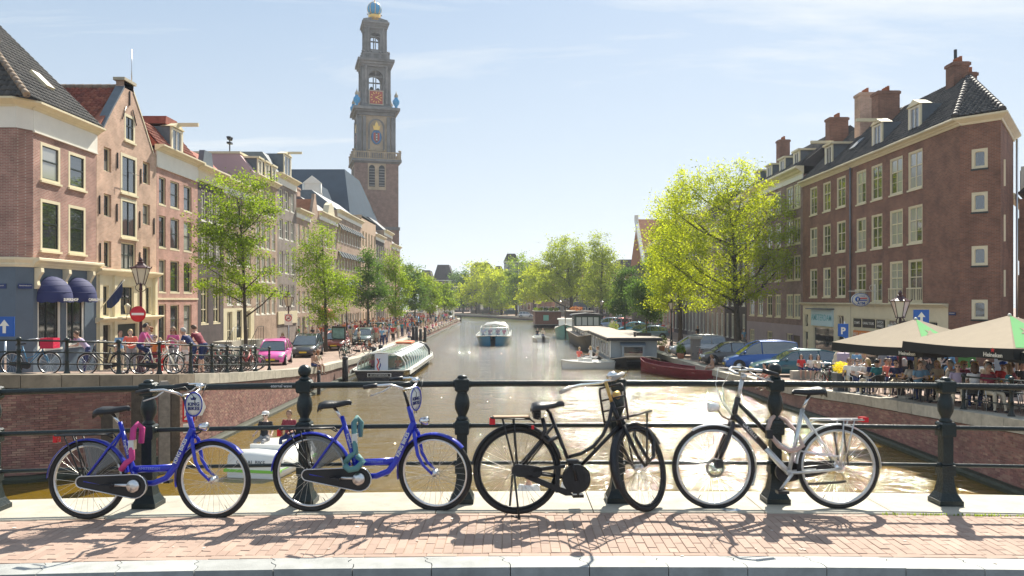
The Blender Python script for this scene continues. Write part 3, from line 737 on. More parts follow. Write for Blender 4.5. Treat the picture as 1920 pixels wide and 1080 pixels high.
for c, w in ((1.15, .95), (3.15, .88)):
 mb = h.mb(); vs = []; n, k = 14, 6
 for j in range(k+1):
  t = math.pi/2*j/k
  for i in range(n+1):
   a = math.pi*i/n; puff = 1+.015*math.cos(j*math.pi)
   vs.append((c-w*math.cos(a)*math.cos(t*.97)*puff, -.03-.85*math.sin(a)*math.cos(t*.97), 1.78+.98*math.sin(t)))
 fs = [(j*(n+1)+i, j*(n+1)+i+1, (j+1)*(n+1)+i+1, (j+1)*(n+1)+i) for j in range(k) for i in range(n)]
 b0 = len(vs)
 for i in range(n+1):
  a = math.pi*i/n; vs.append((c-w*math.cos(a)*1.01, -.03-.86*math.sin(a), 1.66-.05*(i % 2)))
 fs += [(b0+i, b0+i+1, i+1, i) for i in range(n)]
 mb.add(vs, fs, True); aw = mb.build('awning', awn, h.root)
 rb = MB()
 for t in (.3, .62, .95):
  rb.tube([(c-w*1.012*math.cos(math.pi*i/n)*math.cos(t), -.03-.86*math.sin(math.pi*i/n)*math.cos(t), 1.78+.985*math.sin(t)+1.75) for i in range(n+1)], .009, 4)
 rb.build('awning_rib', mat('awning_rib', (.05, .065, .18), .7), aw)
 body = 'SUPERSHOP' if c < 2 else 'CANALSHOP'
 text(body[:9], 'awning_lettering', .17, (c+.0, -.93, 1.74+1.75), (R(90), 0, R(-8)), white, aw, .003, bold=.004)
for tx, loc, rz in (('LELIEGRACHT', (-.62, 1.0, 4.05), -90), ('PRINSENGRACHT', (-.32, .13, 4.05), -30)):
 pl = MB().cb((0, 0, 0), (.56, .02, .2)).build('street_name_plate', mat('plate_blue', (.015, .035, .14), .4), h.root, loc=(loc[0], loc[1]+(.0 if rz == -90 else .0), loc[2]), rz=R(rz))
 text(tx, 'lettering', .062, (0, -.014, .02), (R(90), 0, 0), white, pl, .001)
ev = 9.98; dz_ = .98
mb = h.mb()
mb.add([(-.9, -.3, ev), (4.95, -.3, ev), (4.95, 6.2, ev+6.4), (3.6, 6.2, ev+6.4), (-.9, 9, ev), (3.6, 9, ev+6.4)], [(0, 1, 2, 3), (4, 0, 3, 5)]); mb.add([(4.95, -.3, ev), (4.95, 9, ev), (4.95, 6.2, ev+6.4)], [(0, 1, 2)])
mb.build('roof', greyslate, h.root)
V1 = Vector((0, 6.5, 6.4)); L1 = V1.length
tiles(h.root, (-.9, -.3, ev+.03+1.75), (1, 0, 0), V1, 24, 30, .245, .31, tile_dark, keep=lambda u, v: v < L1 and u > v/L1*4.5-.05 and u < 5.85)
V2 = Vector((4.5, 0, 6.4)); L2 = V2.length
tiles(h.root, (-.9, 9, ev+.03+1.75), (0, -1, 0), V2, 38, 26, .245, .31, tile_dark, keep=lambda u, v: v < L2 and u < 9.3-v/L2*6.5 and u > 1.5, nparts=120, near=lambda p: -p.x)
hip = MB(); hip.M = None
for i in range(30):
 t0 = i/30; t1 = (i+1.15)/30; p = lambda t: (-.9+4.5*t, -.3+6.5*t, ev+1.75+.09+6.4*t)
 hip.tube([p(t0), p(t1)], [.14, .115], 8)
 if i < 18: hip.build('ridge_tile', mat('ridge_tile', (.30, .23, .17), .85, var=.25, vs=4), h.root); hip = MB()
sk = MB(); sk.M = Matrix.Translation((2.6, 1.25, ev+1.75+1.62)) @ Matrix.Rotation(R(44.5), 4, 'X'); sk.box(-.3, -.5, 0, .3, .5, .14); sk.build('skylight', cream, h.root)
h.mb().box(.02, .3, -2.4, .4, 8.9, 9.6).build('side_wall', b_corner, h.root)
bk = h.mb(); bk.box(4.6, .3, -2.4, 4.88, 8.9, 9.6); bk.build('side_wall', b_corner, h.root)
 # ---- 2: spout gable warehouse
h = House('gable_house', 'orange brick gable warehouse with loft doors and red tiled roof', 'L', 37.22, 43.5, -1.95, depth=10)
for a, b in ((.68, 1.38), (4.68, 5.5)):
 for z0, z1 in ((8.07, 9.27), (5.85, 6.97), (3.35, 4.65)): h.win(a, b, z0, z1, hs=(.5,), fm=cream, sm=sash, fw=.08, rec=.12, sill=True)
h.win(2.68, 3.78, 10.0, 11.4, vs=(.5,), hs=(.6,), fm=cream, sm=sash, fw=.14, rec=0)
for z0, z1 in ((7.25, 9.3), (4.95, 7.0)):
 h.win(2.3, 4.0, z0, z1, vs=(.5,), hs=(), fm=cream, sm=sash, fw=.16, rec=.0, name='loft_door', pc=0)
h.win(2.35, 3.9, 3.3, 4.72, vs=(.33, .66), hs=(.55,), fm=cream, sm=sash, fw=.07)
h.wall(9.92, b_gable, z0=3.1)
g = h.mb()
GP = [(0, 9.92), (6.28, 9.92), (5.75, 10.15), (4.9, 11.3), (3.62, 12.75), (3.62, 13.05), (2.66, 13.05), (2.66, 12.75), (1.35, 11.3), (.5, 10.15)]
g.add([(0, 0, 9.92), (6.28, 0, 9.92), (5.9, 0, 10.0), (.38, 0, 10.0)], [(0, 1, 2, 3)])
def gx(z): return interp(z, [(10.0, .42), (10.25, .62), (11.4, 1.5), (12.75, 2.66)])
for z0, z1 in ((10.0, 11.4), (11.4, 12.75)):
 a0, a1 = gx(z0), gx(z1)
 if z0 == 10.0:
  g.add([(a0, 0, z0), (2.68, 0, z0), (2.68, 0, z1), (a1, 0, z1)], [(0, 1, 2, 3)]); g.add([(3.78, 0, z0), (6.28-a0, 0, z0), (6.28-a1, 0, z1), (3.78, 0, z1)], [(0, 1, 2, 3)])
  g.add([(2.68,0,z0),(3.78,0,z0),(3.78,0,z1),(2.68,0,z1),(2.68,.2,z0),(3.78,.2,z0),(3.78,.2,z1),(2.68,.2,z1)], [(0,4,5,1),(1,5,6,2),(2,6,7,3),(3,7,4,0),(4,7,6,5)])
 else: g.add([(a0, 0, z0), (6.28-a0, 0, z0), (6.28-a1, 0, z1), (a1, 0, z1)], [(0, 1, 2, 3)])
g.add([(2.66, 0, 12.75), (3.62, 0, 12.75), (3.62, 0, 13.05), (2.66, 0, 13.05)], [(0, 1, 2, 3)]); g.build('gable', b_gable, h.root)
for sgn in (0, 1):
 mb = h.mb(); P_ = [(.38, 9.95), (.62, 10.25), (1.5, 11.4), (2.66, 12.78)]
 if sgn: P_ = [(6.28-a, b) for a, b in P_]
 mb.add([(a, -.03, b+.02) for a, b in P_]+[(a, .42, b+.04) for a, b in P_]+[(a, -.03, b-.12) for a, b in P_], [(i, i+1, 5+i, 4+i) for i in range(3)]+[(i, i+1, 9+i, 8+i) for i in range(3)])
 mb.build('gable_coping', lead if sgn == 0 else cream, h.root)
h.mb().box(2.5, -.1, 13.05, 3.78, .5, 13.2).build('gable_cap', sand, h.root)
h.mb().box(2.62, .0, 12.7, 3.66, .4, 13.05).build('chimney', b_gable, h.root)
for (u, z, hh) in ((.25, 5.9, .9), (1.9, 5.7, .9), (4.3, 5.6, .9), (5.95, 5.4, .9), (1.95, 8.4, .8), (4.42, 8.0, .8), (3.2, 11.9, .75), (.3, 3.6, .9), (4.3, 3.4, .9)): h.anchor(u, z, hh)
for s_ in (-1, 1): h.mb().tube([(3.14+s_*.75, -.04, 11.0), (3.14+s_*.35, -.04, 11.75)], .03, 4).build('wall_anchor', blackp, h.root)
h.mb().tube([(4.05, .3, 13.1), (4.05, .3, 15.1)], .03, 6).build('flue_pipe', alu, h.root)
h.mb().tube([(2.5, -.3, 7.95), (2.5, -.3, 8.3), (3.9, -.3, 8.3), (3.9, -.3, 7.95)], .015, 4).build('loft_rail', blackp, h.root)
h.box(9.9, b_gable)
ze, zrr = 9.85, 12.75
h.gableroof(ze, zrr, tile_red)
Vr = Vector((3.14, 0, zrr-ze)); Lr = Vr.length
tiles(h.root, (0, 10, ze+.06+1.95), (0, -1, 0), Vr, 45, 18, .235, .25, tile_red, keep=lambda u, v: v < Lr and u < 9.45, nparts=300, near=lambda p: -p.x)
for i in range(20):
 MB().tube([(3.14, .5+.46*i, zrr+2.06), (3.14, .5+.46*i+.5, zrr+2.06)], [.15, .13], 8).build('ridge_tile', MATS['ridge_tile'], h.root)
for a, b in ((.55, 1.15), (2.3, 3.7), (5.0, 5.6)): h.win(a, b, .95, 2.45, vs=(() if b-a < 1 else (.5,)), hs=(.6,), fm=cream, sm=sash, fw=.05, name='front_window', pc=0)
for a, b in ((.55, 1.3), (1.95, 4.1), (4.85, 5.6)): h.open.append((a, b, -1.8, .5))
h.wall(3.1, cream, name='front_wall')
h.cornice(2.95, 3.25, out=.35, name='front_cornice'); h.cornice(.62, .88, out=.4, name='front_ledge')
for u in (.1, 1.5, 4.4, 5.9): h.mb().box(u, -.12, -2.3, u+.28, .04, 2.94).build('pilaster', cream, h.root)
for a, b in ((.55, 1.3), (1.95, 4.1), (4.85, 5.6)): h.mb().box(a+.03, .12, -1.78, b-.03, .2, .48).build('door', sash if b-a > 1 else mat('dark_glass_door', (.02, .02, .022), .15), h.root)
 # ---- 3: rose brick house
h = House('brick_house', 'rose brick house with white frieze and dormer with hoist beam', 'L', 43.52, 49.2, -2.1)
cols = ((.3, 1.15), (1.75, 2.95), (3.6, 4.75))
h.grid(cols, ((7.2, 8.75), (4.75, 6.55), (2.2, 4.05)), hs=(.5,), fm=cream, sm=sash, fw=.07, rec=.08)
h.grid(cols[1:], ((-.45, 1.45),), hs=(.55,), fm=cream, sm=sash, fw=.07)
h.win(.25, 1.2, -2.0, 1.5, vs=(.5,), hs=(.3, .55, .78), fm=cream, sm=sash, fw=.09, name='front_door', sill=False, pc=0)
h.wall(9.3, b_rose); h.cornice(10.15, 10.5, out=.5, frieze=.85); h.box(10.2, b_rose)
h.mb().box(.0, -.05, 1.75, 5.68, .0, 1.85).build('string_course', cream, h.root)
mb = h.mb(); mb.prism([(-.1, 10.45), (1.2, 12.0), (8, 12.0), (8, 10.45)], 0.02, 5.66, 'x'); mb.build('roof', tile_red, h.root)
tiles(h.root, (0, -.1, 10.5+2.1), (1, 0, 0), (0, 1.3, 1.55), 23, 6, .245, .3, tile_red, keep=lambda u, v: (u < 1.9 or u > 3.9) and v < 2.0)
h.dormer(2.1, 3.6, 10.5, 12.0, y0=.1, hoist=True, style=1)
mb = h.mb(); mb.prism([(2.0, 12.14), (3.7, 12.14), (3.6, 12.6), (2.1, 12.6)], .4, 5, 'y'); mb.build('dormer_roof', tile_red, h.root)
 # ---- 4: dark house
h = House('dark_house', 'narrow nearly black brick house with cream cornice behind the street tree', 'L', 49.22, 53.6, -2.2)
cols = ((.55, 1.4), (1.8, 2.65), (3.05, 3.9))
h.grid(cols, ((6.9, 8.9), (4.2, 6.2)), hs=(.4,), vs=(.5,), fm=white, sm=white, fw=.07, single=True)
h.grid(((.55, 1.7), (2.6, 3.75)), ((.2, 3.2),), hs=(.3, .65), vs=(.5,), fm=cream, sm=cream, fw=.08)
h.wall(9.45, b_dark); h.cornice(10.0, 10.4, out=.5, frieze=.55, fm=cream); h.box(10.3, b_dark)
mb = h.mb(); mb.prism([(-.05, 10.35), (1.2, 11.6), (8, 11.6), (8, 10.35)], 0.02, 4.36, 'x'); mb.build('roof', tile_red, h.root)
h.mb().prism([(.8, 10.5), (2.6, 10.5), (2.3, 11.5), (1.1, 11.5)], .0, .35).build('neck_gable', lead, h.root)
def stoop(Y, label, flip=1):
 root = thing('stoop', label, 'stairs', (-20, Y, zl(Y)), R(90)); n = 6
 for i in range(n): MB().box(-.1+i*.27*1.0, -1.35, 0, .17+i*.27, -.05, .2*(i+1)).build('step', stone, root)
 MB().box(.17+(n-1)*.27, -1.35, 0, 3.0, -.05, .2*n).build('landing', stone, root)
 for y in (-1.33,):
  r_ = MB(); r_.tube([(-.1, y, .25), (-.1, y, 1.05), (n*.27, y, .2*n+.95), (2.9, y, .2*n+.95), (2.9, y, .2*n)], .022, 6)
  for i in range(1, 8):
   x = -.1+i*.38; zb_ = min(.2*n, .2*(x+.3)/.27); r_.tube([(x, y, zb_), (x, y, zb_+.86)], .012, 5)
  r_.build('hand_rail', blackp, root)
stoop(50.3, 'stone stoop with black handrail at the dark house door')
stoop(55.2, 'stone stoop with black handrail beside the pale ground floor')
 # ---- 5: brown house with pale ground floor
h = House('brown_house', 'brown brick house with white ground floor half hidden by the street tree', 'L', 53.62, 60.0, -2.3)
cols = ((.7, 1.7), (2.6, 3.7), (4.6, 5.6))
h.grid(cols, ((7.2, 9.2), (4.3, 6.5), (1.4, 3.6)), hs=(.45,), vs=(.5,), fm=white, sm=white, fw=.08, single=True)
h.grid(((.7, 1.7), (4.6, 5.6)), ((-1.5, .9),), hs=(.45,), vs=(.5,), fm=cream, sm=cream, fw=.08, single=True)
h.win(2.6, 3.7, -1.1, 1.0, hs=(.75,), fm=cream, sm=sash, fw=.1, name='front_door', single=True, sill=False)
h.wall(9.7, b_brown, z0=1.15); h.wall(1.15, cream, name='ground_floor_wall'); h.cornice(9.75, 10.3, out=.5, frieze=.5); h.box(10.2, b_brown); h.flatroof(10.2)
 # ---- 6: tall house with pink side wall
h = House('tall_pink_house', 'tall brown house with big pink blank side wall and mansard', 'L', 60.02, 65.9, -2.35, depth=14)
cols = ((.4, 1.35), (1.7, 2.65), (3.0, 3.95), (4.35, 5.3))
h.grid(cols, ((8.6, 10.6), (5.9, 8.0), (3.2, 5.3), (.6, 2.6)), hs=(.45,), vs=(.5,), fm=white, sm=white, fw=.09, single=True)
h.wall(11.3, b_brown); h.cornice(11.2, 11.6, out=.4, frieze=0); h.box(11.5, pink)
mb = h.mb(); mb.prism([(-.02, 11.6), (1.2, 13.1), (14, 13.1), (14, 11.4), (-.02, 11.4)], .004, 5.87, 'x'); mb.build('mansard_wall', pink, h.root)
h.mb().box(-.06, 1.1, 13.1, 5.95, 14.1, 13.28).build('roof_edge', cream, h.root)
h.mb().box(-.03, 4.2, 12.2, 0, 4.6, 12.45).build('vent', blackp, h.root)
for a in (.8, 2.6, 4.4): h.dormer(a, a+1.0, 11.65, 12.9, y0=.0)
mb = h.mb(); mb.tube([(.8, 1.2+1.0, 13.2), (.8, 2.2, 14.4)], .05, 6); mb.box(.55, 2.05, 14.0, 1.05, 2.35, 14.15); mb.lathe([(.12, 0), (.2, .25)], (.62, 2.2, 14.3), 8); mb.lathe([(.12, 0), (.2, .25)], (.98, 2.2, 14.3), 8); mb.build('siren', blackp, h.root)
 # ---- 7: grey house with hoist gable
h = House('grey_house', 'tall grey brick house with cream hoist dormer next to the pink side wall', 'L', 65.92, 71.7, -2.4)
cols = ((.5, 1.55), (2.2, 3.35), (4.0, 5.1))
h.grid(cols, ((9.75, 11.4), (7.1, 8.8), (4.1, 6.0), (1.2, 3.1)), hs=(.45,), fm=white, sm=white, fw=.08, single=True, vs=(.5,))
h.wall(11.75, b_grey); h.cornice(12.25, 12.65, out=.5, frieze=.45); h.box(12.3, lead); h.flatroof(12.3)
h.mb().prism([(0, 12.6), (1.3, 14.4), (8, 14.4), (8, 12.6)], .02, 1.7, 'x').build('roof', lead, h.root); h.mb().prism([(0, 12.6), (1.3, 14.4), (8, 14.4), (8, 12.6)], 4.2, 5.76, 'x').build('roof', lead, h.root)
h.dormer(1.9, 4.0, 12.65, 14.6, y0=.0, hoist=True, style=1)
h.mb().box(-.02, -.1, -.35, 5.8, 0, .75).build('shop_fascia', cream, h.root)
 # ---- 8..12
def plain(name, label, Y0, Y1, zt, wm, nc, rows, wf=white, ws=None, cor=True, side='L', roof=None, X=None, dep=9, sidem=None, group=None, wr=.5, zb=None, cat='house'):
 h = House(name, label, side, Y0, Y1, zb if zb is not None else (zl(Y0) if side == 'L' else zr(Y0))-.1, X=X, depth=dep, group=group, cat=cat); w = h.w
 st = w/nc
 h.grid([(st*(i+.5)-st*wr/2, st*(i+.5)+st*wr/2) for i in range(nc)], rows, hs=(.45,), vs=(.5,), fm=wf, sm=ws or wf, fw=.09, single=True)
 if side == 'L':
  for i in range(nc):
   c_ = st*(i+.5)
   if i % 3 == 1: h.win(c_-.5, c_+.5, -2.3, .15, hs=(.78,), fm=cream, sm=sash, fw=.08, name='front_door', single=True, sill=False)
   else: h.win(c_-.55, c_+.55, -1.7, .1, hs=(.5,), vs=(.5,), fm=wf, sm=ws or wf, fw=.09, single=True)
 h.wall(zt-.5, wm)
 if cor: h.cornice(zt-.45, zt, out=.45, frieze=.35 if cor == 1 else 0, fm=wf)
 h.box(zt-.1, sidem or wm)
 if roof: h.mb().prism([(0, zt-.1), (roof[0], zt+roof[1]), (dep, zt+roof[1]), (dep, zt-.1)], .02, w-.02, 'x').build('roof', roof[2], h.root)
 else: h.flatroof(zt-.1)
 return h
h = plain('low_house', 'low brown house with white cornice between the grey house and the red roof', 71.72, 76.7, 10.3, b_brown, 3, ((6.9, 8.9), (3.6, 5.8), (.6, 2.6)))
h = House('spout_gable_house', 'narrow house with orange red tiled roof and brick spout gable', 'L', 76.72, 80.2, -2.4)
h.grid(((.5, 1.35), (2.1, 2.95)), ((6.6, 8.4), (3.6, 5.4), (.7, 2.5)), hs=(.5,), fm=white, sm=white, single=True); h.wall(9.6, b_brown); h.box(9.6, b_brown)
h.mb().prism([(0, 9.6), (3.48, 9.6), (2.1, 12.1), (2.1, 12.5), (1.4, 12.5), (1.4, 12.1)], -.02, .25).build('gable', b_brown, h.root)
h.gableroof(9.6, 12.0, tile_or)
h = plain('cream_cornice_house', 'brown house with tall cream cornice and round pediment left of the church', 80.22, 88.7, 11.0, b_brown, 4, ((7.4, 9.4), (4.3, 6.4), (1.2, 3.2)), roof=(2, 1.5, greyslate))
h.mb().prism([(2.6, 11.0), (5.8, 11.0), (5.2, 12.0), (4.2, 12.4), (3.2, 12.0)], -.3, .3).build('pediment', cream, h.root)
h.chimney(1.4, 2.5, 12, 13.6, 1.2, .9, 3, b_gable)
h = plain('awning_house', 'brown building with many small dark awnings over its windows', 88.72, 102.8, 12.2, b_brown, 9, ((8.6, 10.6), (5.4, 7.4), (2.2, 4.2)), wr=.55, roof=(3, 2.2, lead))
for i in range(9):
 for z in (10.65, 7.45, 4.25):
  u = h.w/9*(i+.5); h.mb().prism([(0, z), (-.55, z-.75), (-.5, z-.8), (0, z-.12)], u-.55, u+.55, 'x').build('window_awning', sash, h.root)
h = plain('tan_house', 'plain tan building with blank side wall next to the church tower', 102.82, 113.5, 13.2, tan, 5, ((9, 11), (6, 8), (3, 5)), wf=cream, cor=False, dep=9)
k = 0
for (a, b, zt, m) in ((113.6, 121, 11.5, b_dark), (121.1, 129, 12.8, b_brown), (129.1, 138, 11.2, b_rose)):
 plain('canal_house', ['dark canal house past the tan building behind the trees', 'brown canal house second past the tan building', 'reddish canal house third past the tan building near the tower'][k], a, b, zt, m, 4, ((8, 10), (5, 7), (2, 4)), roof=(2.5, 2, greyslate)); k += 1
 # ------------------------------------------------------------ church and tower
tst = mat('tower_stone', (.20, .195, .185), .85, var=.35, vs=.35)
tsp = mat('tower_pale_stone', (.40, .31, .20), .85, var=.3, vs=.4)
tbr = brickmat('tower_brick', (.33, .19, .135), (.26, .15, .11), (.2, .16, .13), .4, .12, .02, dirt=.35)
slate_bl = mat('blue_slate', (.03, .055, .085), .9, spec=.15, var=.15, vs=.3)
tblue = mat('bright_blue_enamel', (.02, .30, .60), .35)
gold = mat('gilding', (.85, .55, .15), .35, .7)
clockred = mat('clock_red', (.42, .06, .03), .5)
TY = 200.0; TX = PX(697, TY)
tw = thing('church_tower', 'tall tiered brick and stone church tower with red clock and blue crown', 'tower', (TX, TY+4, -2.5), R(16.3))
def tbox(z0, z1, w, name, m, w2=None):
 mb = MB(); a = w/2; b = (w2 or w)/2; z0 += 2.5; z1 += 2.5
 mb.add([(-a,-a,z0),(a,-a,z0),(a,a,z0),(-a,a,z0),(-b,-b,z1),(b,-b,z1),(b,b,z1),(-b,b,z1)], [(0,3,2,1),(4,5,6,7),(0,1,5,4),(1,2,6,5),(2,3,7,6),(3,0,4,7)])
 return mb.build(name, m, tw)
def faces4(fn):
 """fn(mb) draws on the front face frame; repeated on the four sides as separate parts by the caller"""
 return [Matrix.Rotation(math.pi/2*i, 4, 'Z') for i in range(4)]
tbox(-2.6, 19.8, 11.4, 'shaft', tbr); tbox(19.8, 20.6, 11.8, 'string_course', tst); tbox(20.6, 36.9, 11.1, 'shaft', tbr)
for z0, z1, w in ((36.9, 37.3, 11.6), (37.3, 37.9, 12.6)): tbox(z0, z1, w, 'cornice', tst)
def balus(z, w, hgt, n):
 for q in faces4(None):
  mb = MB(); mb.M = q; a = w/2; z_ = z+2.5
  mb.box(-a, -a, z_+hgt-.25, a, -a+.35, z_+hgt); mb.box(-a, -a, z_, a, -a+.35, z_+.2)
  for i in range(n):
   x = -a+.5+(w-1)*i/(n-1); wd = .28 if i in (0, n//3, 2*n//3, n-1) else .1
   mb.box(x-wd, -a+.04, z_+.2, x+wd, -a+.3, z_+hgt-.25)
   if wd > .2: mb.ball((x, -a+.17, z_+hgt+.35), .28, 8, 5)
  mb.build('balustrade', tst if hgt < 1.9 else tsp, tw)
balus(37.9, 12.4, 1.9, 22)
tbox(37.95, 50.0, 8.9, 'second_stage', tsp); tbox(38, 39.8, 9.9, 'plinth', tst)
for q in faces4(None):
 for x in (-4.2, -3.1, 3.1, 4.2): mb = MB(); mb.M = q; mb.box(x-.42, -4.95, 42.2, x+.42, -4.4, 51.6); mb.build('corner_column', tst, tw)
 mb = MB(); mb.M = q; n = 10
 o = [(-2.1, 42.8), (2.1, 42.8), (2.1, 49)]+[(2.1*math.cos(math.pi*i/n), 49+2.1*math.sin(math.pi*i/n)) for i in range(1, n)]+[(-2.1, 49)]
 i_ = [(a*.8, 42.8+(b-42.8)*.96) for a, b in o]; k = len(o)
 mb.add([(a, -4.62, b) for a, b in o]+[(a, -4.62, b) for a, b in i_]+[(a, -4.46, b) for a, b in i_], [(j, (j+1) % k, k+(j+1) % k, k+j) for j in range(k)]+[(k+j, k+(j+1) % k, 2*k+(j+1) % k, 2*k+j) for j in range(k)])
 mb.build('niche_arch', tst, tw)
 for x in (-1.25, 1.25):
  mb = MB(); mb.M = q; A = [(-.75, 33.4), (.75, 33.4), (.75, 38.2)]+[(.75*math.cos(math.pi*i/6), 38.2+.75*math.sin(math.pi*i/6)) for i in range(1, 6)]+[(-.75, 38.2)]
  mb.prism([(a+x, b) for a, b in A], -5.62, -5.4); o = mb.build('louvred_opening', mat('louvre_dark', (.02, .022, .025), .8), tw)
  mb = MB(); mb.M = q
  for i in range(7): mb.box(x-.7, -5.75, 33.6+i*.7, x+.7, -5.6, 33.85+i*.7)
  mb.build('louvre', tst, o)
 mb = MB(); mb.M = q; mb.box(-2.3, -5.60, 32.6, 2.3, -5.5, 39.6); mb.build('opening_surround', tsp, tw)
 mb = MB(); mb.M = q; A = [(-2.4, 8), (2.4, 8), (2.4, 18.5)]+[(2.4*math.cos(math.pi*i/8), 18.5+2.4*math.sin(math.pi*i/8)) for i in range(1, 8)]+[(-2.4, 18.5)]
 mb.prism(A, -5.74, -5.6); mb.build('blind_arch', tst, tw)
for z0, z1, w in ((49.4, 50.2, 9.6), (50.2, 50.7, 10.8), (50.7, 51.4, 11.9)): tbox(z0, z1, w, 'cornice', tst)
tbox(51.4, 52.6, 8.6, 'plinth', tst, 7.4)
def belfry(z0, z1, w, pier, mull):
 for q in faces4(None):
  mb = MB(); mb.M = q; a = w/2; z0_, z1_ = z0+2.5, z1+2.5
  mb.box(-a, -a, z0_, -a+pier, -a+pier, z1_); mb.build('corner_pier', tst, tw)
  mb = MB(); mb.M = q; r_ = a-pier; zs = z1_-r_-.8; n = 8
  A = [(-a+pier, z1_), (a-pier, z1_)]+[(r_*math.cos(math.pi*i/n), zs+r_*.9*math.sin(math.pi*i/n)) for i in range(n+1)]
  mb.prism(A, -a+.25, -a+.8)
  mb.box(-a+pier, -a+.25, z0_, a-pier, -a+.8, z0_+1.0)
  mb.box(-.12, -a+.3, z0_+1.0, .12, -a+.6, zs+r_*.85); mb.box(-a+pier, -a+.3, zs-.15, a-pier, -a+.6, zs+.15); mb.build('arch', tst, tw)
  for s_ in (-1, 1):
   mb = MB(); mb.M = q; mb.lathe([(.38, z0_), (.34, z0_+.4), (.3, z1_-.5), (.42, z1_)], (s_*(a-pier*.5), -a-.12, 0), 8); mb.build('column', tst, tw)
belfry(52.6, 62.4, 7.0, 1.7, 1)
for i, (x, z) in enumerate(((-.9, 59.0), (.9, 59.0), (0, 58.0))):
 MB().lathe([(.75, z), (.6, z+.3), (.42, z+1.0), (.1, z+1.25)], (x, (i-1)*.8, 0), 10).build('bell', mat('bronze_bell', (.06, .085, .07), .5, .6), tw)
for z0, z1, w in ((62.3, 62.9, 7.8), (62.9, 63.5, 8.6), (63.5, 64.2, 9.4)): tbox(z0, z1, w, 'cornice', tst)
balus(64.2, 7.2, 1.7, 13)
tbox(64.2, 66.3, 5.8, 'plinth', tst)
belfry(66.2, 72.6, 5.2, 1.35, 1)
for z0, z1, w in ((72.5, 73.1, 5.8), (73.1, 73.7, 6.4), (73.7, 74.2, 7.0)): tbox(z0, z1, w, 'cornice', tst)
tbox(74.2, 75.2, 4.6, 'crown_base', tst, 3.2)
for q in faces4(None):
 mb = MB(); mb.M = q @ Matrix.Rotation(R(45), 4, 'Z'); mb.prism([(-1.5, 76.6), (-4.3, 76.6), (-4.3, 77.3), (-3.5, 77.6), (-2.2, 78.2), (-1.5, 78.4)], -.3, .3, 'x'); mb.build('scroll', tst, tw)
cr = MB(); cr.lathe([(1.1, 77.3), (1.0, 77.9), (1.3, 78.2), (1.5, 78.6), (1.7, 79.2), (1.6, 79.3)], n=16); cb_ = cr.build('crown_rim', gold, tw)
MB().ball((0, 0, 80.9), (1.85, 1.85, 1.95), 20, 12).build('crown_globe', tblue, tw)
for i in range(8):
 a = math.pi*2*i/8
 MB().tube([(math.cos(a)*1.87*math.cos(t), math.sin(a)*1.87*math.cos(t), 80.9+1.98*math.sin(t)) for t in np.linspace(-.9, 1.5, 9)], .075, 6).build('crown_hoop', gold, tw)
 MB().ball((math.cos(a)*1.8, math.sin(a)*1.8, 79.5), .2, 8, 5).build('crown_pearl', sand, tw)
MB().tube([(0, 0, 83), (0, 0, 87.5)], .12, 6).build('finial_rod', gold, tw)
for q in faces4(None):
 mb = MB(); mb.M = q; mb.box(-1.75, -4.05, 54.9, 1.75, -3.85, 58.6); ck = mb.build('clock_face', clockred, tw)
 mb = MB(); mb.M = q
 for a in (54.9, 58.4): mb.box(-1.9, -4.12, a-.1, 1.9, -3.9, a+.12)
 for a in (-1.85, 1.67): mb.box(a, -4.11, 54.9, a+.18, -3.9, 58.4)
 mb.build('clock_frame', sand, ck)
 for i in range(12):
  mb = MB(); a = math.pi*2*i/12; mb.M = q @ Matrix.Translation((0, -4.08, 56.7)) @ Matrix.Rotation(a, 4, 'Y'); mb.box(-.09, -.04, 1.0, .09, .02, 1.5); mb.build('hour_mark', gold, ck)
 for a, l in ((58, .85), (118, 1.2)):
  mb = MB(); mb.M = q @ Matrix.Translation((0, -4.13, 56.7)) @ Matrix.Rotation(R(a), 4, 'Y'); mb.box(-.09, -.03, -.25, .09, .02, l); mb.build('clock_hand', gold, ck)
 fr = MB(); fr.M = q; fr.ball((0, -4.7, 46.3), (1.35, .1, 1.9), 12, 8); arms = fr.build('coat_of_arms', mat('arms_blue', (.05, .17, .35), .5), tw)
 mb = MB(); mb.M = q; mb.prism([(-.75, 47.4), (.75, 47.4), (.75, 45.6), (0, 44.8), (-.75, 45.6)], -4.88, -4.78); mb.build('shield', clockred, arms)
 mb = MB(); mb.M = q; mb.box(-.27, -4.93, 45.1, .27, -4.885, 47.39); mb.build('shield_pale', blackp, arms)
 for z in (46.9, 46.25, 45.6):
  mb = MB()
  for s_ in (-1, 1): mb.M = q @ Matrix.Translation((0, -4.96+.01*s_, z)) @ Matrix.Rotation(R(45)*s_, 4, 'Y'); mb.box(-.06, -.02, -.28, .06, .0, .28)
  mb.build('cross', white, arms)
 mb = MB(); mb.M = q; mb.prism([(-.7, 48.1), (.7, 48.1), (1.0, 49.4), (.55, 49.0), (.3, 49.8), (0, 50.3), (-.3, 49.8), (-.55, 49.0), (-1.0, 49.4)], -4.95, -4.7); mb.build('arms_crown', gold, arms)
for q in faces4(None):
 for R_, z, sc_ in ((5.3, 53.9, 1.0), (5.3, 53.9, 1.0)):
  pass
 mb = MB(); mb.M = q @ Matrix.Rotation(R(45), 4, 'Z'); mb.lathe([(.5, 53.9), (.3, 54.4), (.85, 55.2), (.9, 55.9), (.4, 56.5), (.5, 56.7)], (0, -7.1, 0), 10); u_ = mb.build('urn', tblue, tw)
 mb = MB(); mb.M = q @ Matrix.Rotation(R(45), 4, 'Z'); mb.lathe([(.35, 56.7), (.55, 57.2), (.15, 57.9), (.05, 58.4)], (0, -7.1, 0), 8); mb.build('urn_flame', sand, u_)
ch = thing('church', 'brick church with steep blue slate roof and pale stepped gable', 'church', (5, 150, -2.5))
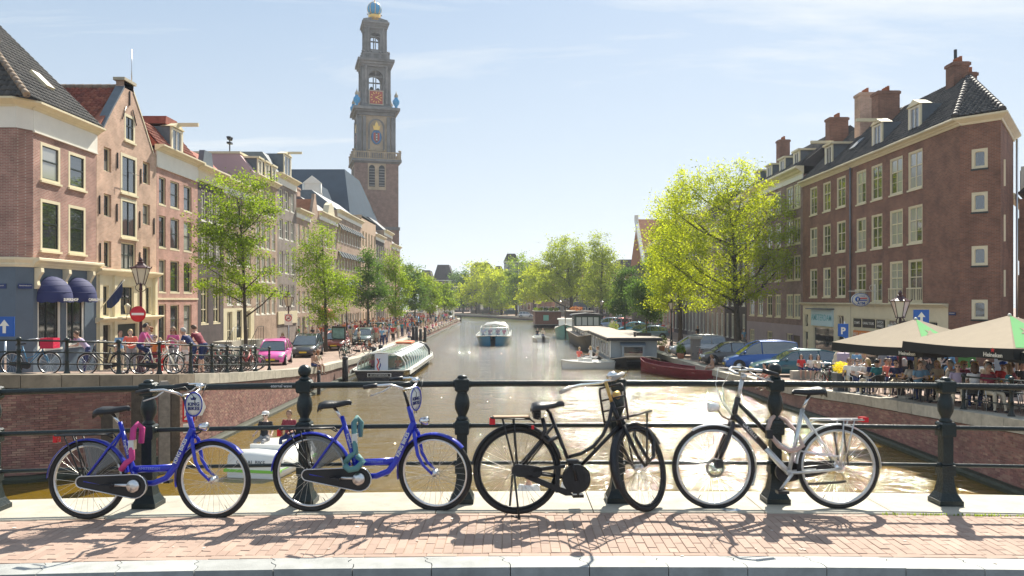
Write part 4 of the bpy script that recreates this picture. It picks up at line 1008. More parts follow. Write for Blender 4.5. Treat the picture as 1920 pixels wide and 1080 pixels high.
mb = MB(); mb.box(-62, 6, 0, -37.5, 40, 22); mb.build('nave_wall', tbr, ch)
mb = MB(); mb.add([(-66, 4, 21.5), (-37.3, 4, 21.5), (-37.3, 42, 21.5), (-66, 42, 21.5), (-66, 14, 32), (-40.5, 14, 32), (-40.5, 30, 32), (-66, 30, 32)], [(0,1,5,4),(1,2,6,5),(2,3,7,6),(4,5,6,7)]); mb.build('nave_roof', slate_bl, ch)
gx0, gY = PX(588, 148)-5, -3.0
mb = MB(); P_ = [(-3.4, 19.0), (3.4, 19.0), (2.6, 21.5), (1.5, 24.2), (1.5, 26.6), (0, 27.8), (-1.5, 26.6), (-1.5, 24.2), (-2.6, 21.5)]
mb.prism([(gx0+a, b) for a, b in P_], gY, gY+.6); mb.build('transept_gable', tbr, ch)
mb = MB(); mb.box(gx0-3.2, gY+.6, 0, gx0+3.2, 10, 21.5); mb.build('transept_wall', tbr, ch)
mb = MB(); mb.prism([(gx0-3.3, 21.2), (gx0+3.3, 21.2), (gx0, 27)], gY+.6, 14); mb.build('transept_roof', slate_bl, ch)
mb = MB()
for s_ in (-1, 1):
 pts = [(gx0+s_*a, gY-.15, b) for a, b in ((3.5, 19.0), (2.75, 21.5), (1.6, 24.2), (1.6, 26.4))]
 mb.tube(pts, .25, 4)
mb.box(gx0-1.9, gY-.3, 24.1, gx0+1.9, gY-.02, 24.6); mb.prism([(gx0-1.9, 26.4), (gx0+1.9, 26.4), (gx0, 27.9)], gY-.3, gY-.02); mb.box(gx0-1.5, gY-.15, 24.6, gx0+1.5, gY-.03, 26.4)
mb.box(gx0-3.3, gY-.2, 20.4, gx0+3.3, gY-.05, 20.8); mb.box(gx0-2.6, gY-.2, 22.2, gx0+2.6, gY-.05, 22.5); mb.build('gable_trim', white, ch)
mb = MB(); mb.prism([(gx0-.6, 20.9), (gx0+.6, 20.9), (gx0+.6, 23), (gx0, 23.6), (gx0-.6, 23)], gY-.25, gY-.1); mb.build('gable_window', white, ch)
mb = MB(); mb.prism([(gx0-.42, 21.1), (gx0+.42, 21.1), (gx0+.42, 22.9), (gx0, 23.3), (gx0-.42, 22.9)], gY-.3, gY-.24); mb.build('gable_pane', pane, ch)
ax = thing('annex', 'grey and brown annex with slanting flat roof between gable and tower', 'building', (PX(655, 125), 125, -2.5))
mb = MB(); mb.box(-3, 0, 0, 3.4, 10, 14.6); mb.build('annex_wall', b_brown, ax); mb = MB(); mb.add([(-3.2, -.3, 19), (4.2, -.6, 16.6), (4.2, 10, 16.6), (-3.2, 10, 19), (-3.2, -.3, 18.7), (4.2, -.6, 16.3), (4.2, 10, 16.3), (-3.2, 10, 18.7)], [(0,3,2,1),(4,5,6,7),(0,1,5,4),(1,2,6,5),(2,3,7,6),(3,0,4,7)]); mb.build('annex_roof', lead, ax)
mb = MB(); mb.box(-2.9, .02, 14.6, 3.3, 9.9, 16.5); mb.build('clerestory', greyslate, ax)
 # ------------------------------------------------------------ right bank houses
wk = dict(fm=cream, sm=cream, fw=.10)
slat = mat('dark_tile_roof', (.055, .05, .05), .7, var=.25, vs=3)
h = House('corner_building', 'dark brown brick corner building with cream shop front and tiled mansard', 'R', 38.0, 50.2, -2.6, depth=5)
colsA = [(50.2-a, 50.2-b) for a, b in ((49.4, 48.05), (47.35, 45.95), (45.05, 43.55), (42.95, 41.45))]
h.grid(colsA, ((7.8, 9.9), (4.85, 6.9)), vs=(.5,), hs=(.62,), fine=True, rec=.03, **wk)
h.grid(colsA, ((1.62, 3.95),), vs=(.5,), hs=(.6,), fine=True, rec=.03, name='french_window', **wk)
h.wall(10.3, b_right, z0=1.5)
for a, b in colsA:
 if a in (colsA[0][0], colsA[3][0], colsA[2][0]):
  mb = h.mb(); mb.box(a-.02, -.1, 2.35, b+.02, -.06, 2.41)
  for i in range(9): mb.box(a+.02+(b-a-.08)*i/8, -.095, 1.6, a+.05+(b-a-.08)*i/8, -.065, 2.35)
  mb.build('balcony_rail', cream, h.root)
h.cornice(10.28, 10.66, out=.38)
U0 = 12.2
CH = [(U0, 0), (U0+1.3, 1.2), (U0-3.8, 5.1)]
def bent_wall(h, pts, z0, z1, m, name='wall', holes=()):
 for i, (a, b) in enumerate(zip(pts, pts[1:])):
  L = math.hypot(b[0]-a[0], b[1]-a[1]); mb = h.mb(); q = lambda s, z, o=0: (a[0]+(b[0]-a[0])*s/L - (b[1]-a[1])/L*-o*-1, a[1]+(b[1]-a[1])*s/L + (b[0]-a[0])/L*-o*-1*-1, z)
  mb.add([(a[0], a[1], z0), (b[0], b[1], z0), (b[0], b[1], z1), (a[0], a[1], z1)], [(0, 1, 2, 3)]); mb.build(name, m, h.root)
bent_wall(h, CH[1:], -3.2, 10.3, b_right)
ang = math.atan2(1.2, 1.3); Lc = math.hypot(1.3, 1.2); cw = House.__new__(House)
cw.zb = h.zb; cw.w = Lc; cw.root = link('corner_wall', None, h.root, (U0, 0, 0)); cw.root.rotation_euler = (0, 0, ang); cw.open = [(.52, 1.22, z-.95, z) for z in (9.05, 6.95, 4.35, 1.75)]
cw.wall(10.3, b_right, z0=-3.2, rev=.1)
for a, b_, z0, z1 in cw.open:
 me, panes, sl = window_mesh(.70, .95, (), (), cream, cream, .12, True, False); q = link('small_window', me, h.root, (U0+a*math.cos(ang)-.02*math.sin(ang), a*math.sin(ang)+.02*math.cos(ang), z0-h.zb)); q.rotation_euler = (0, 0, ang)
 link('pane', panes[0][0], q); link('sill', MB().box(-.03, -.06, -.09, .73, .02, -.01).mesh('sill', sash), q)
ring_prism(h, cp(.36, 10.28, 10.66), [(U0, 0, .25, -1), (U0+1.3, 1.2, 1.25, .1), (U0-3.8, 5.1, .55, .85)], 'cornice', cream)
for z in (8.0, 5.3, 2.6):
 mb = h.mb(); c = (U0+.35, 2.0); mb.box(c[0]-.15, c[1]-.05, z-.7, c[0]-.1, c[1]+.1, z+.6); mb.build('slit_window', cream, h.root)
pl = MB().cb((0, 0, 0), (.6, .02, .16)).build('street_name_plate', MATS['plate_blue'], h.root, loc=(U0-.6, -.03, 1.15+2.6-.1), rz=0)
text('PRINSENGRACHT', 'lettering', .062, (0, -.014, .02), (R(90), 0, 0), white, pl, .001)
h.mb().tube([(U0-3.2, 4.9, -2.8), (U0-3.2, 4.9, 10.3)], .06, 6).build('drain_pipe', alu, h.root)
h.mb().tube([(.12, -.1, 1.6), (.12, -.1, 10.3)], .06, 6).build('drain_pipe', lead, h.root)
mb = h.mb(); zr_a = 14.25
mb.add([(-.0, -.2, 10.66), (U0, -.2, 10.66), (U0+1.45, 1.2, 10.66), (U0-3.8, 5.3, 10.66), (0, 3.5, zr_a), (7.0, 3.5, zr_a), (0, 7.2, 10.66)], [(0, 1, 5, 4), (1, 2, 5), (2, 3, 5), (3, 6, 4, 5), (0, 4, 6)]); mb.build('roof', slat, h.root)
Vm = Vector((0, 3.7, zr_a-10.66)); Lm = Vm.length
tiles(h.root, (.1, -.2, 10.7+2.6), (1, 0, 0), Vm, 52, 18, .235, .3, tile_dark, near=lambda p: p.y, keep=lambda u, v: v < Lm-.1 and u < 12.1-(v/Lm)*5.0)
A_, B_, C_ = Vector((U0, -.2, 10.72)), Vector((U0+1.45, 1.2, 10.72)), Vector((7.0, 3.5, zr_a+.06)); Uh = (B_-A_).normalized(); ua = (C_-A_).dot(Uh); Vh = (C_-A_)-Uh*ua; Lh = Vh.length; Lu = (B_-A_).length
tiles(h.root, A_-Uh*4+Vector((0, 0, 2.6)), Uh, Vh, 30, 26, .24, .3, tile_dark, keep=lambda u, v: v < Lh-.2 and ua*v/Lh-.02 < u-4 < Lu+(ua-Lu)*v/Lh-.05, nparts=120)
for p0, p1 in (((U0, -.25, 10.75), (7.0, 3.5, zr_a+.05)), ((U0+1.5, 1.2, 10.75), (7.0, 3.5, zr_a+.05))):
 for i in range(16):
  a, b = Vector(p0).lerp(Vector(p1), i/16), Vector(p0).lerp(Vector(p1), (i+1.15)/16); h.mb().tube([a, b], [.14, .12], 8).build('ridge_tile', slat, h.root)
h.dormer(6.7, 7.9, 11.0, 12.5, y0=.35, style=1); h.dormer(2.3, 3.5, 11.0, 12.5, y0=.35, style=1, hoist=True)
h.chimney(6.2, 2.9, 13, 15.2, .8, .9, 4); h.chimney(7.1, 3.3, 12.5, 14.4, .4, .5, 1)
h.chimney(.1, 1.5, 11.6, 15.2, .9, 1.4, 4)
h.mb().tube([(5.2, 3.8, 14), (5.2, 3.8, 16.3)], .09, 8).build('flue_pipe', blackp, h.root)
signblack = mat('sign_black', (.02, .02, .022), .35); orange = mat('orange_sign', (.75, .22, .04), .5)
def shopfront(h, u0, u1, bays, ztop=1.45, zbot=-2.7):
 for a, b, zs in bays:
  for (c, d) in zs: h.win(a, b, c, d, vs=(), hs=(), fm=cream, sm=cream, fw=.06, rec=.04, name='shop_window', sill=False, pc=0)
 h.wall(ztop, cream, u0=u0, u1=u1, z0=-3.2, name='shop_wall'); h.cornice(ztop-.12, ztop+.1, out=.3, u0=u0-.02, u1=u1+.02, name='shop_cornice', m=cream)
bays = [(.35, 1.5, ((-.05, .62), (-2.2, -.15))), (1.6, 3.35, ((-.05, .62),)), (3.45, 4.6, ((-.05, .62),)), (1.6, 4.6, ((-2.2, -.15),)),
 (4.85, 6.0, ((-.9, .62),)), (6.3, 7.5, ((-.1, .62), (-2.3, -.2))), (7.6, 10.2, ((-.1, .62), (-2.3, -.2)))]
shopfront(h, 0, 11.2, bays)
h.open = []; h.wall(1.5, b_right, u0=11.2, u1=12.2, z0=-3.2)
def board(h, u0, u1, z0, z1, m, body, tm, size, out=.02, sx=1):
 o = MB().box(-(u1-u0)/2, -out, -(z1-z0)/2, (u1-u0)/2, .0, (z1-z0)/2).build('sign_board', m, h.root, loc=((u0+u1)/2, -.0, (z0+z1)/2-h.zb))
 if body: text(body, 'lettering', size, (0, -out-.004, 0), (R(90), 0, 0), tm, o, .002, bold=.003, sx=sx)
 return o
board(h, .42, 1.42, .02, .56, signblack, 'STAMPS', white, .22); board(h, 1.68, 3.28, .02, .56, signblack, 'CANAL TOURS', white, .22); board(h, 3.52, 4.54, .02, .56, signblack, 'DUTCH\nANGELS', white, .22)
board(h, .38, 4.58, -.72, -.2, orange, 'HALL | OPEN | BOAT TOUR', white, .36)
board(h, 6.36, 7.44, -.02, .56, signblack, 'MUSEUM\nTOUR', white, .2); board(h, 7.7, 10.1, -.02, .56, signblack, 'DUTCH CHEESE', white, .3); board(h, 6.35, 10.1, -.72, -.25, orange, 'OPEN BOAT TOUR', white, .34)
blu = mat('sign_blue', (.01, .10, .42), .4); redm = mat('sign_red', (.62, .01, .02), .4)
o = board(h, 4.95, 5.9, -.5, .3, white, None, None, 0); MB().box(-.4, -.05, .02, .1, -.02, .2).build('sign_stripe', redm, o); MB().box(-.4, -.05, -.2, .4, -.02, 0).build('sign_stripe', blu, o)
sg = thing('bank_sign', 'oval white hanging sign with red and blue stripes reading ATM', 'sign', (21.0, 46.6, 1.75))
mb = MB(); mb.M = Matrix.Diagonal((1, 1, .72, 1)); mb.lathe([(.02, -.05), (.56, -.05), (.56, .05), (.02, .05)], (0, 0, 0), 28, ax='y'); mb.build('sign_disc', white, sg)
mb = MB(); mb.M = Matrix.Diagonal((1, 1, .72, 1)); mb.tube([(.53*math.cos(a), -.05, .53*math.sin(a)) for a in np.linspace(0, 6.283, 33)[:-1]], .02, 6, closed=True); mb.build('sign_rim', blu, sg)
MB().box(-.08, -.075, .06, .36, -.05, .12).build('sign_stripe', redm, sg); MB().box(-.08, -.075, -.06, .36, -.05, .0).build('sign_stripe', blu, sg)
MB().lathe([(.02, -.03), (.15, -.03), (.15, .0), (.02, .0)], (-.2, -.052, .03), 14, ax='y').build('sign_emblem', blu, sg); MB().cb((-.2, -.095, .03), (.06, .02, .16)).build('sign_emblem_mark', white, sg)
text('ATM', 'lettering', .22, (.02, -.056, -.22), (R(90), 0, 0), blu, sg, .003, bold=.006); text('eurochange', 'lettering', .11, (0, -.056, .23), (R(90), 0, 0), blu, sg, .002)
MB().tube([(-.7, .06, .52), (1.05, .06, .52)], .02, 6).tube([(.9, .06, .95), (.9, .06, -.45)], .025, 6).tube([(.75+.18*math.cos(a), .06, .72+.18*math.sin(a)) for a in np.linspace(0, 6, 14)], .012, 5).build('sign_bracket', white, sg)
h = House('middle_building', 'brown brick building with turquoise lettered shop sign and dormer', 'R', 50.22, 58.5, -2.6, depth=7)
colsB = [(58.5-a, 58.5-b) for a, b in ((57.1, 55.75), (54.7, 53.4), (52.4, 51.0))]
h.grid(colsB, ((7.95, 9.98), (4.97, 7.02), (1.95, 4.0)), vs=(.45,), hs=(.62,), fine=True, rec=.03, **wk)
h.wall(10.3, b_right, z0=1.5); h.cornice(10.28, 10.66, out=.38)
h.box(10.3, b_right, dep=5)
shopfront(h, 0, 8.26, [(.3, 1.0, ((-.3, .75), (-2.7, -.55))), (2.0, 5.6, ((-2.3, -.15),)), (6.2, 7.2, ((-.3, .75), (-2.7, -.55)))])
tq = mat('turquoise', (.12, .45, .48), .5); o = board(h, 1.9, 5.6, -.1, 1.05, mat('pale_turquoise', (.55, .72, .74), .5), "AMSTERDAM", tq, .62, out=.12)
MB().box(-1.95, -.5, .6, 1.95, .0, .68).build('sign_hood', lead, o)
for u in (.65, 6.7):
 h.mb().tube([(u+.2*math.cos(a), -.0, .25+.38*math.sin(a)) for a in np.linspace(0, 6.283, 17)[:-1]], .025, 5, closed=True).build('window_ornament', cream, h.root)
mb = h.mb(); mb.prism([(-.2, 10.66), (3.6, 14.4), (7, 11)], .02, 8.24, 'x'); mb.build('roof', slat, h.root)
Vb = Vector((0, 3.8, 3.74)); tiles(h.root, (.1, -.2, 10.7+2.6), (1, 0, 0), Vb, 34, 17, .235, .3, tile_dark, keep=lambda u, v: v < Vb.length-.1, nparts=300)
h.dormer(3.0, 4.2, 11.2, 12.7, y0=.5, hoist=True); h.chimney(.4, 1.7, 11.8, 15.4, .8, 1.4, 6); h.chimney(4.3, 2.2, 12.5, 16.2, .9, 1.1, 4, b_gable)
sk = MB(); sk.M = Matrix.Translation((6.6, 1.2, 12.2+2.6)) @ Matrix.Rotation(R(44), 4, 'X'); sk.box(-.4, -.5, 0, .4, .5, .1); sk.build('skylight', lead, h.root)
h = House('cornice_building', 'brown brick building with deep cream cornice and lilac plinth beyond the tree', 'R', 58.52, 72.5, -2.65, depth=8)
cC = [(72.5-a, 72.5-b) for a, b in ((71.6, 70.2), (69.2, 67.8), (66.8, 65.4), (64.6, 63.3), (62.0, 60.6), (60.4, 59.0))]
h.grid(cC, ((8.85, 10.7), (6.1, 8.1), (3.3, 5.2), (.35, 2.2)), vs=(.5,), hs=(.6,), rec=.03, single=True, **wk)
h.grid((cC[0], cC[2], cC[4]), ((-2.0, -.9),), vs=(.33, .66), hs=(.5,), single=True, **wk)
h.win(4.6, 5.4, -2.7, .1, fm=lilac, sm=sash, hs=(), name='entrance_door', single=True, sill=False)
h.open.append((11.6, 13.4, -2.9, -1.0)); h.mb().box(11.62, .1, -2.9, 13.38, .2, -1.0).build('garage_door', mat('door_wood', (.10, .07, .04), .6, var=.3), h.root)
h.wall(11.3, b_right2, z0=-.2); h.wall(-.2, lilac, name='plinth'); h.cornice(11.3, 11.9, out=.6, frieze=.3); h.box(11.3, b_right2)
mb = h.mb(); mb.prism([(-.3, 11.9), (3.6, 15.0), (8, 11.9)], .02, 13.96, 'x'); mb.build('roof', slat, h.root)
Vc = Vector((0, 3.9, 3.1)); tiles(h.root, (.1, -.3, 11.95+2.65), (1, 0, 0), Vc, 58, 16, .235, .31, tile_dark, keep=lambda u, v: v < Vc.length-.1, nparts=0)
for u in (2.0, 5.2, 8.4, 11.6): h.dormer(u, u+1.2, 12.0, 13.3, y0=.2)
h.chimney(.6, 2.7, 13.5, 16.6, .8, 1.0, 5)
k = 0
for (a, b, zt, m, nc) in ((72.6, 80, 11.5, b_dark, 4), (80.1, 88, 10.2, b_brown, 4), (88.1, 97, 11.8, b_grey, 5), (97.1, 105, 9.6, b_dark, 4), (105.1, 116, 11.2, b_rose, 5), (116.1, 128, 10.4, b_grey, 5)):
 lb = ['dark canal house just beyond the lilac plinth building', 'brown canal house with white ground floor behind the right trees', 'grey canal house behind the two slim trees on the right bank', 'low dark canal house behind the parked cars on the right bank', 'reddish canal house behind the tall elms', 'grey canal house before the red roofed one'][k]
 hh = plain('canal_house', lb, a, b, zt, m, nc, ((7.2, 9.2), (4.2, 6.2), (1.2, 3.2), (-2.0, .4)), side='R', roof=(3, 2.4, slat), dep=8); k += 1
rt = thing('red_roof_house', 'dark house with big orange tiled roof and white gable edge above the right trees', 'house', (24.8, 134, -2.7))
MB().box(-1.6, 0, 0, 12, 16, 11.0).build('wall', b_dark, rt)
MB().add([(-1.8, -.4, 11.0), (12, -.4, 11.0), (12, 8, 19.3), (-1.8, 8, 19.3), (-1.8, 16, 11), (12, 16, 11)], [(0, 1, 2, 3), (3, 2, 5, 4), (0, 3, 4)]).build('roof', tile_or, rt)
mb = MB(); mb.prism([(-.6, 10.9), (0, 10.7), (8.2, 18.9), (8.2, 20.0), (7.4, 20.0), (7.4, 19.0)], -2.3, -1.7, 'x'); mb.build('gable_edge', white, rt)
sb = thing('side_street_block', 'brown block in the side street with tall paired windows and dormers', 'building', (27.3, 42.0, -2.4), R(-128))
mb = MB(); mb.box(-16, .2, 0, 0, 8, 9.6); mb.build('wall', b_right, sb)
for z0, z1 in ((6.3, 8.8), (3.2, 5.7)):
 for i in range(8):
  me, panes, sl = window_mesh(.8, 2.3, (.5,), (.6,), cream, cream, .08, False, False); o = link('window', me, sb, (-1.3-i*1.25, .1, z0))
  MB().box(.1, .05, .1, .7, .06, 2.2).build('pane', pane, o)
mb = MB(); mb.prism([(0, 9.6), (-.3, 9.6), (-.35, 9.9), (0, 9.95)], -16, .1, 'x'); mb.build('cornice', cream, sb)
for i in range(5): MB().box(-2.2-i*2.4, .2, 9.95, -1.0-i*2.4, 3, 11.5).build('dormer', white, sb); MB().box(-2.05-i*2.4, .15, 10.15, -1.15-i*2.4, .2, 11.3).build('dormer_pane', pane, sb)
MB().prism([(.1, 9.95), (3, 12.5), (8, 12.5), (8, 9.9)], -16, -.1, 'x').build('roof', slat, sb)
MB().box(-9, -.3, .2, -1.5, .2, 2.4).build('porch', cream, sb)
 # ------------------------------------------------------------ far end of the canal
def far_house(x0, x1, Y, zt, m, label, roof=None, nfl=4, rz=0, rm=slat, nc=3):
 w = x1-x0; r_ = thing('distant_house', label, 'house', (x0, Y, -2.7), rz); H = zt+2.7
 MB().box(0, 0, 0, w, 9, H).build('wall', m, r_)
 for j in range(nfl):
  for i in range(nc):
   o = MB().box(w*(i+.5)/nc-.6, -.06, H*(j+.3)/nfl, w*(i+.5)/nc+.6, .0, H*(j+.82)/nfl).build('window', white, r_)
   MB().box(w*(i+.5)/nc-.45, -.09, H*(j+.34)/nfl, w*(i+.5)/nc+.45, -.06, H*(j+.78)/nfl).build('pane', pane, o)
 if roof: MB().prism([(-.2, H), (w+.2, H), (w*.78, H+roof), (w*.22, H+roof)], -.2, 9).build('roof', rm, r_)
 MB().box(-.2, -.4, H-.3, w+.2, 0, H+.1).build('cornice', white, r_)
 return r_
far_house(PX(812, 300), PX(850, 300), 300, 9.5, b_dark, 'dark roofed house closing the canal at its far left end', roof=6)
far_house(PX(786, 290), PX(811, 290), 290, 8.0, b_grey, 'lower dark house left of the dark roofed one at the far end', roof=5)
far_house(PX(852, 290), PX(880, 290), 290, 7.0, b_dark, 'low dark house far off beside the pale green tree', roof=3)
far_house(PX(882, 262), PX(925, 262), 262, 12.5, b_grey, 'grey far house with white dormers above the trees', roof=2.0)
far_house(PX(926, 255), PX(944, 255), 255, 11, b_brown, 'narrow brown far house behind the yellow green trees', roof=2)
far_house(PX(945, 250), PX(972, 250), 250, 14.2, bluegrey, 'far blue grey house with dark hipped roof above the trees', roof=2.6)
far_house(PX(973, 250), PX(1010, 250), 250, 14.0, b_grey, 'far grey flat roofed block right of the blue grey house')
far_house(PX(1011, 235), PX(1042, 235), 235, 9.5, b_rose, 'far reddish house behind the big elm', roof=3)
far_house(PX(1043, 225), PX(1075, 225), 225, 10.5, b_brown, 'far brown house behind the brown houseboat', roof=3)
far_house(PX(1076, 215), PX(1112, 215), 215, 9.5, bluegrey, 'far blue fronted house behind the tall elms', roof=3)
far_house(PX(1113, 205), PX(1150, 205), 205, 10, b_dark, 'far dark house left of the orange tiled roof', roof=3)
far_house(PX(1151, 195), PX(1200, 195), 195, 9, b_rose, 'far reddish house at the end of the right bank', roof=3)
 # ------------------------------------------------------------ trees
leaf_y = leafmat('leaves_yellow_green', (.075, .11, .012), (.36, .40, .012))
leaf_g = leafmat('leaves_fresh_green', (.045, .08, .014), (.19, .26, .012))
leaf_d = leafmat('leaves_dark_green', (.03, .055, .016), (.08, .14, .02))
leaf_p = leafmat('leaves_pale_green', (.08, .105, .03), (.26, .31, .025))
def crown_mesh(P, size, m, rs, droop=.35):
 """P: leaf centres (n,3)"""
 n = len(P); rg = np.random.RandomState(rs)
 a = rg.normal(size=(n, 3)); a[:, 2] *= .6; a /= np.linalg.norm(a, axis=1)[:, None]
 b = rg.normal(size=(n, 3)); b -= (b*a).sum(1)[:, None]*a; b /= np.linalg.norm(b, axis=1)[:, None]
 s = size*rg.uniform(.6, 1.25, n)[:, None]
 a *= s*.5; b *= s*.30
 v = np.stack([P-a, P+b-.1*a, P+a, P-b-.1*a], 1).reshape(-1, 3)
 me = bpy.data.meshes.new('crown'); me.vertices.add(4*n); me.vertices.foreach_set('co', v.ravel().astype(np.float32))
 me.loops.add(4*n); me.loops.foreach_set('vertex_index', np.arange(4*n, dtype=np.int32))
 me.polygons.add(n); me.polygons.foreach_set('loop_start', np.arange(0, 4*n, 4, dtype=np.int32)); me.polygons.foreach_set('loop_total', np.full(n, 4, dtype=np.int32))
 me.materials.append(m); me.update(calc_edges=True); return me
def tree(label, px, py, Y, lobes, m, nleaf, size, tr=.14, seed=1, zb=None, lean=0, fork=.45, group=None, clump=.42, name='street_tree', dense=.62):
 """px,py: foot of the trunk; lobes (px, py, rx, ry) as seen, turned into solids at the tree's own distance"""
 rg = np.random.RandomState(seed); X = PX(px, Y); z0 = zb if zb is not None else (zl(Y) if X < 0 else zr(Y))
 root = thing(name, label, 'tree', (X, Y, z0), 0, group); k = Y/F
 L = []
 for lx, ly, rx, ry in lobes: L.append(np.array([(lx-960)*k-X, rg.uniform(-.35, .35)*rx*k, CZ-(ly-HY)*k-z0, rx*k, rx*k*rg.uniform(.8, 1.1), ry*k]))
 vol = np.array([l[3]*l[4]*l[5] for l in L])**.8; vol /= vol.sum()
 top = max(l[2]+l[5] for l in L); cx = sum(l[0]*v for l, v in zip(L, vol)); cy = sum(l[1]*v for l, v in zip(L, vol))
 bot = min(l[2]-l[5] for l in L)
 nleaf = int(nleaf*1.45); tb = MB(); path = []; H = top*.86
 for i in range(12):
  t = i/11; path.append((cx*t**1.6*.8+.05*math.sin(t*7+seed)*tr*8*t, cy*t**1.6*.8+.06*math.cos(t*6+seed)*t, H*t))
 tb.tube(path, [tr*(1.35 if i == 0 else 1)*(1-.88*(i/11)**1.1) for i in range(12)], 9)
 cl = []; ncl = max(24, int(nleaf/62))
 for l, v in zip(L, vol):
  for _ in range(max(4, int(ncl*v))):
   d = rg.normal(size=3); d /= np.linalg.norm(d); r_ = rg.uniform(.25, 1)**.55*rg.choice([1, 1, 1, 1.12])
   if rg.rand() > dense and r_ < .6: r_ = .8
   cl.append(l[:3]+d*r_*l[3:])
 cl = np.array(cl); pts = []
 def tp(z):
  t = max(0, min(1, z/H)); i = min(10, int(t*11)); f = t*11-i; a, b = path[i], path[i+1]; return [a[j]+(b[j]-a[j])*f for j in range(3)]
 lim = []
 for l in L:
  z = max(bot*.55+.2, l[2]-abs(l[0]-cx)*.55-l[5]*.6); z = min(z, H*.9); s = tp(z); e = list(l[:3]); mdl = [(s[0]*.45+e[0]*.55), (s[1]*.45+e[1]*.55), s[2]*.6+e[2]*.4+.1]
  q = [s, mdl, e]; r0 = tr*.5*(1-z/H*.6); tb.tube(q, [r0, r0*.7, r0*.35], 6); lim.append((np.array(mdl), np.array(e), r0*.4))
 for c in cl[::2]:
  b = min(lim, key=lambda q: np.linalg.norm(q[1]-c)); s = b[1] if rg.rand() < .6 else b[0]
  if rg.rand() < .3: s = np.array(tp(max(.5, c[2]*.75)))
  mid = s*.5+c*.5+np.array([0, 0, .06*np.linalg.norm(c-s)]); r0 = max(.012, b[2]*.5); tb.tube([s, mid, c], [r0, r0*.6, r0*.25], 4, cap=False)
 tb.build('trunk', bark, root)
 per = rg.poisson(nleaf/len(cl), len(cl))
 for c, n in zip(cl, per):
  s = clump*rg.uniform(.6, 1.3); o = rg.normal(size=(n, 3))*np.array([s, s, s*.55]); ax_ = c-np.array([cx, cy, c[2]*.8+bot*.2]); ax_ /= max(.1, np.linalg.norm(ax_))
  o += np.outer(rg.normal(size=n)*s*.9, ax_); pts.append(c+o)
 P = np.concatenate(pts)
 link('crown', crown_mesh(P, size, m, seed), root); return root
tree('nearest street tree with slim trunk in front of the dark and brown houses', 462, 690, 43, [(450, 372, 62, 52), (405, 420, 42, 34), (492, 395, 30, 30), (432, 470, 62, 34), (385, 497, 26, 16), (455, 530, 52, 40), (498, 500, 24, 24), (440, 440, 50, 34), (520, 545, 26, 14), (400, 535, 26, 16)], leaf_g, 13000, .125, .125, 3, clump=.24)
tree('second street tree on the left bank with pointed top before the low house', 611, 660, 62, [(600, 455, 32, 34), (597, 510, 44, 32), (610, 560, 46, 32), (640, 530, 30, 26), (575, 480, 24, 20), (600, 595, 30, 16)], leaf_g, 10000, .15, .15, 5, clump=.3)
tree('third street tree on the left bank beside the awning house', 690, 622, 82, [(692, 500, 24, 30), (690, 535, 34, 28), (705, 560, 26, 22), (672, 560, 20, 18)], leaf_d, 6500, .2, .15, 7, clump=.35)
tree('fourth street tree on the left bank in front of the tower foot', 742, 612, 99, [(735, 500, 22, 26), (745, 540, 28, 28), (740, 575, 26, 18)], leaf_g, 6000, .22, .15, 9, clump=.38)
tree('fifth street tree on the left bank, dark and close to the tower', 778, 605, 118, [(775, 525, 22, 26), (778, 560, 26, 24)], leaf_d, 5000, .26, .15, 11, clump=.42)
tree('sixth street tree on the left bank above the white kiosks', 806, 600, 138, [(806, 540, 20, 22), (808, 565, 24, 18)], leaf_g, 4000, .3, .15, 13, clump=.45)
tree('seventh and last street tree on the left bank by the kiosks', 834, 597, 160, [(834, 548, 18, 18), (836, 566, 20, 14)], leaf_g, 3500, .34, .15, 15, clump=.5)
tree('tall leafy tree rising behind the left row of street trees', 800, 598, 175, [(768, 520, 26, 22), (742, 505, 18, 20), (795, 535, 26, 24)], leaf_p, 4000, .38, .2, 16, clump=.6)
for i, (px, Y, lb, m, lbl) in enumerate((
 (868, 262, [(866, 530, 22, 26), (870, 560, 22, 18)], leaf_d, 'blue green far tree at the left end of the far bank'),
 (893, 250, [(895, 515, 26, 26), (890, 550, 34, 24)], leaf_y, 'yellow green far tree before the white dormers'),
 (918, 240, [(922, 530, 24, 26), (915, 560, 26, 16)], leaf_y, 'second yellow green far tree near the narrow brown house'),
 (940, 232, [(940, 540, 20, 34), (938, 570, 22, 12)], leaf_y, 'slender yellowish far tree before the blue grey house'),
 (968, 218, [(972, 505, 24, 28), (975, 540, 34, 28), (960, 560, 22, 16)], leaf_g, 'fresh green tree right of the blue grey far house'),
 (1000, 205, [(1008, 520, 24, 26), (1000, 550, 28, 22)], leaf_y, 'yellow green round tree beside the big elm'))):
 tree(lbl, px, 592, Y, lb, m, 4500, .5, .25, 20+i, clump=.75, zb=-2.7, name='canal_tree')
tree('big spreading elm with dark limbs behind the brown houseboat', 1072, 603, 150, [(1065, 475, 40, 30), (1035, 500, 34, 28), (1095, 490, 30, 32), (1050, 535, 50, 26), (1088, 535, 34, 30), (1015, 545, 26, 20)], leaf_p, 15000, .33, .38, 31, clump=.6, name='canal_tree')
tree('tall thin leaved tree with pointed top right of the big elm', 1128, 605, 140, [(1125, 460, 18, 28), (1130, 500, 32, 34), (1120, 545, 36, 30), (1145, 560, 28, 20)], leaf_p, 10000, .3, .25, 33, clump=.55, name='canal_tree')
tree('dark narrow tree by the houseboats on the right bank', 1172, 640, 92, [(1172, 535, 22, 34), (1165, 575, 24, 18)], leaf_d, 6500, .2, .11, 35, clump=.35)
tree('small dark round tree behind the grey houseboat', 1212, 650, 80, [(1212, 560, 34, 32), (1225, 585, 22, 18), (1198, 545, 20, 20)], leaf_d, 7500, .18, .10, 37, clump=.34)
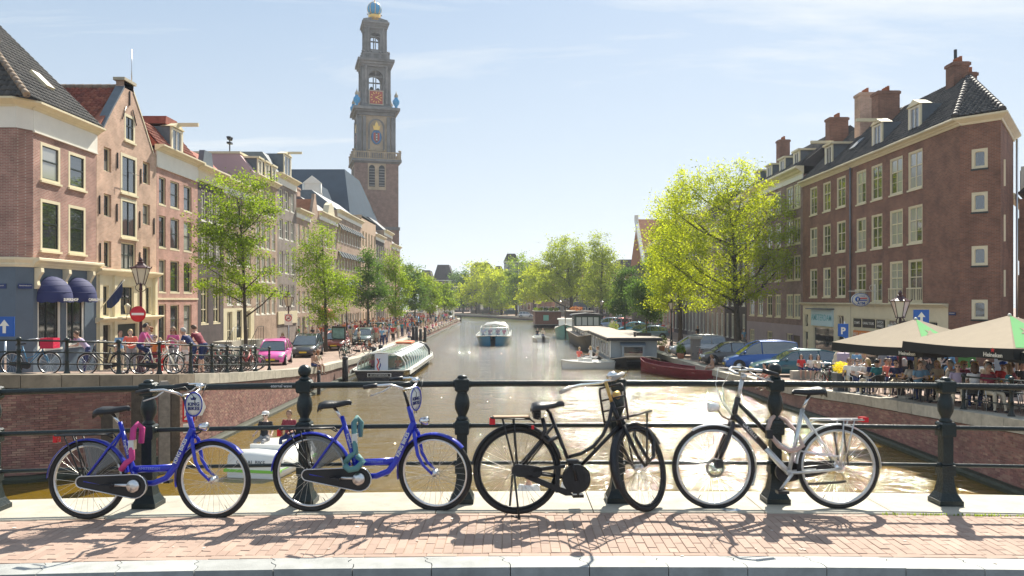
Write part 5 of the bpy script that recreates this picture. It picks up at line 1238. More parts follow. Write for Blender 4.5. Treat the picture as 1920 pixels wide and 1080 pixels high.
tree('very large yellow green tree on the right bank beside the brick buildings', 1384, 668, 61, [(1385, 380, 66, 55), (1290, 400, 44, 48), (1440, 410, 46, 46), (1335, 350, 46, 36), (1275, 470, 58, 52), (1360, 460, 70, 50), (1450, 470, 52, 44), (1395, 535, 62, 34), (1320, 545, 60, 36), (1465, 500, 34, 26), (1392, 318, 22, 22), (1255, 390, 26, 26), (1285, 345, 18, 30), (1240, 480, 26, 34)], leaf_y, 28000, .165, .27, 41, clump=.34, dense=.7)
tree('yellow green tree leaning behind the very large one', 1276, 650, 74, [(1265, 400, 38, 42), (1280, 350, 18, 30), (1250, 450, 38, 44), (1300, 520, 42, 34), (1250, 520, 38, 34), (1240, 560, 30, 20)], leaf_y, 14000, .19, .22, 43, clump=.42)
tree('dark tree at the right bank between the slim trees and the big one', 1240, 645, 100, [(1235, 500, 24, 26), (1228, 540, 30, 26)], leaf_g, 5000, .24, .13, 45, clump=.42)
 # ------------------------------------------------------------ bicycles
kblue = mat('bike_blue', (.008, .022, .40), .32, coat=.4, var=.25, vs=9)
saddle_m = mat('saddle_black', (.016, .017, .02), .42, bump=.2, bs=150)
refl = mat('red_reflector', (.65, .01, .02), .25)
lens = mat('lamp_lens', (.75, .75, .7), .1)
silver = mat('silver_paint', (.58, .58, .57), .28, .7)
brass = mat('worn_brass', (.55, .36, .12), .35, .8)
rackm = mat('rack_black', (.014, .014, .016), .4)
def arc(c, r, a0, a1, n=14, y=0):
 return [(c[0]+r*math.cos(R(a)), y, c[1]+r*math.sin(R(a))) for a in np.linspace(a0, a1, n)]
def wheel(root, c, r, rimm=alu, tw=.021, spokes=32, steer=None, spm=None, hub=.028, tread=rubber, rimw=.014):
 """c = hub position; steer = matrix in which the wheel stands"""
 M = steer or Matrix()
 mb = MB(); mb.M = M @ Matrix.Translation(c); mb.tube([(math.cos(a)*(r-tw), 0, math.sin(a)*(r-tw)) for a in np.linspace(0, 2*math.pi, 57)[:-1]], tw, 8, closed=True); w = mb.build('wheel', tread, root)
 mb = MB(); mb.M = M @ Matrix.Translation(c); rr = r-tw*2-.006; mb.tube([(math.cos(a)*rr, 0, math.sin(a)*rr) for a in np.linspace(0, 2*math.pi, 57)[:-1]], rimw, 6, closed=True, ex=.8); mb.build('rim', rimm, w)
 mb = MB(); mb.M = M @ Matrix.Translation(c)
 for i in range(spokes):
  a = 2*math.pi*i/spokes; s = 1 if i % 2 else -1; b = a+(.9 if i % 4 < 2 else -.9)
  mb.tube([(hub*math.cos(b), .03*s, hub*math.sin(b)), (rr*math.cos(a), 0, rr*math.sin(a))], .0014, 3, cap=False)
 mb.build('spokes', spm or steel, w)
 mb = MB(); mb.M = M @ Matrix.Translation(c); mb.lathe([(.012, -.055), (.012, -.035), (hub, -.034), (hub, -.028), (.02, -.02), (.02, .02), (hub, .028), (hub, .034), (.012, .035), (.012, .055)], (0, 0, 0), 12, ax='y'); mb.build('hub', spm or alu, w)
 mb = MB(); mb.M = M @ Matrix.Translation(c); mb.tube([(rr*math.cos(-1.1), 0, rr*math.sin(-1.1)), ((rr-.05)*math.cos(-1.12), 0, (rr-.05)*math.sin(-1.12))], .003, 4); mb.build('valve', blackp, w)
 return w
def saddle(root, c, ln=.26, w=.2, tilt=0, post=None, springs=False):
 mb = MB(); n = 12; vs = []; k = 9
 P_ = [(-.5, .30, -.02, .05), (-.46, .44, .012, .055), (-.32, .5, .022, .06), (-.15, .46, .018, .06), (.0, .30, .01, .055), (.15, .19, .006, .05), (.3, .14, .006, .045), (.44, .115, .004, .04), (.5, .06, -.012, .03)]
 for x, hw, zt, dr in P_:
  for j in range(n):
   a = math.pi*j/(n-1); yy = -math.cos(a)*hw*w; zz = zt - dr*(1-math.sin(a)**.6)
   vs.append((c[0]+x*ln, c[1]+yy, c[2]+zz+tilt*x*ln))
 fs = [(i*n+j, i*n+j+1, (i+1)*n+j+1, (i+1)*n+j) for i in range(k-1) for j in range(n-1)]
 b = len(vs)
 for x, hw, zt, dr in P_: vs.append((c[0]+x*ln*.96, c[1], c[2]-dr*.75+tilt*x*ln))
 for i in range(k-1): fs += [(i*n, (i+1)*n, b+i+1, b+i), (i*n+n-1, b+i, b+i+1, (i+1)*n+n-1)]
 fs += [tuple(range(0, n))+(b,), tuple(range((k-1)*n+n-1, (k-1)*n-1, -1))+(b+k-1,)]
 mb.add(vs, fs, True); s = mb.build('saddle', saddle_m, root)
 if springs:
  for y in (-.05, .05):
   sp = MB(); sp.tube([(c[0]-.09+.022*math.cos(t), c[1]+y+.022*math.sin(t), c[2]-.06-.065*t/25) for t in np.linspace(0, 25, 40)], .005, 4); sp.build('saddle_spring', rackm, s)
  MB().box(c[0]-.12, c[1]-.04, c[2]-.12, c[0]-.06, c[1]+.04, c[2]-.05).build('saddle_bracket', rackm, s)
 if post: MB().tube([post, (c[0]-.01, c[1], c[2]-.045)], .0135, 8).build('seat_post', chrome if not springs else rackm, root)
 return s
def fender(root, c, r, a0, a1, m, steer=None, w=.034, name='mudguard'):
 mb = MB(); mb.M = steer; n = 26; vs = []
 for a in np.linspace(a0, a1, n):
  ca, sa = math.cos(R(a)), math.sin(R(a))
  for t in (-1, -.6, 0, .6, 1): vs.append((c[0]+(r-.012*abs(t)**3)*ca, c[1]+t*w, c[2]+(r-.012*abs(t)**3)*sa))
  for t in (1, .6, 0, -.6, -1): vs.append((c[0]+(r-.004-.012*abs(t)**3)*ca, c[1]+t*w, c[2]+(r-.004-.012*abs(t)**3)*sa))
 mb.add(vs, [(i*10+j, i*10+(j+1) % 10, (i+1)*10+(j+1) % 10, (i+1)*10+j) for i in range(n-1) for j in range(10)], True); return mb.build(name, m, root)
def pedal(root, bb, ang, ln=.17, side=-1, m=alu):
 a = R(ang); e = (bb[0]+ln*math.cos(a), side*.10, bb[2]+ln*math.sin(a))
 cr = MB().tube([(bb[0], side*.075, bb[2]), (e[0], side*.095, e[2])], [.014, .010], 6).build('crank', m, root)
 MB().box(e[0]-.045, e[1]+side*.01, e[2]-.012, e[0]+.045, e[1]+side*.085, e[2]+.012).build('pedal', rackm, cr)
def chaincase(root, pts, m, y=-.055, th=.032, rim=None):
 mb = MB(); mb.prism(pts, y-th/2, y+th/2); c = mb.build('chain_guard', m, root)
 if rim: MB().tube([(p[0], y-th/2-.002, p[1]) for p in pts], .005, 5, closed=True).build('chain_guard_trim', rim, c)
 return c
def stadium(c0, r0, c1, r1, n=10):
 a = math.atan2(c1[1]-c0[1], c1[0]-c0[0]); d = math.hypot(c1[0]-c0[0], c1[1]-c0[1]); t = math.acos((r0-r1)/d)
 return [(c0[0]+r0*math.cos(a+x), c0[1]+r0*math.sin(a+x)) for x in np.linspace(t, 2*math.pi-t, n)] + [(c1[0]+r1*math.cos(a+x), c1[1]+r1*math.sin(a+x)) for x in np.linspace(-t, t, n)]
def steer_M(head0, head1, deg):
 ax_ = (Vector(head1)-Vector(head0)).normalized(); return Matrix.Translation(head0) @ Matrix.Rotation(R(deg), 4, ax_) @ Matrix.Translation(-Vector(head0))
def rack(root, x0, x1, z, m, hubp, w=.055, n=3, leg=True, slope=0):
 mb = MB(); zf = lambda x: z+slope*(x-x0)
 mb.tube([(x1, -w*.4, zf(x1)-.03), (x1-.04, -w, zf(x1)), (x0, -w, zf(x0)), (x0-.015, 0, zf(x0)), (x0, w, zf(x0)), (x1-.04, w, zf(x1)), (x1, w*.4, zf(x1)-.03)], .006, 6)
 for i in range(n):
  y = -w+2*w*(i+1)/(n+1); mb.tube([(x0, y, zf(x0)), (x1-.03, y, zf(x1))], .0045, 5)
 for t in (.2, .5, .85): xx = x0+(x1-x0)*t; mb.tube([(xx, -w, zf(xx)), (xx, w, zf(xx))], .0045, 5)
 o = mb.build('carrier', m, root)
 if leg:
  for s in (-1, 1):
   l = MB(); l.tube([(x0+.08, s*w, z), (hubp[0]-.02, s*.06, hubp[2]+.01)], .006, 6).tube([(x0+.17, s*w, z), (hubp[0]+.0, s*.06, hubp[2]+.01)], .006, 6); l.build('carrier_stay', m, root)
 return o
def king_bike(px, label, twist, lockm, pr_=15, basket=False, bottle=False, rz=0, py=961):
 Y = YY(py, 0)-.02; X0 = PX(px, Y)
 b = thing('bicycle', label, 'bicycle', (X0, Y, hump(X0)+.004), rz); r = .32
 b.rotation_euler = (R(-3.2), 0, rz)
 RH = (.065, 0, r); FH = (1.085, 0, r); BB = (.46, 0, .285)
 H0, H1 = (.917, 0, .66), (.862, 0, .86); SM = steer_M(H0, H1, twist)
 wheel(b, RH, r); wheel(b, FH, r, steer=SM)
 fr = MB()
 fr.tube([H0, H1], .021, 10)
 fr.tube([(.905, 0, .73), (.845, 0, .60), (.77, 0, .43), (.70, 0, .33), (.60, 0, .29), BB], [.027, .028, .028, .026, .024, .024], 10)
 fr.tube([(.745, 0, .415), (.60, 0, .405), (.41, 0, .40)], .024, 10, ex=1.2)
 fr.tube([BB, (.43, 0, .38), (.31, 0, .78)], [.024, .024, .018], 10)
 fr.tube([(BB[0], -.04, BB[2]), (BB[0], .04, BB[2])], .026, 10)
 for s in (-1, 1):
  fr.tube([(.33, s*.012, .70), (.24, s*.045, .57), (.07, s*.06, .33)], .010, 7); fr.tube([(BB[0]-.02, s*.03, BB[2]), (.2, s*.06, .29), (.065, s*.062, r-.005)], .011, 7)
 f = fr.build('frame', kblue, b)
 t = text('KING BIKES', 'frame_lettering', .042, (.845+.01, -.031, .585), (R(90), R(0), 0), lens, f, .001, bold=.001); t.rotation_euler = (R(90), R(-65), 0)
 t.rotation_euler = Matrix.Rotation(R(-65), 3, 'Y').to_4x4().to_euler(); t.matrix_local = Matrix.Translation((.818, -.031, .55)) @ Matrix.Rotation(R(-66), 4, 'Y') @ Matrix.Rotation(R(90), 4, 'X')
 t2 = text('Kingbikes', 'frame_lettering', .032, (0, 0, 0), (0, 0, 0), lens, f, .001); t2.matrix_local = Matrix.Translation((.378, -.025, .58)) @ Matrix.Rotation(R(73), 4, 'Y') @ Matrix.Rotation(R(90), 4, 'X')
 t3 = text('AMSTERDAM', 'frame_lettering', .03, (.57, -.0265, .408), (R(90), 0, 0), mat('pale_print', (.2, .25, .6), .5), f, .001)
 fk = MB(); fk.M = SM
 for s in (-1, 1): fk.tube([(.915, s*.02, .665), (.925, s*.047, .63), (.955, s*.05, .47), (1.0, s*.052, .39), (1.08, s*.055, r)], [.014, .016, .014, .012, .010], 8)
 fk.tube([(.917, -.02, .665), (.917, .02, .665)], .02, 8); fk.build('fork', kblue, b)
 fender(b, FH, r+.012, 42, 192, kblue, SM); fender(b, RH, r+.012, 10, 178, kblue)
 for a0 in (25,):
  g = MB();
  for s in (-1, 1):
   A = [(0.08+(.30)*math.cos(R(a)), s*.035, r+.30*math.sin(R(a))) for a in np.linspace(28, 100, 10)]
   g.add([(0.0+.11, s*.05, r+.02)]+A, [(0, i, i+1) for i in range(1, 10)])
  g.build('coat_guard', clear('smoky_guard', (.35, .36, .38), .12), b)
 saddle(b, (.255, 0, .895), .27, .21, .12, (.31, 0, .76))
 hb = MB(); hb.M = SM
 hb.tube([(.862, 0, .855), (.82, 0, .99)], .013, 8); hb.build('stem', blackp, b)
 bar = MB(); bar.M = SM
 P_ = [(.60, .27, 1.045), (.70, .275, 1.06), (.80, .25, 1.065), (.87, .17, 1.03), (.86, .09, 1.0), (.825, 0, .995)]
 bar.tube(P_+[(x, -y, z) for x, y, z in reversed(P_[:-1])], .011, 8); br = bar.build('handlebar', chrome, b)
 for s in (-1, 1):
  g = MB(); g.M = SM; g.tube([(.585, s*.268, 1.043), (.705, s*.276, 1.061)], .017, 8); g.build('grip', blackp, br)
  g = MB(); g.M = SM; g.tube([(.80, s*.25, 1.05), (.745, s*.255, 1.01), (.64, s*.262, .975)], .006, 5); g.build('brake_lever', alu, br)
  g = MB(); g.M = SM; g.tube([(.79, s*.25, 1.06), (.93, s*.16, 1.08), (.95, s*.05, .98), (.92, s*.02, .80)], .003, 4); g.build('cable', blackp, br)
 g = MB(); g.M = SM; g.lathe([(.02, 1.035), (.038, 1.045), (.036, 1.065), (.01, 1.08)], (.85, .2, 0), 10); g.build('bell', chrome, br)
 pt = MB(); pt.M = SM @ Matrix.Translation((.935, -.04, .93)) @ Matrix.Rotation(R(pr_), 4, 'Z') @ Matrix.Diagonal((1, 1, 1.45, 1)); pt.lathe([(.01, -.006), (.07, -.006), (.07, .006), (.01, .006)], (0, 0, 0), 24, ax='y'); po = pt.build('oval_plate', lens, b)
 pr = MB(); pr.M = pt.M; pr.tube([(.066*math.cos(a), -.008, .066*math.sin(a)) for a in np.linspace(0, 6.283, 25)[:-1]], .0045, 5, closed=True); pr.build('plate_rim', kblue, po)
 for tx, dz in (('KING', .0), ('BIKES', -.035)):
  q = text(tx, 'plate_lettering', .038, (0, 0, 0), (0, 0, 0), mat('navy_print', (.01, .02, .15), .5), po, .001, bold=.001); q.matrix_local = SM @ Matrix.Translation((.935, -.04, .93)) @ Matrix.Rotation(R(pr_), 4, 'Z') @ Matrix.Translation((0, -.009, dz)) @ Matrix.Rotation(R(90), 4, 'X')
 q = MB(); q.M = SM @ Matrix.Translation((.935, -.049, .965)) @ Matrix.Rotation(R(pr_), 4, 'Z'); q.prism([(-.018, 0), (.018, 0), (.024, .022), (.01, .012), (0, .026), (-.01, .012), (-.024, .022)], -.001, .001); q.build('plate_crown', MATS['navy_print'], po)
 lm = MB(); lm.M = SM; lm.lathe([(.012, -.045), (.028, -.03), (.036, .02), (.034, .03), (.01, .038)], (1.0, 0, .745), 12, ax='x'); l = lm.build('headlamp', chrome, b)
 q = MB(); q.M = SM; q.tube([(.925, 0, .68), (.97, 0, .70), (.985, 0, .735)], .006, 5); q.build('lamp_bracket', rackm, l)
 rack(b, -.19, .27, .675, rackm, RH, slope=.02)
 MB().cb((-.2, 0, .645), (.03, .06, .055)).build('tail_light', refl, b)
 chaincase(b, stadium((0.05, .31), .045, (.475, .275), .095), rackm, rim=alu)
 MB().lathe([(.01, -.02), (.05, -.018), (.05, 0), (.01, .002)], (BB[0]+.01, -.075, BB[2]-.005), 16, ax='y').build('chain_ring_cap', alu, b)
 pedal(b, BB, 178, side=-1); pedal(b, BB, -2, side=1)
 MB().tube([(-.02, -.08, r), (-.02, -.085, r-.02), (-.26, -.09, r+.12)], .006, 5).build('stand', alu, b) if False else None
 lk = MB(); lk.tube([(.35, -.045, .40), (.395, -.05, .46), (.44, -.05, .49), (.425, -.03, .56), (.415, 0, .64), (.405, .03, .72), (.425, .06, .76), (.45, .09, .72), (.44, .1, .6)], .024, 7)
 lo = lk.build('chain_lock', lockm, b); MB().cb((.425, -.02, .60), (.045, .05, .075)).build('padlock', alu, lo)
 return b
pinkp = mat('hot_pink_sleeve', (.55, .05, .22), .6, bump=.4, bs=30)
king_bike(148, 'blue rental bicycle with hot pink chain lock, nearest the shop side of the railing', -8, pinkp, py=961)
b2 = king_bike(568, 'blue rental bicycle with pale teal chain lock, touching the black bicycle', -14, pr_=72, lockm= mat('teal_sleeve', (.10, .24, .24), .6, bump=.4, bs=30), py=955)
lk = MB().tube([(.36, -.1, .39), (.40, -.12, .36), (.46, -.11, .37), (.50, -.07, .42), (.45, -.05, .46)], .026, 7).build('lock_bundle', MATS['teal_sleeve'], b2)
 # ---- black roadster
Y3 = YY(962, 0); X3 = PX(970, Y3)
b = thing('bicycle', 'old black Dutch roadster bicycle with front carrier and loop frame', 'bicycle', (X3, Y3-.05, hump(X3)+.005), R(2)); b.rotation_euler = (R(-3), 0, R(4.5))
bk_ = mat('old_black_enamel', (.010, .011, .014), .35, var=.3, vs=12); r = .355; RH = (0, 0, r); FH = (1.03, 0, r); BB = (.47, 0, .275)
H0, H1 = (.85, 0, .68), (.775, 0, .89); SM = steer_M(H0, H1, 44)
wheel(b, RH, r, rimm=bk_, tw=.022, spokes=36); wheel(b, FH, r, rimm=bk_, tw=.022, steer=SM, spokes=36)
fr = MB(); fr.tube([H0, H1], .020, 10); fr.tube([(.84, 0, .70), (.485, 0, .345)], .016, 9)
fr.tube([(.78, 0, .86), (.755, 0, .74), (.70, 0, .62), (.62, 0, .53), (.52, 0, .475), (.42, 0, .45)], .015, 9); fr.tube([(.62, 0, .53), (.645, 0, .505)], .012, 6)
fr.tube([BB, (.27, 0, .80)], .0155, 9); fr.tube([(BB[0], -.04, BB[2]), (BB[0], .04, BB[2])], .026, 10)
for s in (-1, 1): fr.tube([(.30, s*.02, .71), (0, s*.06, r)], .009, 6); fr.tube([(BB[0], s*.03, BB[2]), (0, s*.06, r)], .011, 6); fr.tube([(.235, s*.03, .60), (.06, s*.05, .38)], .006, 5)
fr.build('frame', bk_, b)
fk = MB(); fk.M = SM
for s in (-1, 1): fk.tube([(.85, s*.03, .69), (.90, s*.05, .53), (.96, s*.05, .43), (1.025, s*.055, r)], [.015, .014, .012, .010], 8); fk.tube([(.84, s*.07, .63), (.93, s*.07, .45), (1.02, s*.065, r+.01)], .006, 5)
fk.build('fork', bk_, b)
fender(b, RH, r+.016, 12, 172, bk_, w=.032); fender(b, FH, r+.016, 30, 205, bk_, SM, w=.032)
q = MB(); q.tube(arc((0, r), r-.0, 15, 75, 10, -.05), .012, 5); q.build('skirt_guard', bk_, b)
saddle(b, (.25, 0, .885), .27, .24, .10, (.27, 0, .80), springs=True)
hb = MB(); hb.M = SM; hb.tube([(.78, 0, .875), (.735, 0, 1.05)], .014, 8); hb.build('stem', brass, b)
bar = MB(); bar.M = SM; P_ = [(.50, .27, 1.02), (.60, .275, 1.055), (.70, .24, 1.075), (.775, .15, 1.07), (.77, .07, 1.06), (.735, 0, 1.06)]; bar.tube(P_+[(x, -y, z) for x, y, z in reversed(P_[:-1])], .0115, 8); br = bar.build('handlebar', chrome, b)
for s in (-1, 1):
 g = MB(); g.M = SM; g.tube([(.475, s*.27, 1.01), (.60, s*.275, 1.055)], .019, 8); g.build('grip', mat('grip_grey', (.35, .33, .30), .5), br)
q = MB(); q.M = SM; q.lathe([(.01, 1.05), (.045, 1.06), (.05, 1.09), (.02, 1.115)], (.70, -.10, 0), 12); q.build('bell', chrome, br)
fc = MB(); fc.M = SM
for s in (-1, 1): fc.tube([(.80, s*.12, .72), (.80, s*.125, .98), (.79, s*.11, 1.02)], .009, 6); fc.tube([(.80, s*.12, .745), (1.13, s*.13, .80)], .009, 6); fc.tube([(1.08, s*.12, .79), (1.035, s*.065, r)], .008, 6)
fc.tube([(.79, -.11, 1.02), (.79, .11, 1.02)], .009, 6)
for z in (.74, .83, .92): fc.tube([(.80, -.12, z), (.80, .12, z)], .008, 6)
for x in (.85, .94, 1.03, 1.13): fc.tube([(x, -.125, .745+(x-.8)*.167), (x, .125, .745+(x-.8)*.167)], .007, 6)
for y in (-.06, 0, .06): fc.tube([(.80, y, .745), (1.13, y, .80)], .006, 5)
fc.build('front_carrier', rackm, b)
q = MB(); q.M = SM; q.lathe([(.01, -.03), (.028, -.015), (.036, .02), (.01, .028)], (.85, 0, .95), 12, ax='x'); q.build('headlamp', brass, b)
o = rack(b, -.20, .14, .775, rackm, RH, w=.07, n=3, slope=-.04); MB().box(-.19, -.075, .776, .10, .075, .786).build('carrier_board', mat('carrier_wood', (.25, .17, .1), .7, var=.3, vs=20), o)
MB().cb((-.2, 0, .745), (.045, .06, .05)).build('tail_light', refl, b); MB().cb((.12, -.06, .70), (.02, .04, .03)).build('reflector', refl, b)
q = MB(); q.prism(stadium((.0, .36), .05, (.15, .345), .045), -.075, -.045); q.prism([(.12, .375), (.38, .40), (.38, .375), (.12, .345)], -.075, -.045); q.prism([(.10, .325), (.42, .19), (.44, .155), (.38, .155), (.05, .30)], -.075, -.045)
q.prism([(BB[0]+.115*math.cos(a), BB[2]+.01+.115*math.sin(a)) for a in np.linspace(0, 6.283, 22)[:-1]], -.076, -.044); q.box(.30, -.074, .18, .335, -.046, .385); q.build('chain_guard', bk_, b)
pedal(b, BB, 105, side=-1, m=bk_); pedal(b, BB, -75, side=1, m=bk_)
q = MB()
for s, x in ((-1, .01), (1, -.055)): q.tube([(-.03, s*.07, r-.02), (x, s*.12, -.06 if s < 0 else .015)], .009, 6)
q.tube([(.01, -.12, -.005+.0), (-.06, -.13, .02)], .008, 5); q.build('kickstand', rackm, b)
q = MB(); q.M = SM; q.tube([(1.15, -.05, .66), (1.20, -.06, .58), (1.16, -.06, .43), (1.09, -.06, .40), (1.05, -.05, .46), (1.06, .03, .62), (1.12, .05, .68), (1.15, -.05, .66)], .016, 6); q.build('chain_lock', blackp, b)
q = MB(); q.tube([(.20, -.05, .77), (.22, -.07, .68), (.19, -.08, .62), (.24, -.06, .58), (.32, -.05, .62)], .018, 6); q.build('lock_bundle', blackp, b)
 # ---- black and silver bicycle, faces left
Y4 = YY(953, 0); X4 = PX(1573, Y4)
b = thing('bicycle', 'black and silver bicycle with disc brake and beige lock, facing the opposite way', 'bicycle', (X4, Y4, hump(X4)+.004), R(180)); b.rotation_euler = (R(3), 0, R(180.5))
r = .345; RH = (0, 0, r); FH = (1.035, 0, r); BB = (.41, 0, .30); H0, H1 = (.872, 0, .73), (.822, 0, .92)
wheel(b, RH, r, rimm=silver, tw=.019, rimw=.017); wheel(b, FH, r, rimm=silver, tw=.019, rimw=.017)
fr = MB(); fr.tube([H0, H1], .024, 10); fr.tube([(.865, 0, .78), (.60, 0, .50)], .025, 10); fr.tube([(.825, 0, .875), (.58, 0, .62)], .018, 9)
fr.build('frame', blackp, b)
f2 = MB(); f2.tube([(.60, 0, .50), (.47, 0, .355), BB], .025, 10); f2.tube([(.58, 0, .62), (.48, 0, .53), (.40, 0, .49), (.33, 0, .50)], .014, 8); f2.tube([BB, (.285, 0, .82)], .018, 9)
for s in (-1, 1): f2.tube([(.29, s*.02, .79), (.15, s*.045, .56), (.01, s*.06, .36)], .010, 7); f2.tube([(BB[0], s*.035, BB[2]), (0, s*.06, r-.01)], .012, 7); f2.tube([(.34, s*.03, .485), (.2, s*.05, .455), (.02, s*.06, .44), (0, s*.062, .37)], .008, 6)
f2.tube([(BB[0], -.04, BB[2]), (BB[0], .04, BB[2])], .026, 10); f2.build('rear_frame', silver, b)
t = text('GAZELLE', 'frame_lettering', .04, (0, 0, 0), (0, 0, 0), lens, b, .001); t.matrix_local = Matrix.Translation((.735, .0265, .645)) @ Matrix.Rotation(R(180), 4, 'Z') @ Matrix.Rotation(R(46), 4, 'Y') @ Matrix.Rotation(R(90), 4, 'X')
fk = MB()
for s in (-1, 1): fk.tube([(.875, s*.025, .72), (.885, s*.05, .68), (.95, s*.052, .52), (1.03, s*.055, r)], [.018, .02, .018, .012], 8)
fk.tube([(.875, -.045, .70), (.875, .045, .70)], .018, 8); fk.build('fork', blackp, b)
q = MB().tube([(1.035+.068*math.cos(a), .05, r+.068*math.sin(a)) for a in np.linspace(0, 6.283, 21)[:-1]], [(.002, .011)]*20, 4, closed=True)
for i in range(6): q.tube([(1.035+.02*math.cos(i*1.047), .05, r+.02*math.sin(i*1.047)), (1.035+.066*math.cos(i*1.047+.5), .05, r+.066*math.sin(i*1.047+.5))], .004, 4)
q.build('brake_disc', mat('disc_steel', (.25, .24, .22), .4, 1), b); MB().cb((1.01, .07, r+.04), (.06, .04, .07)).build('brake_caliper', blackp, b)
fender(b, FH, r+.014, 60, 205, silver, w=.026); fender(b, RH, r+.014, 5, 182, silver, w=.026)
saddle(b, (.235, 0, .985), .27, .19, -.02, (.285, 0, .82))
hb = MB(); hb.tube([(.822, 0, .91), (.785, 0, 1.07)], .018, 8); hb.tube([(.785, 0, 1.07), (.76, 0, 1.11)], .022, 8); hb.build('stem', silver, b)
bar = MB(); P_ = [(.60, .27, 1.12), (.70, .28, 1.15), (.80, .24, 1.16), (.85, .15, 1.14), (.82, .06, 1.115), (.77, 0, 1.11)]; bar.tube(P_+[(x, -y, z) for x, y, z in reversed(P_[:-1])], .0115, 8); br = bar.build('handlebar', silver, b)
for s in (-1, 1):
 MB().tube([(.58, s*.268, 1.115), (.71, s*.28, 1.152)], .018, 8).build('grip', blackp, br); MB().tube([(.80, s*.24, 1.14), (.72, s*.26, 1.09), (.62, s*.265, 1.06)], .006, 5).build('brake_lever', silver, br)
 MB().tube([(.80, s*.24, 1.15), (.93, s*.2, 1.16), (.98, s*.1, 1.02), (.95, s*.04, .88), (.88, s*.03, .78)], .003, 4).build('cable', lens, br)
MB().lathe([(.01, -.05), (.03, -.04), (.045, .03), (.042, .04), (.01, .045)], (1.03, .0, .84), 12, ax='x').build('headlamp', lens, b); MB().tube([(.89, 0, .73), (.96, .0, .76), (1.0, .0, .83)], .005, 5).build('lamp_bracket', blackp, b)
rack(b, -.20, .24, .735, silver, RH, w=.06, n=3); MB().cb((-.22, 0, .735), (.05, .09, .04)).build('tail_light', refl, b)
MB().tube([(-.02, .05, .735), (-.06, .06, r+.02)], .008, 5).tube([(.02, -.05, .735), (-.03, -.06, r+.02)], .008, 5).build('luggage_strap', blackp, b)
chaincase(b, stadium((0.0, .35), .04, (.42, .295), .085), rackm, y=-.055)
pedal(b, BB, -50, side=1, m=silver); pedal(b, BB, 130, side=-1, m=silver)
MB().tube([(.28, .07, .215), (.02, .09, .235), (-.02, .10, .245)], .010, 6).build('kickstand', blackp, b)
MB().lathe([(.02, -.06), (.045, -.04), (.045, .05), (.02, .06)], (0, 0, r), 14, ax='y').build('gear_hub', chrome, b)
beige = mat('beige_sleeve', (.50, .36, .30), .6, bump=.4, bs=30)
lk = MB(); lk.tube([(.565+.0, .05, .60), (.50, .04, .52), (.42, .035, .48), (.36, .035, .49), (.30, .03, .52), (.325, -.05, .63), (.38, -.14, .72), (.46, -.16, .755), (.52, -.1, .72), (.585, .0, .645)], .019, 7); lo = lk.build('chain_lock', beige, b); MB().cb((.585, .045, .62), (.05, .05, .07)).build('padlock', blackp, lo)
q = MB(); q.M = Matrix.Translation((PX(1368, 6.3), 6.3, hump(1.7)+.008))
for i in range(9):
 a = i*.7; q.add([(.05*math.cos(a)+i*.012-.05, .02*math.sin(a), .002), (.05*math.cos(a+1)+i*.012-.05, .02*math.sin(a+1), .006), (.03*math.cos(a+2)+i*.012-.05, .03*math.sin(a+2), .018)], [(0, 1, 2)])
tag(q.build('litter', mat('pale_blue_plastic', (.55, .65, .75), .3)), 'shred of pale blue plastic under the silver bicycle wheel', 'litter')
mo = MB()
for i in range(160):
 x = rnd.uniform(3.0, 4.4); y = 6.25+rnd.gauss(0, .012); a = rnd.uniform(0, 6.28); l = .012
 mo.add([(x, y, hump(x)), (x+l*math.cos(a), y+l*math.sin(a), hump(x)+.004), (x+.5*l*math.cos(a), y+.5*l*math.sin(a), hump(x)+.022)], [(0, 1, 2)])
tag(mo.build('moss', leaf_g, kind='stuff'), 'moss growing in the joint by the railing', 'moss')
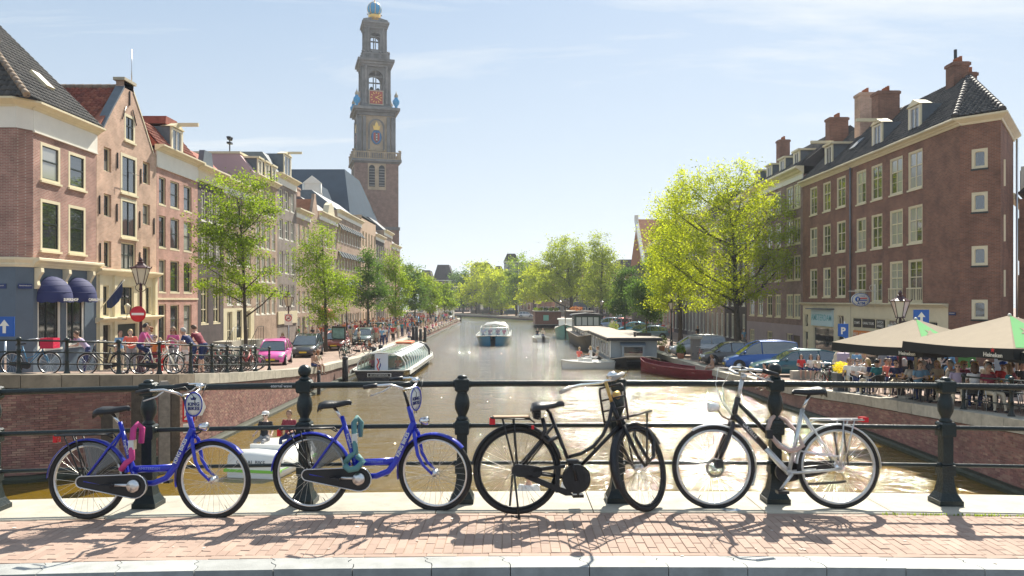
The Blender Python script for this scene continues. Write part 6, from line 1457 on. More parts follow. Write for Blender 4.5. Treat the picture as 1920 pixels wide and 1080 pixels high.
 # ---- small bicycles for the background
def far_bike(label, framem, loc, rz, group=None, basket=None, lean=0):
 b = thing('bicycle', label, 'bicycle', loc, rz, group); b.rotation_euler = (R(lean), 0, rz); r = .34
 for x in (0, 1.05):
  w = MB().tube([(x+(r-.02)*math.cos(a), 0, r+(r-.02)*math.sin(a)) for a in np.linspace(0, 6.283, 25)[:-1]], .02, 5, closed=True).build('wheel', rubber, b)
  q = MB().tube([(x+(r-.045)*math.cos(a), 0, r+(r-.045)*math.sin(a)) for a in np.linspace(0, 6.283, 25)[:-1]], .009, 4, closed=True)
  for i in range(14): a = 6.283*i/14; q.tube([(x, .02*(i % 2), r), (x+(r-.05)*math.cos(a), 0, r+(r-.05)*math.sin(a))], .0025, 3, cap=False)
  q.build('rim', alu, w)
  fender(b, (x, 0, r), r+.012, 30, 170, rackm)
 f = MB(); f.tube([(.88, 0, .68), (.82, 0, .90)], .02, 6).tube([(.86, 0, .72), (.46, 0, .30)], .018, 6).tube([(.84, 0, .82), (.62, 0, .55), (.38, 0, .48)], .015, 6).tube([(.46, 0, .28), (.30, 0, .84)], .016, 6)
 for s in (-1, 1): f.tube([(.31, s*.02, .76), (0, s*.05, r)], .010, 5).tube([(.46, s*.03, .28), (0, s*.05, r)], .010, 5).tube([(.88, s*.04, .68), (1.05, s*.05, r)], .013, 5)
 f.build('frame', framem, b); saddle(b, (.27, 0, .93), .26, .2, .08)
 h_ = MB(); h_.tube([(.82, 0, .90), (.78, 0, 1.05)], .012, 5); P_ = [(.58, .27, 1.05), (.72, .27, 1.07), (.80, .18, 1.07), (.78, 0, 1.05)]; h_.tube(P_+[(x, -y, z) for x, y, z in reversed(P_[:-1])], .013, 5); h_.build('handlebar', chrome, b)
 MB().box(-.18, -.06, .70, .22, .06, .715).tube([(-.1, .05, .7), (0, .05, r)], .007, 4).tube([(-.1, -.05, .7), (0, -.05, r)], .007, 4).build('carrier', rackm, b)
 MB().prism(stadium((0, r), .05, (.46, .28), .1), -.07, -.04).build('chain_guard', rackm, b)
 if basket:
  k_ = MB(); k_.box(.88, -.2, .78, 1.25, .2, .82); k_.box(.88, -.2, .82, .9, .2, 1.08); k_.box(1.23, -.2, .82, 1.25, .2, 1.08); k_.box(.9, -.2, .82, 1.23, -.18, 1.08); k_.box(.9, .18, .82, 1.23, .2, 1.08); k_.build('crate', basket, b)
 return b
skyb = mat('sky_blue_frame', (.03, .20, .38), .3, coat=.4)
redc = mat('red_crate', (.62, .01, .06), .5)
def base_on(px, Y): return (PX(px, Y), Y, (zl(Y) if px < 960 else zr(Y))+.02)
far_bike('sky blue bicycle with red front crate behind the left bank railing', skyb, base_on(22, 22.6), R(5), basket=redc)
far_bike('black bicycle facing away from the blue one behind the left bank railing', rackm, base_on(225, 24.2), R(178))
far_bike('silver grey bicycle half hidden at the far left behind the railing', silver, base_on(-30, 22.9), R(-170))
far_bike('white bicycle with red bag parked by the people at the railing', white, base_on(262, 25.0), R(8))
far_bike('silver bicycle parked nose to the railing post by the people', silver, base_on(318, 25.6), R(95))
pool = list(COL.objects)
src = [far_bike('dark bicycle first in the dense row behind the left bank railing', rackm, base_on(385, 30.5), R(100), 'bicycles parked along the left bank railing'),
 far_bike('red bicycle in the dense row behind the left bank railing', mat('frame_red', (.4, .02, .02), .35), base_on(450, 31.5), R(80), 'bicycles parked along the left bank railing'),
 far_bike('green bicycle in the dense row behind the left bank railing', mat('frame_green', (.02, .10, .06), .35), base_on(415, 31.2), R(97), 'bicycles parked along the left bank railing')]
pool2 = [o for o in COL.objects if o not in set(pool)] if False else None
allo = set(pool); newo = [o for o in COL.objects if o not in allo]
trs = {s.name: tree_of(s, newo) for s in src}
for i in range(15):
 s = src[i % 3] if i % 5 else src[0]; Y = 29.6+i*.42; X = left_edge(Y)-.95-.25*(i % 2)
 dup(s, trs[s.name], (X, Y, zl(Y)+.02), R(180+rnd.uniform(-14, 14)), ['dark', 'red', 'dark green'][src.index(s)]+' bicycle, %s in the left bank railing row going away from the bridge' % ORD[i], 'bicycles parked along the left bank railing')
for i, (px, Y) in enumerate(((395, 33.5), (420, 34.5), (440, 35), (655, 56), (662, 58), (640, 52), (700, 62))):
 s = src[i % 3]; dup(s, trs[s.name], base_on(px, Y), R(rnd.uniform(20, 160)), ['dark', 'red', 'dark green'][i % 3]+' bicycle standing on the left bank %s' % ['by the first stoop', 'between the two stoops', 'beside the second stoop', 'right of the grey family car', 'below the poster board', 'left of the poster board', 'behind the man in dungarees'][i], 'bicycles standing about on the left bank')
nb_ = {}; lab_ = lambda px: 0 if px < 1050 else 3 if px > 1700 else 2 if px > 1500 else 1
for i, (px, Y) in enumerate(((1300, 50), (1318, 51), (1545, 30), (1556, 31), (1562, 29.5), (1572, 30.5), (1585, 29.8), (1268, 60), (1286, 62), (1790, 36), (1845, 35.5), (1870, 35), (1895, 34.5), (1620, 31.5), (1640, 31), (1000, 205), (985, 207), (950, 214), (935, 217), (918, 221), (905, 225))):
 s = src[i % 3]; Y = Y_ = land(px, Y) if px > 1050 else Y; rz = R(rnd.uniform(60, 120)); k_ = lab_(px); nb_[k_] = nb_.get(k_, 0)+1
 lab = 'bicycle parked in the rows on the far bank' if px < 1050 else ('bicycle parked against the brick corner building behind the parasols' if px > 1700 else ('bicycle parked between the planter and the terrace tables' if px > 1500 else 'bicycle parked on the right bank beside the silver car'))
 gr = 'bicycles on the far bank' if px < 1050 else ('bicycles by the corner building' if px > 1700 else ('bicycles by the terrace' if px > 1500 else 'bicycles by the silver car'))
 p = base_on(px, Y_); p = (p[0], p[1], zr(Y_)+.02); dup(s, trs[s.name], p, rz, ORD[nb_[k_]-1]+' '+lab, gr)
 # ------------------------------------------------------------ people
skin1 = mat('skin', (.56, .35, .26), .55); top_m = mat('cloth_top', (.5, .5, .5), .8); bot_m = mat('cloth_bottom', (.1, .12, .2), .8); shoe_m = mat('shoe', (.08, .06, .05), .6); hair_m = mat('hair', (.10, .055, .03), .6)
SLOTS = [skin1, top_m, bot_m, shoe_m]
skins = [skin1, mat('skin_tan', (.44, .26, .18), .55), mat('skin_pale', (.62, .43, .34), .55), mat('skin_brown', (.22, .11, .07), .55)]
tops = [mat('cloth_'+n, c, .8) for n, c in (('white', (.72, .71, .68)), ('black', (.02, .02, .025)), ('red', (.55, .03, .03)), ('navy', (.02, .035, .12)), ('skyblue', (.18, .36, .55)), ('grey', (.25, .25, .26)), ('orange', (.65, .19, .04)), ('teal', (.03, .22, .26)), ('pink', (.65, .12, .30)), ('cream', (.60, .52, .38)), ('green', (.08, .25, .07)), ('maroon', (.22, .03, .05)), ('lilac', (.42, .36, .50)), ('coral', (.75, .16, .12)))]
T = {m.name[6:]: m for m in tops}
hairs = [hair_m, mat('hair_black', (.012, .010, .010), .5), mat('hair_blond', (.50, .34, .15), .6), mat('hair_grey', (.38, .36, .33), .7), mat('hair_red', (.28, .10, .03), .6), mat('hair_light_brown', (.22, .13, .06), .6)]
H_ = dict(brown=hairs[0], black=hairs[1], blond=hairs[2], grey=hairs[3], red=hairs[4], light=hairs[5])
def body_mesh(J, shorts=False, sleeve='short', skirt=False, voxel=.0165, fem=False):
 """one continuous body from joints; J gives pelvis, chest, neck, head, and per side sh, el, wr, hip, kn, an, toe"""
 mb = MB(); seg = []
 V_ = lambda k: Vector(J[k])
 pel, che, nk, hd = V_('pel'), V_('che'), V_('nk'), V_('hd')
 side = (Vector(J['shL'])-Vector(J['shR'])).normalized()
 w = .9 if fem else 1.0
 sp = (pel+che)*.5
 def tor(pts, rs, lab, n=14):
  mb.tube(pts, rs, n, up=None)
  for a, b in zip(pts, pts[1:]): seg.append((Vector(a), Vector(b), lab))
 rings = [(pel-Vector((0, 0, .06)), .135*w, .10), (pel+Vector((0, 0, .03)), (.165 if not fem else .172), .115), (sp, .135*w, .098), (che, .168*w, .118), (che*.45+nk*.55, .155*w, .10), (nk*.85+che*.15, .085, .07), (nk, .055, .055)]
 vs = []; n = 14
 for i, (c, a, b) in enumerate(rings):
  t = (rings[min(i+1, 6)][0]-rings[max(i-1, 0)][0]).normalized(); f = side.cross(t).normalized()
  for j in range(n): th = 2*math.pi*j/n; vs.append(c+side*(a*math.cos(th))+f*(b*math.sin(th)))
 mb.add(vs, [(i*n+j, i*n+(j+1) % n, (i+1)*n+(j+1) % n, (i+1)*n+j) for i in range(6) for j in range(n)]+[tuple(range(n-1, -1, -1)), tuple(6*n+j for j in range(n))])
 seg.append((pel-Vector((0, 0, .05)), pel+(sp-pel)*.15, 2)); seg.append((sp, che, 1)); seg.append((pel*.6+sp*.4, sp, 1)); seg.append((che, nk-Vector((0, 0, .06)), 1))
 mb.tube([nk-Vector((0, 0, .05)), nk*.4+hd*.6], [.056, .052], 10); seg.append((nk+Vector((0, 0, .0)), hd, 0))
 lk = Vector(J.get('look', (1, 0, 0))).normalized(); hs = Vector((-lk.y, lk.x, 0)).normalized(); up = lk.cross(hs)
 if up.z < 0: up = -up
 Mh = Matrix(((lk.x, hs.x, up.x, hd.x), (lk.y, hs.y, up.y, hd.y), (lk.z, hs.z, up.z, hd.z), (0, 0, 0, 1)))
 o = mb.M; mb.M = Mh
 mb.ball((-.005, 0, .03), (.098, .078, .10), 14, 10); mb.ball((.025, 0, -.045), (.066, .056, .062), 12, 8); mb.ball((.098, 0, -.005), (.017, .013, .02), 6, 5); mb.ball((.082, 0, -.062), (.018, .024, .016), 6, 5)
 for s in (-1, 1): mb.ball((-.005, s*.080, .0), (.02, .013, .03), 6, 5)
 mb.M = o; seg.append((hd-up*.05, hd+up*.08, 0)); seg.append((hd+lk*.09, hd+lk*.1-up*.06, 0))
 for s in 'LR':
  sh, el, wr = V_('sh'+s), V_('el'+s), V_('wr'+s); g = -1 if s == 'R' else 1
  mb.tube([che*.35+nk*.35+sh*.3, sh, sh*.5+el*.5, el], [.062, .056*w, .044*w, .036], 10); mb.tube([el, el*.7+wr*.3, wr], [.036, .037*w, .024], 8)
  seg.append((sh, sh*.45+el*.55, 1)); seg.append((sh*.4+el*.6, el, 1 if sleeve == 'long' else 0 if sleeve == 'none' else 1 if sleeve == 'short' and False else 0)); seg.append((el, wr*.9+el*.1, 1 if sleeve == 'long' else 0))
  d = (wr-el).normalized(); pd = d.cross(Vector((0, 0, 1)));  pd = pd.normalized() if pd.length > .1 else Vector((0, 1, 0))
  hnd = wr+d*.075; mb.tube([wr, wr+d*.045, hnd], [(.024, .018), (.038, .017), (.036, .014)], 8); seg.append((wr+d*.02, wr+d*.14, 0))
  hp, kn, an, to = V_('hip'+s), V_('kn'+s), V_('an'+s), V_('toe'+s)
  mb.tube([hp, hp*.6+kn*.4, kn], [.092*(1.03 if fem else 1), .075, .052], 12); mb.tube([kn, kn*.7+an*.3, an*.85+kn*.15, an], [.052, .055, .034, .036], 10)
  seg.append((hp, kn, 2)); seg.append((kn*.93+hp*.07, kn, 0 if shorts else 2)); seg.append((kn, an, 0 if shorts else 2))
  fd = (to-an); mb.tube([an+Vector((0, 0, -.02))-fd*.3, an+fd*.35+Vector((0, 0, -.025)), to], [(.036, .034), (.043, .034), (.032, .02)], 8); seg.append((an-Vector((0, 0, .04)), to, 3))
 if skirt:
  k = (V_('knL')+V_('knR'))*.5; mb.tube([pel+Vector((0, 0, .04)), pel*.5+k*.5, pel*.12+k*.88], [(.15, .12), (.18, .15), (.22, .18)], 16)
 t = link('tmp', mb.mesh('tmp', [skin1])); m = t.modifiers.new('r', 'REMESH'); m.mode = 'VOXEL'; m.voxel_size = voxel
 m2 = t.modifiers.new('s', 'SMOOTH'); m2.iterations = 3; m2.factor = .5
 dg = bpy.context.evaluated_depsgraph_get(); me = bpy.data.meshes.new_from_object(t.evaluated_get(dg)); bpy.data.objects.remove(t)
 me.name = 'body'; me.materials.clear()
 for q in SLOTS: me.materials.append(q)
 fv = MB(); fv.v = [tuple(v.co) for v in me.vertices]; fv.f = [tuple(p.vertices) for p in me.polygons]; nb = len(fv.f)
 for s in 'LR':
  el, wr = V_('el'+s), V_('wr'+s); d = (wr-el).normalized(); pd = d.cross(Vector((0, 0, 1)));  pd = pd.normalized() if pd.length > .1 else Vector((0, 1, 0)); nn = pd.cross(d)
  for i, ln in enumerate((.062, .074, .07, .055)):
   a = wr+d*.06+pd*(.027-.018*i); fv.tube([a, a+d*ln*.6-nn*.006, a+d*ln-nn*.028], [.0088, .008, .0062], 6)
  a = wr+d*.02+pd*.03; fv.tube([a, a+pd*.022+d*.025, a+pd*.026+d*.055-nn*.012], [.011, .0095, .007], 6)
 nf = len(fv.f); C = np.array([np.mean([fv.v[i] for i in f], axis=0) for f in fv.f[:nb]])
 best = np.full(nb, 1e9); lab = np.zeros(nb, int)
 for a, b, l in seg:
  a, b = np.array(a), np.array(b); ab = b-a; t_ = np.clip(((C-a)@ab)/max(1e-9, ab@ab), 0, 1); dd = np.linalg.norm(C-(a+t_[:, None]*ab), axis=1)
  k = dd < best; best[k] = dd[k]; lab[k] = l
 if skirt:
  k = (V_('knL')+V_('knR'))*.5; kk = (C[:, 2] > k.z+.02) & (C[:, 2] < pel.z+.05) & (np.hypot(C[:, 0]-pel.x, C[:, 1]-pel.y) < .5); lab[kk & (lab != 1)] = 2
 m3 = bpy.data.meshes.new('body'); m3.from_pydata(fv.v, [], fv.f)
 for q in SLOTS: m3.materials.append(q)
 m3.polygons.foreach_set('material_index', list(lab)+[0]*(nf-nb)); m3.polygons.foreach_set('use_smooth', [True]*nf); m3.update(); bpy.data.meshes.remove(me)
 return m3, Mh
def hair_mesh(Mh, style):
 mb = MB(); mb.M = Mh; n = 14; k = 7; vs = []
 for i in range(k+1):
  th = math.pi*.62*i/k
  for j in range(n):
   a = 2*math.pi*j/n; f = math.cos(a); t = th if f < .2 else min(th, math.pi*(.62-.36*min(1, (f-.2)/.5)))*1.0
   q = 1+.03*math.sin(5*a+i*2)
   vs.append((-.012+.110*q*math.sin(t)*math.cos(a), .090*q*math.sin(t)*math.sin(a), .032+.118*q*math.cos(t)))
 mb.add(vs, [(i*n+j, (i+1)*n+j, (i+1)*n+(j+1) % n, i*n+(j+1) % n) for i in range(k) for j in range(n)], True)
 if style == 'long':
  mb.tube([(-.04, 0, .06), (-.075, 0, -.02), (-.085, 0, -.12), (-.08, 0, -.2)], [(.085, .05), (.092, .045), (.085, .035), (.04, .02)], 10)
  for s in (-1, 1): mb.tube([(-.02, s*.07, .06), (-.01, s*.088, -.03), (-.02, s*.085, -.14)], [.03, .03, .018], 7)
 if style == 'curly':
  for i in range(26):
   a = i*2.4; z = -.03+.14*((i*7) % 11)/11;
   if math.cos(a) > .55 and z < .06: continue
   mb.ball((-.02+.085*math.cos(a), .085*math.sin(a), z), .04, 7, 5)
 if style == 'bun': mb.ball((-.11, 0, .08), .04, 8, 6)
 if style == 'cap':
  mb.lathe([(.115, .05), (.112, .09), (.09, .135), (.02, .155)], (-.01, 0, 0), 14); mb.box(.07, -.06, .055, .18, .06, .068)
 if style == 'hat':
  mb.lathe([(.2, .055), (.2, .065), (.11, .07), (.105, .14), (.06, .16)], (-.01, 0, 0), 16)
 return mb.mesh('hair', [hair_m])
def face_mesh(Mh, glasses):
 mb = MB(); mb.M = Mh
 for s in (-1, 1):
  if glasses: mb.ball((.082, s*.034, .018), (.018, .028, .020), 8, 5); mb.tube([(.08, s*.06, .02), (0, s*.085, .02)], .005, 4)
  else: mb.ball((.078, s*.032, .014), (.014, .013, .008), 6, 4); mb.box(.083, s*.032-.018, .034, .094, s*.032+.018, .04)
 mb.box(.09, -.022, -.052, .096, .022, -.045)
 return mb.mesh('sunglasses' if glasses else 'eyes', [blackp])
def std(**k):
 J = dict(pel=(0, 0, .95), che=(.0, 0, 1.26), nk=(.0, 0, 1.46), hd=(.02, 0, 1.60), shL=(0, .175, 1.40), shR=(0, -.175, 1.40), elL=(-.02, .225, 1.12), elR=(-.02, -.225, 1.12), wrL=(.05, .22, .87), wrR=(.05, -.22, .87),
 hipL=(0, .09, .90), hipR=(0, -.09, .90), knL=(.02, .10, .49), knR=(.02, -.10, .49), anL=(-.01, .11, .09), anR=(-.01, -.11, .09), toeL=(.16, .13, .03), toeR=(.16, -.13, .03))
 J.update(k); return J
def sit(lean=0, h=.47, **k):
 J = dict(pel=(0, 0, h+.10), che=(lean*.5, 0, h+.42), nk=(lean, 0, h+.62), hd=(lean+.03, 0, h+.76), shL=(lean*.9, .175, h+.56), shR=(lean*.9, -.175, h+.56), elL=(lean+.08, .24, h+.29), elR=(lean+.08, -.24, h+.29), wrL=(lean+.30, .16, h+.27), wrR=(lean+.30, -.16, h+.27),
 hipL=(.0, .09, h+.08), hipR=(.0, -.09, h+.08), knL=(.42, .12, h+.07), knR=(.42, -.12, h+.07), anL=(.40, .13, .09), anR=(.44, -.13, .09), toeL=(.56, .15, .03), toeR=(.60, -.15, .03))
 J.update(k); return J
POSE = {
 'stand': std(), 'stand_turn': std(wrL=(.22, .12, 1.12), elL=(.05, .25, 1.14), look=(.8, .5, 0), knR=(.06, -.11, .49), toeR=(.18, -.18, .03)),
 'phone': std(elL=(.05, .22, 1.15), wrL=(.26, .06, 1.32), elR=(.05, -.22, 1.15), wrR=(.26, -.06, 1.30), look=(1, 0, -.3)),
 'walk': std(knL=(.16, .10, .50), anL=(.26, .10, .12), toeL=(.42, .11, .10), knR=(-.02, -.10, .48), anR=(-.26, -.10, .12), toeR=(-.12, -.11, .03), elL=(-.10, .23, 1.14), wrL=(-.10, .24, .90), elR=(.06, -.23, 1.14), wrR=(.20, -.22, .95)),
 'hips': std(elL=(-.06, .36, 1.18), wrL=(.02, .20, 1.02), elR=(-.06, -.36, 1.18), wrR=(.02, -.20, 1.02)),
 'lean': std(pel=(-.12, 0, .93), che=(.08, 0, 1.20), nk=(.20, 0, 1.36), hd=(.27, 0, 1.48), shL=(.17, .175, 1.32), shR=(.17, -.175, 1.32), elL=(.22, .26, 1.08), elR=(.22, -.26, 1.08), wrL=(.42, .10, 1.06), wrR=(.42, -.10, 1.06), hipL=(-.12, .09, .88), hipR=(-.12, -.09, .88), knL=(-.07, .10, .48), look=(1, .2, -.3)),
 'sit': sit(.02), 'sit_eat': sit(.14, elL=(.20, .24, .78), elR=(.20, -.24, .78), wrL=(.42, .12, .84), wrR=(.42, -.12, .84), look=(1, 0, -.25)), 'sit_back': sit(-.10, wrL=(.10, .26, .70), wrR=(.10, -.26, .70), anL=(.52, .13, .09), toeL=(.66, .15, .05)),
 'sit_edge': sit(.06, h=.0, anL=(.44, .13, -.36), anR=(.40, -.13, -.36), toeL=(.58, .14, -.42), toeR=(.54, -.14, -.42), knL=(.42, .12, .05), knR=(.42, -.12, .05), wrL=(.36, .10, .16), wrR=(.36, -.10, .16), look=(1, .5, -.4)),
 'squat': sit(.10, h=.02, knL=(.34, .16, .36), knR=(.34, -.16, .36), anL=(.42, .13, .08), anR=(.46, -.13, .08), toeL=(.57, .14, .03), toeR=(.61, -.14, .03)),
 'ride': sit(.18, h=.92, wrL=(.60, .26, 1.10), wrR=(.60, -.26, 1.10), elL=(.34, .27, 1.16), elR=(.34, -.27, 1.16), knL=(.34, .10, .70), anL=(.24, .11, .32), toeL=(.38, .11, .27), knR=(.36, -.10, .88), anR=(.20, -.11, .56), toeR=(.34, -.11, .52)),
 }
BODY = {}
def body(pose, shorts=False, sleeve='none', skirt=False, fem=False):
 k = (pose, shorts, sleeve, skirt, fem)
 if k not in BODY: BODY[k] = body_mesh(POSE[pose], shorts, sleeve, skirt, fem=fem)
 return BODY[k]
HM = {}
def person(label, pose, loc, rz, top=None, bot=None, hair=None, skin=None, style='short', shorts=False, sleeve='none', skirt=False, fem=False, glasses=None, shoe=None, scale=1, group=None, lean=0):
 me, Mh = body(pose, shorts, sleeve, skirt, fem)
 sk, tp, bt, hr, sh = skin or rnd.choice(skins[:3]), top or rnd.choice(tops), bot or rnd.choice([T['navy'], T['black'], T['grey'], T['cream'], T['navy'], T['white']]), hair or rnd.choice(hairs), shoe or rnd.choice([shoe_m, T['black'], T['white'], T['cream']])
 o = link('person', me, None, loc, rz); tag(o, label, 'person', group); o.scale = (scale,)*3
 for i, m in enumerate((sk, tp, bt, sh)): o.material_slots[i].link = 'OBJECT'; o.material_slots[i].material = m
 key = (id(me), style)
 if key not in HM: HM[key] = hair_mesh(Mh, style)
 h = link('hair' if style not in ('cap', 'hat') else style, HM[key], o); h.material_slots[0].link = 'OBJECT'; h.material_slots[0].material = hr
 if glasses is not None:
  key = (id(me), 'g', glasses)
  if key not in HM: HM[key] = face_mesh(Mh, glasses)
  link('sunglasses' if glasses else 'eyes', HM[key], o)
 return o
def PL(px, Y): return (PX(px, Y), Y, zl(Y)+.01)
def PR(px, Y): return (PX(px, Y), Y, zr(Y)+.01)
person('blond man in coral shirt leaning forward beside the tall lamp post', 'lean', PL(246, 28.0), R(-70), T['coral'], T['grey'], H_['blond'], glasses=False, sleeve='short')
person('woman in magenta top seated low on a bicycle by the railing', 'ride', PL(262, 25.2), R(10), T['pink'], T['navy'], H_['black'], fem=True, glasses=False, scale=.92)
person('woman with curly auburn hair and sunglasses behind the lamp post group', 'stand', PL(281, 28.6), R(-95), T['lilac'], T['navy'], H_['red'], style='curly', fem=True, glasses=True)
person('child in orange top among the adults at the railing', 'stand', PL(291, 26.6), R(-100), T['orange'], T['maroon'], H_['brown'], glasses=True, scale=.78, shorts=True)
person('woman in pink cardigan with sunglasses facing the camera', 'phone', PL(325, 28.8), R(-85), T['pink'], T['grey'], H_['light'], style='long', fem=True, glasses=True)
person('small woman with dark bun behind the striped shirt man', 'stand', PL(346, 29.5), R(-60), T['cream'], T['white'], H_['brown'], style='bun', fem=True, glasses=False, shorts=True, scale=.9)
ms = person('grey haired man in navy striped polo and dark trousers resting on the railing', 'lean', PL(357, 28.0), R(175), T['navy'], T['navy'], H_['grey'], glasses=False, scale=1.03)
person('tall young man in dark pink shirt and denim shorts bending over the railing', 'lean', PL(376, 28.3), R(165), T['maroon'], T['navy'], H_['brown'], shorts=True, glasses=False, scale=1.1)
person('woman in lilac top bending by the shop window', 'lean', PL(158, 29.5), R(-150), T['lilac'], T['navy'], H_['brown'], style='bun', fem=True, glasses=False)
person('person in pale blue shirt behind the blond man', 'stand', PL(225, 29.5), R(-30), T['skyblue'], T['cream'], H_['brown'], glasses=False, scale=.95)
person('girl in red dress standing at the corner of the bicycle row', 'stand', PL(300, 30.5), R(-80), T['red'], T['red'], H_['blond'], style='long', skirt=True, fem=True, glasses=False, scale=.8)
z_ = zl(44)+.03
person('bare chested man sitting on the quay edge with legs over the water', 'sit_edge', (-10.9, 42.4, zl(42.4)+.04), R(-25), skins[1], T['navy'], H_['brown'], skin=skins[1], shorts=True, glasses=False)
person('woman with curly brown hair sitting on the quay edge beside the bare chested man', 'sit_edge', (-10.9, 43.3, zl(43.3)+.04), R(-40), T['cream'], T['cream'], H_['red'], style='curly', shorts=True, fem=True, glasses=False)
for (px, Y, pose, tp, bt, hr, st_, fem, lb) in (
 (716, 62, 'stand_turn', 'skyblue', 'navy', 'brown', 'short', False, 'man in blue dungarees standing on the quay above the glass boat'),
 (737, 63, 'hips', 'red', 'black', 'black', 'short', False, 'man in red shirt with hands on hips above the glass boat'),
 (695, 60, 'squat', 'orange', 'navy', 'black', 'short', False, 'person in orange squatting on the quay kerb'),
 (673, 66, 'walk', 'cream', 'black', 'brown', 'long', True, 'woman in cream walking between the parked cars'),
 (722, 66, 'stand', 'white', 'navy', 'black', 'short', False, 'man in white beside the man in dungarees'),
 (760, 69, 'sit_edge', 'lilac', 'navy', 'black', 'short', False, 'person in lilac sitting on the quay edge past the black mooring posts'),
 (447, 60, 'stand', 'black', 'navy', 'black', 'short', False, 'person in black by the no cycling sign post'),
 (530, 57, 'walk', 'pink', 'cream', 'blond', 'long', True, 'woman in pink walking behind the grey car'),
 (560, 72, 'stand', 'green', 'navy', 'brown', 'short', False, 'person in green behind the grey car roof'),
 (574, 70, 'stand_turn', 'cream', 'cream', 'grey', 'short', False, 'broad man in beige seen behind the grey car'),
 (586, 71, 'stand', 'black', 'grey', 'black', 'long', True, 'woman with long black hair behind the grey car'),
 (597, 70, 'walk', 'grey', 'black', 'brown', 'short', False, 'man in grey with backpack near the second tree'),
 (618, 73, 'phone', 'teal', 'navy', 'brown', 'short', False, 'man in teal near the red shop awning'),
 (633, 75, 'stand', 'black', 'black', 'black', 'short', False, 'man in black by the red shop awning'),
 (641, 78, 'walk', 'skyblue', 'cream', 'blond', 'short', False, 'person in sky blue walking under the second tree'),
 (726, 84, 'stand', 'navy', 'navy', 'brown', 'short', False, 'person in navy behind the silver van'),
 (747, 82, 'hips', 'white', 'cream', 'blond', 'long', True, 'woman in white with wide hips stance in front of the crowd'),
 (768, 83, 'stand', 'skyblue', 'black', 'black', 'short', False, 'man in light blue at the front of the crowd'),
 (782, 84, 'stand', 'black', 'grey', 'brown', 'short', False, 'man in black at the front of the crowd near the mooring posts'),
 (795, 92, 'sit_edge', 'red', 'navy', 'brown', 'short', False, 'person in red sitting on the quay edge beyond the mooring posts')):
 Y = land(px, Y, .5); p = PL(px, Y)
 if pose == 'sit_edge': p = (left_edge(Y)-.15, Y, zl(Y)+.04)
 person(lb, pose, p, R(rnd.uniform(-180, 0)) if pose != 'sit_edge' else R(-20), T[tp], T[bt], H_[hr], style=st_, fem=fem, glasses=False)
combo = [('stand', 0, 'short', False), ('stand_turn', 0, 'short', False), ('walk', 1, 'short', False), ('phone', 0, 'long', True), ('stand', 1, 'long', True), ('hips', 1, 'short', False), ('walk', 0, 'long', True)]
cn = {t.name[6:]: t for t in tops}
used = set()
for i in range(215):
 Y = 74+ (i/215)**1.25*84; fr_ = rnd.random(); X = left_edge(Y)-.9-fr_**1.2*7.5
 pose, sh_, st_, fem = combo[rnd.randrange(7)]; tn = rnd.choice(list(cn)); hn = rnd.choice(list(H_))
 for _ in range(30):
  pose, sh_, st_, fem = combo[rnd.randrange(7)]; tn = rnd.choice(list(cn)); hn = rnd.choice(list(H_)); key = (fem, tn, hn, 0 if Y < 95 else 1 if Y < 120 else 2)
  if key not in used: break
 used.add(key); lab = '%s in %s, %s hair, %s' % ('woman' if fem else 'man', tn, hn, 'near side of the crowd' if Y < 95 else 'middle of the crowd' if Y < 120 else 'far side of the crowd by the kiosks')
 person(lab, pose, (X, Y, zl(Y)+.01), R(rnd.uniform(-180, 180)), cn[tn], None, H_[hn], style=st_, shorts=bool(sh_), fem=fem, group='crowd on the left bank', scale=rnd.uniform(.92, 1.05))
for i in range(14):
 Y = 96+i*5.2; person('person sitting on the quay edge with legs over the water, number in the row beyond the mooring posts' if False else '%s person of the row sitting on the far quay edge beyond the mooring posts' % ORD[i], 'sit_edge', (left_edge(Y)-.12, Y, zl(Y)+.04), R(-20), shorts=True, group='sitters along the far quay edge')
for (px, Y, pose, tp, bt, lb) in ((1232, 92, 'walk', 'navy', 'navy', 'person in navy walking on the sunny right bank street'), (1243, 90, 'walk', 'red', 'black', 'person in red walking in the middle of a group of three'), (1254, 91, 'walk', 'cream', 'grey', 'person in beige walking rightmost of three on the right bank'), (1237, 94, 'stand', 'skyblue', 'navy', 'person in light blue behind the walkers on the right bank'),
 (1194, 96, 'ride', 'black', 'black', 'dark dressed cyclist coming down the right bank'), (1308, 78, 'stand', 'black', 'navy', 'person in black standing at the railings below the big tree'), (1395, 70, 'stand', 'skyblue', 'grey', 'man in sky blue shirt by the lilac plinth behind the big tree')):
 person(lb, pose, PR(px, Y), R(rnd.uniform(-120, -60)), T[tp], T[bt], None)
for i in range(16):
 Y = 100+i*5; person('%s distant person walking on the right bank street, counted away from the bridge' % ORD[i], rnd.choice(['stand', 'walk']), (right_edge(Y)+2+rnd.random()*6, Y, zr(Y)), R(rnd.uniform(-180, 180)), group='distant people on the right bank')
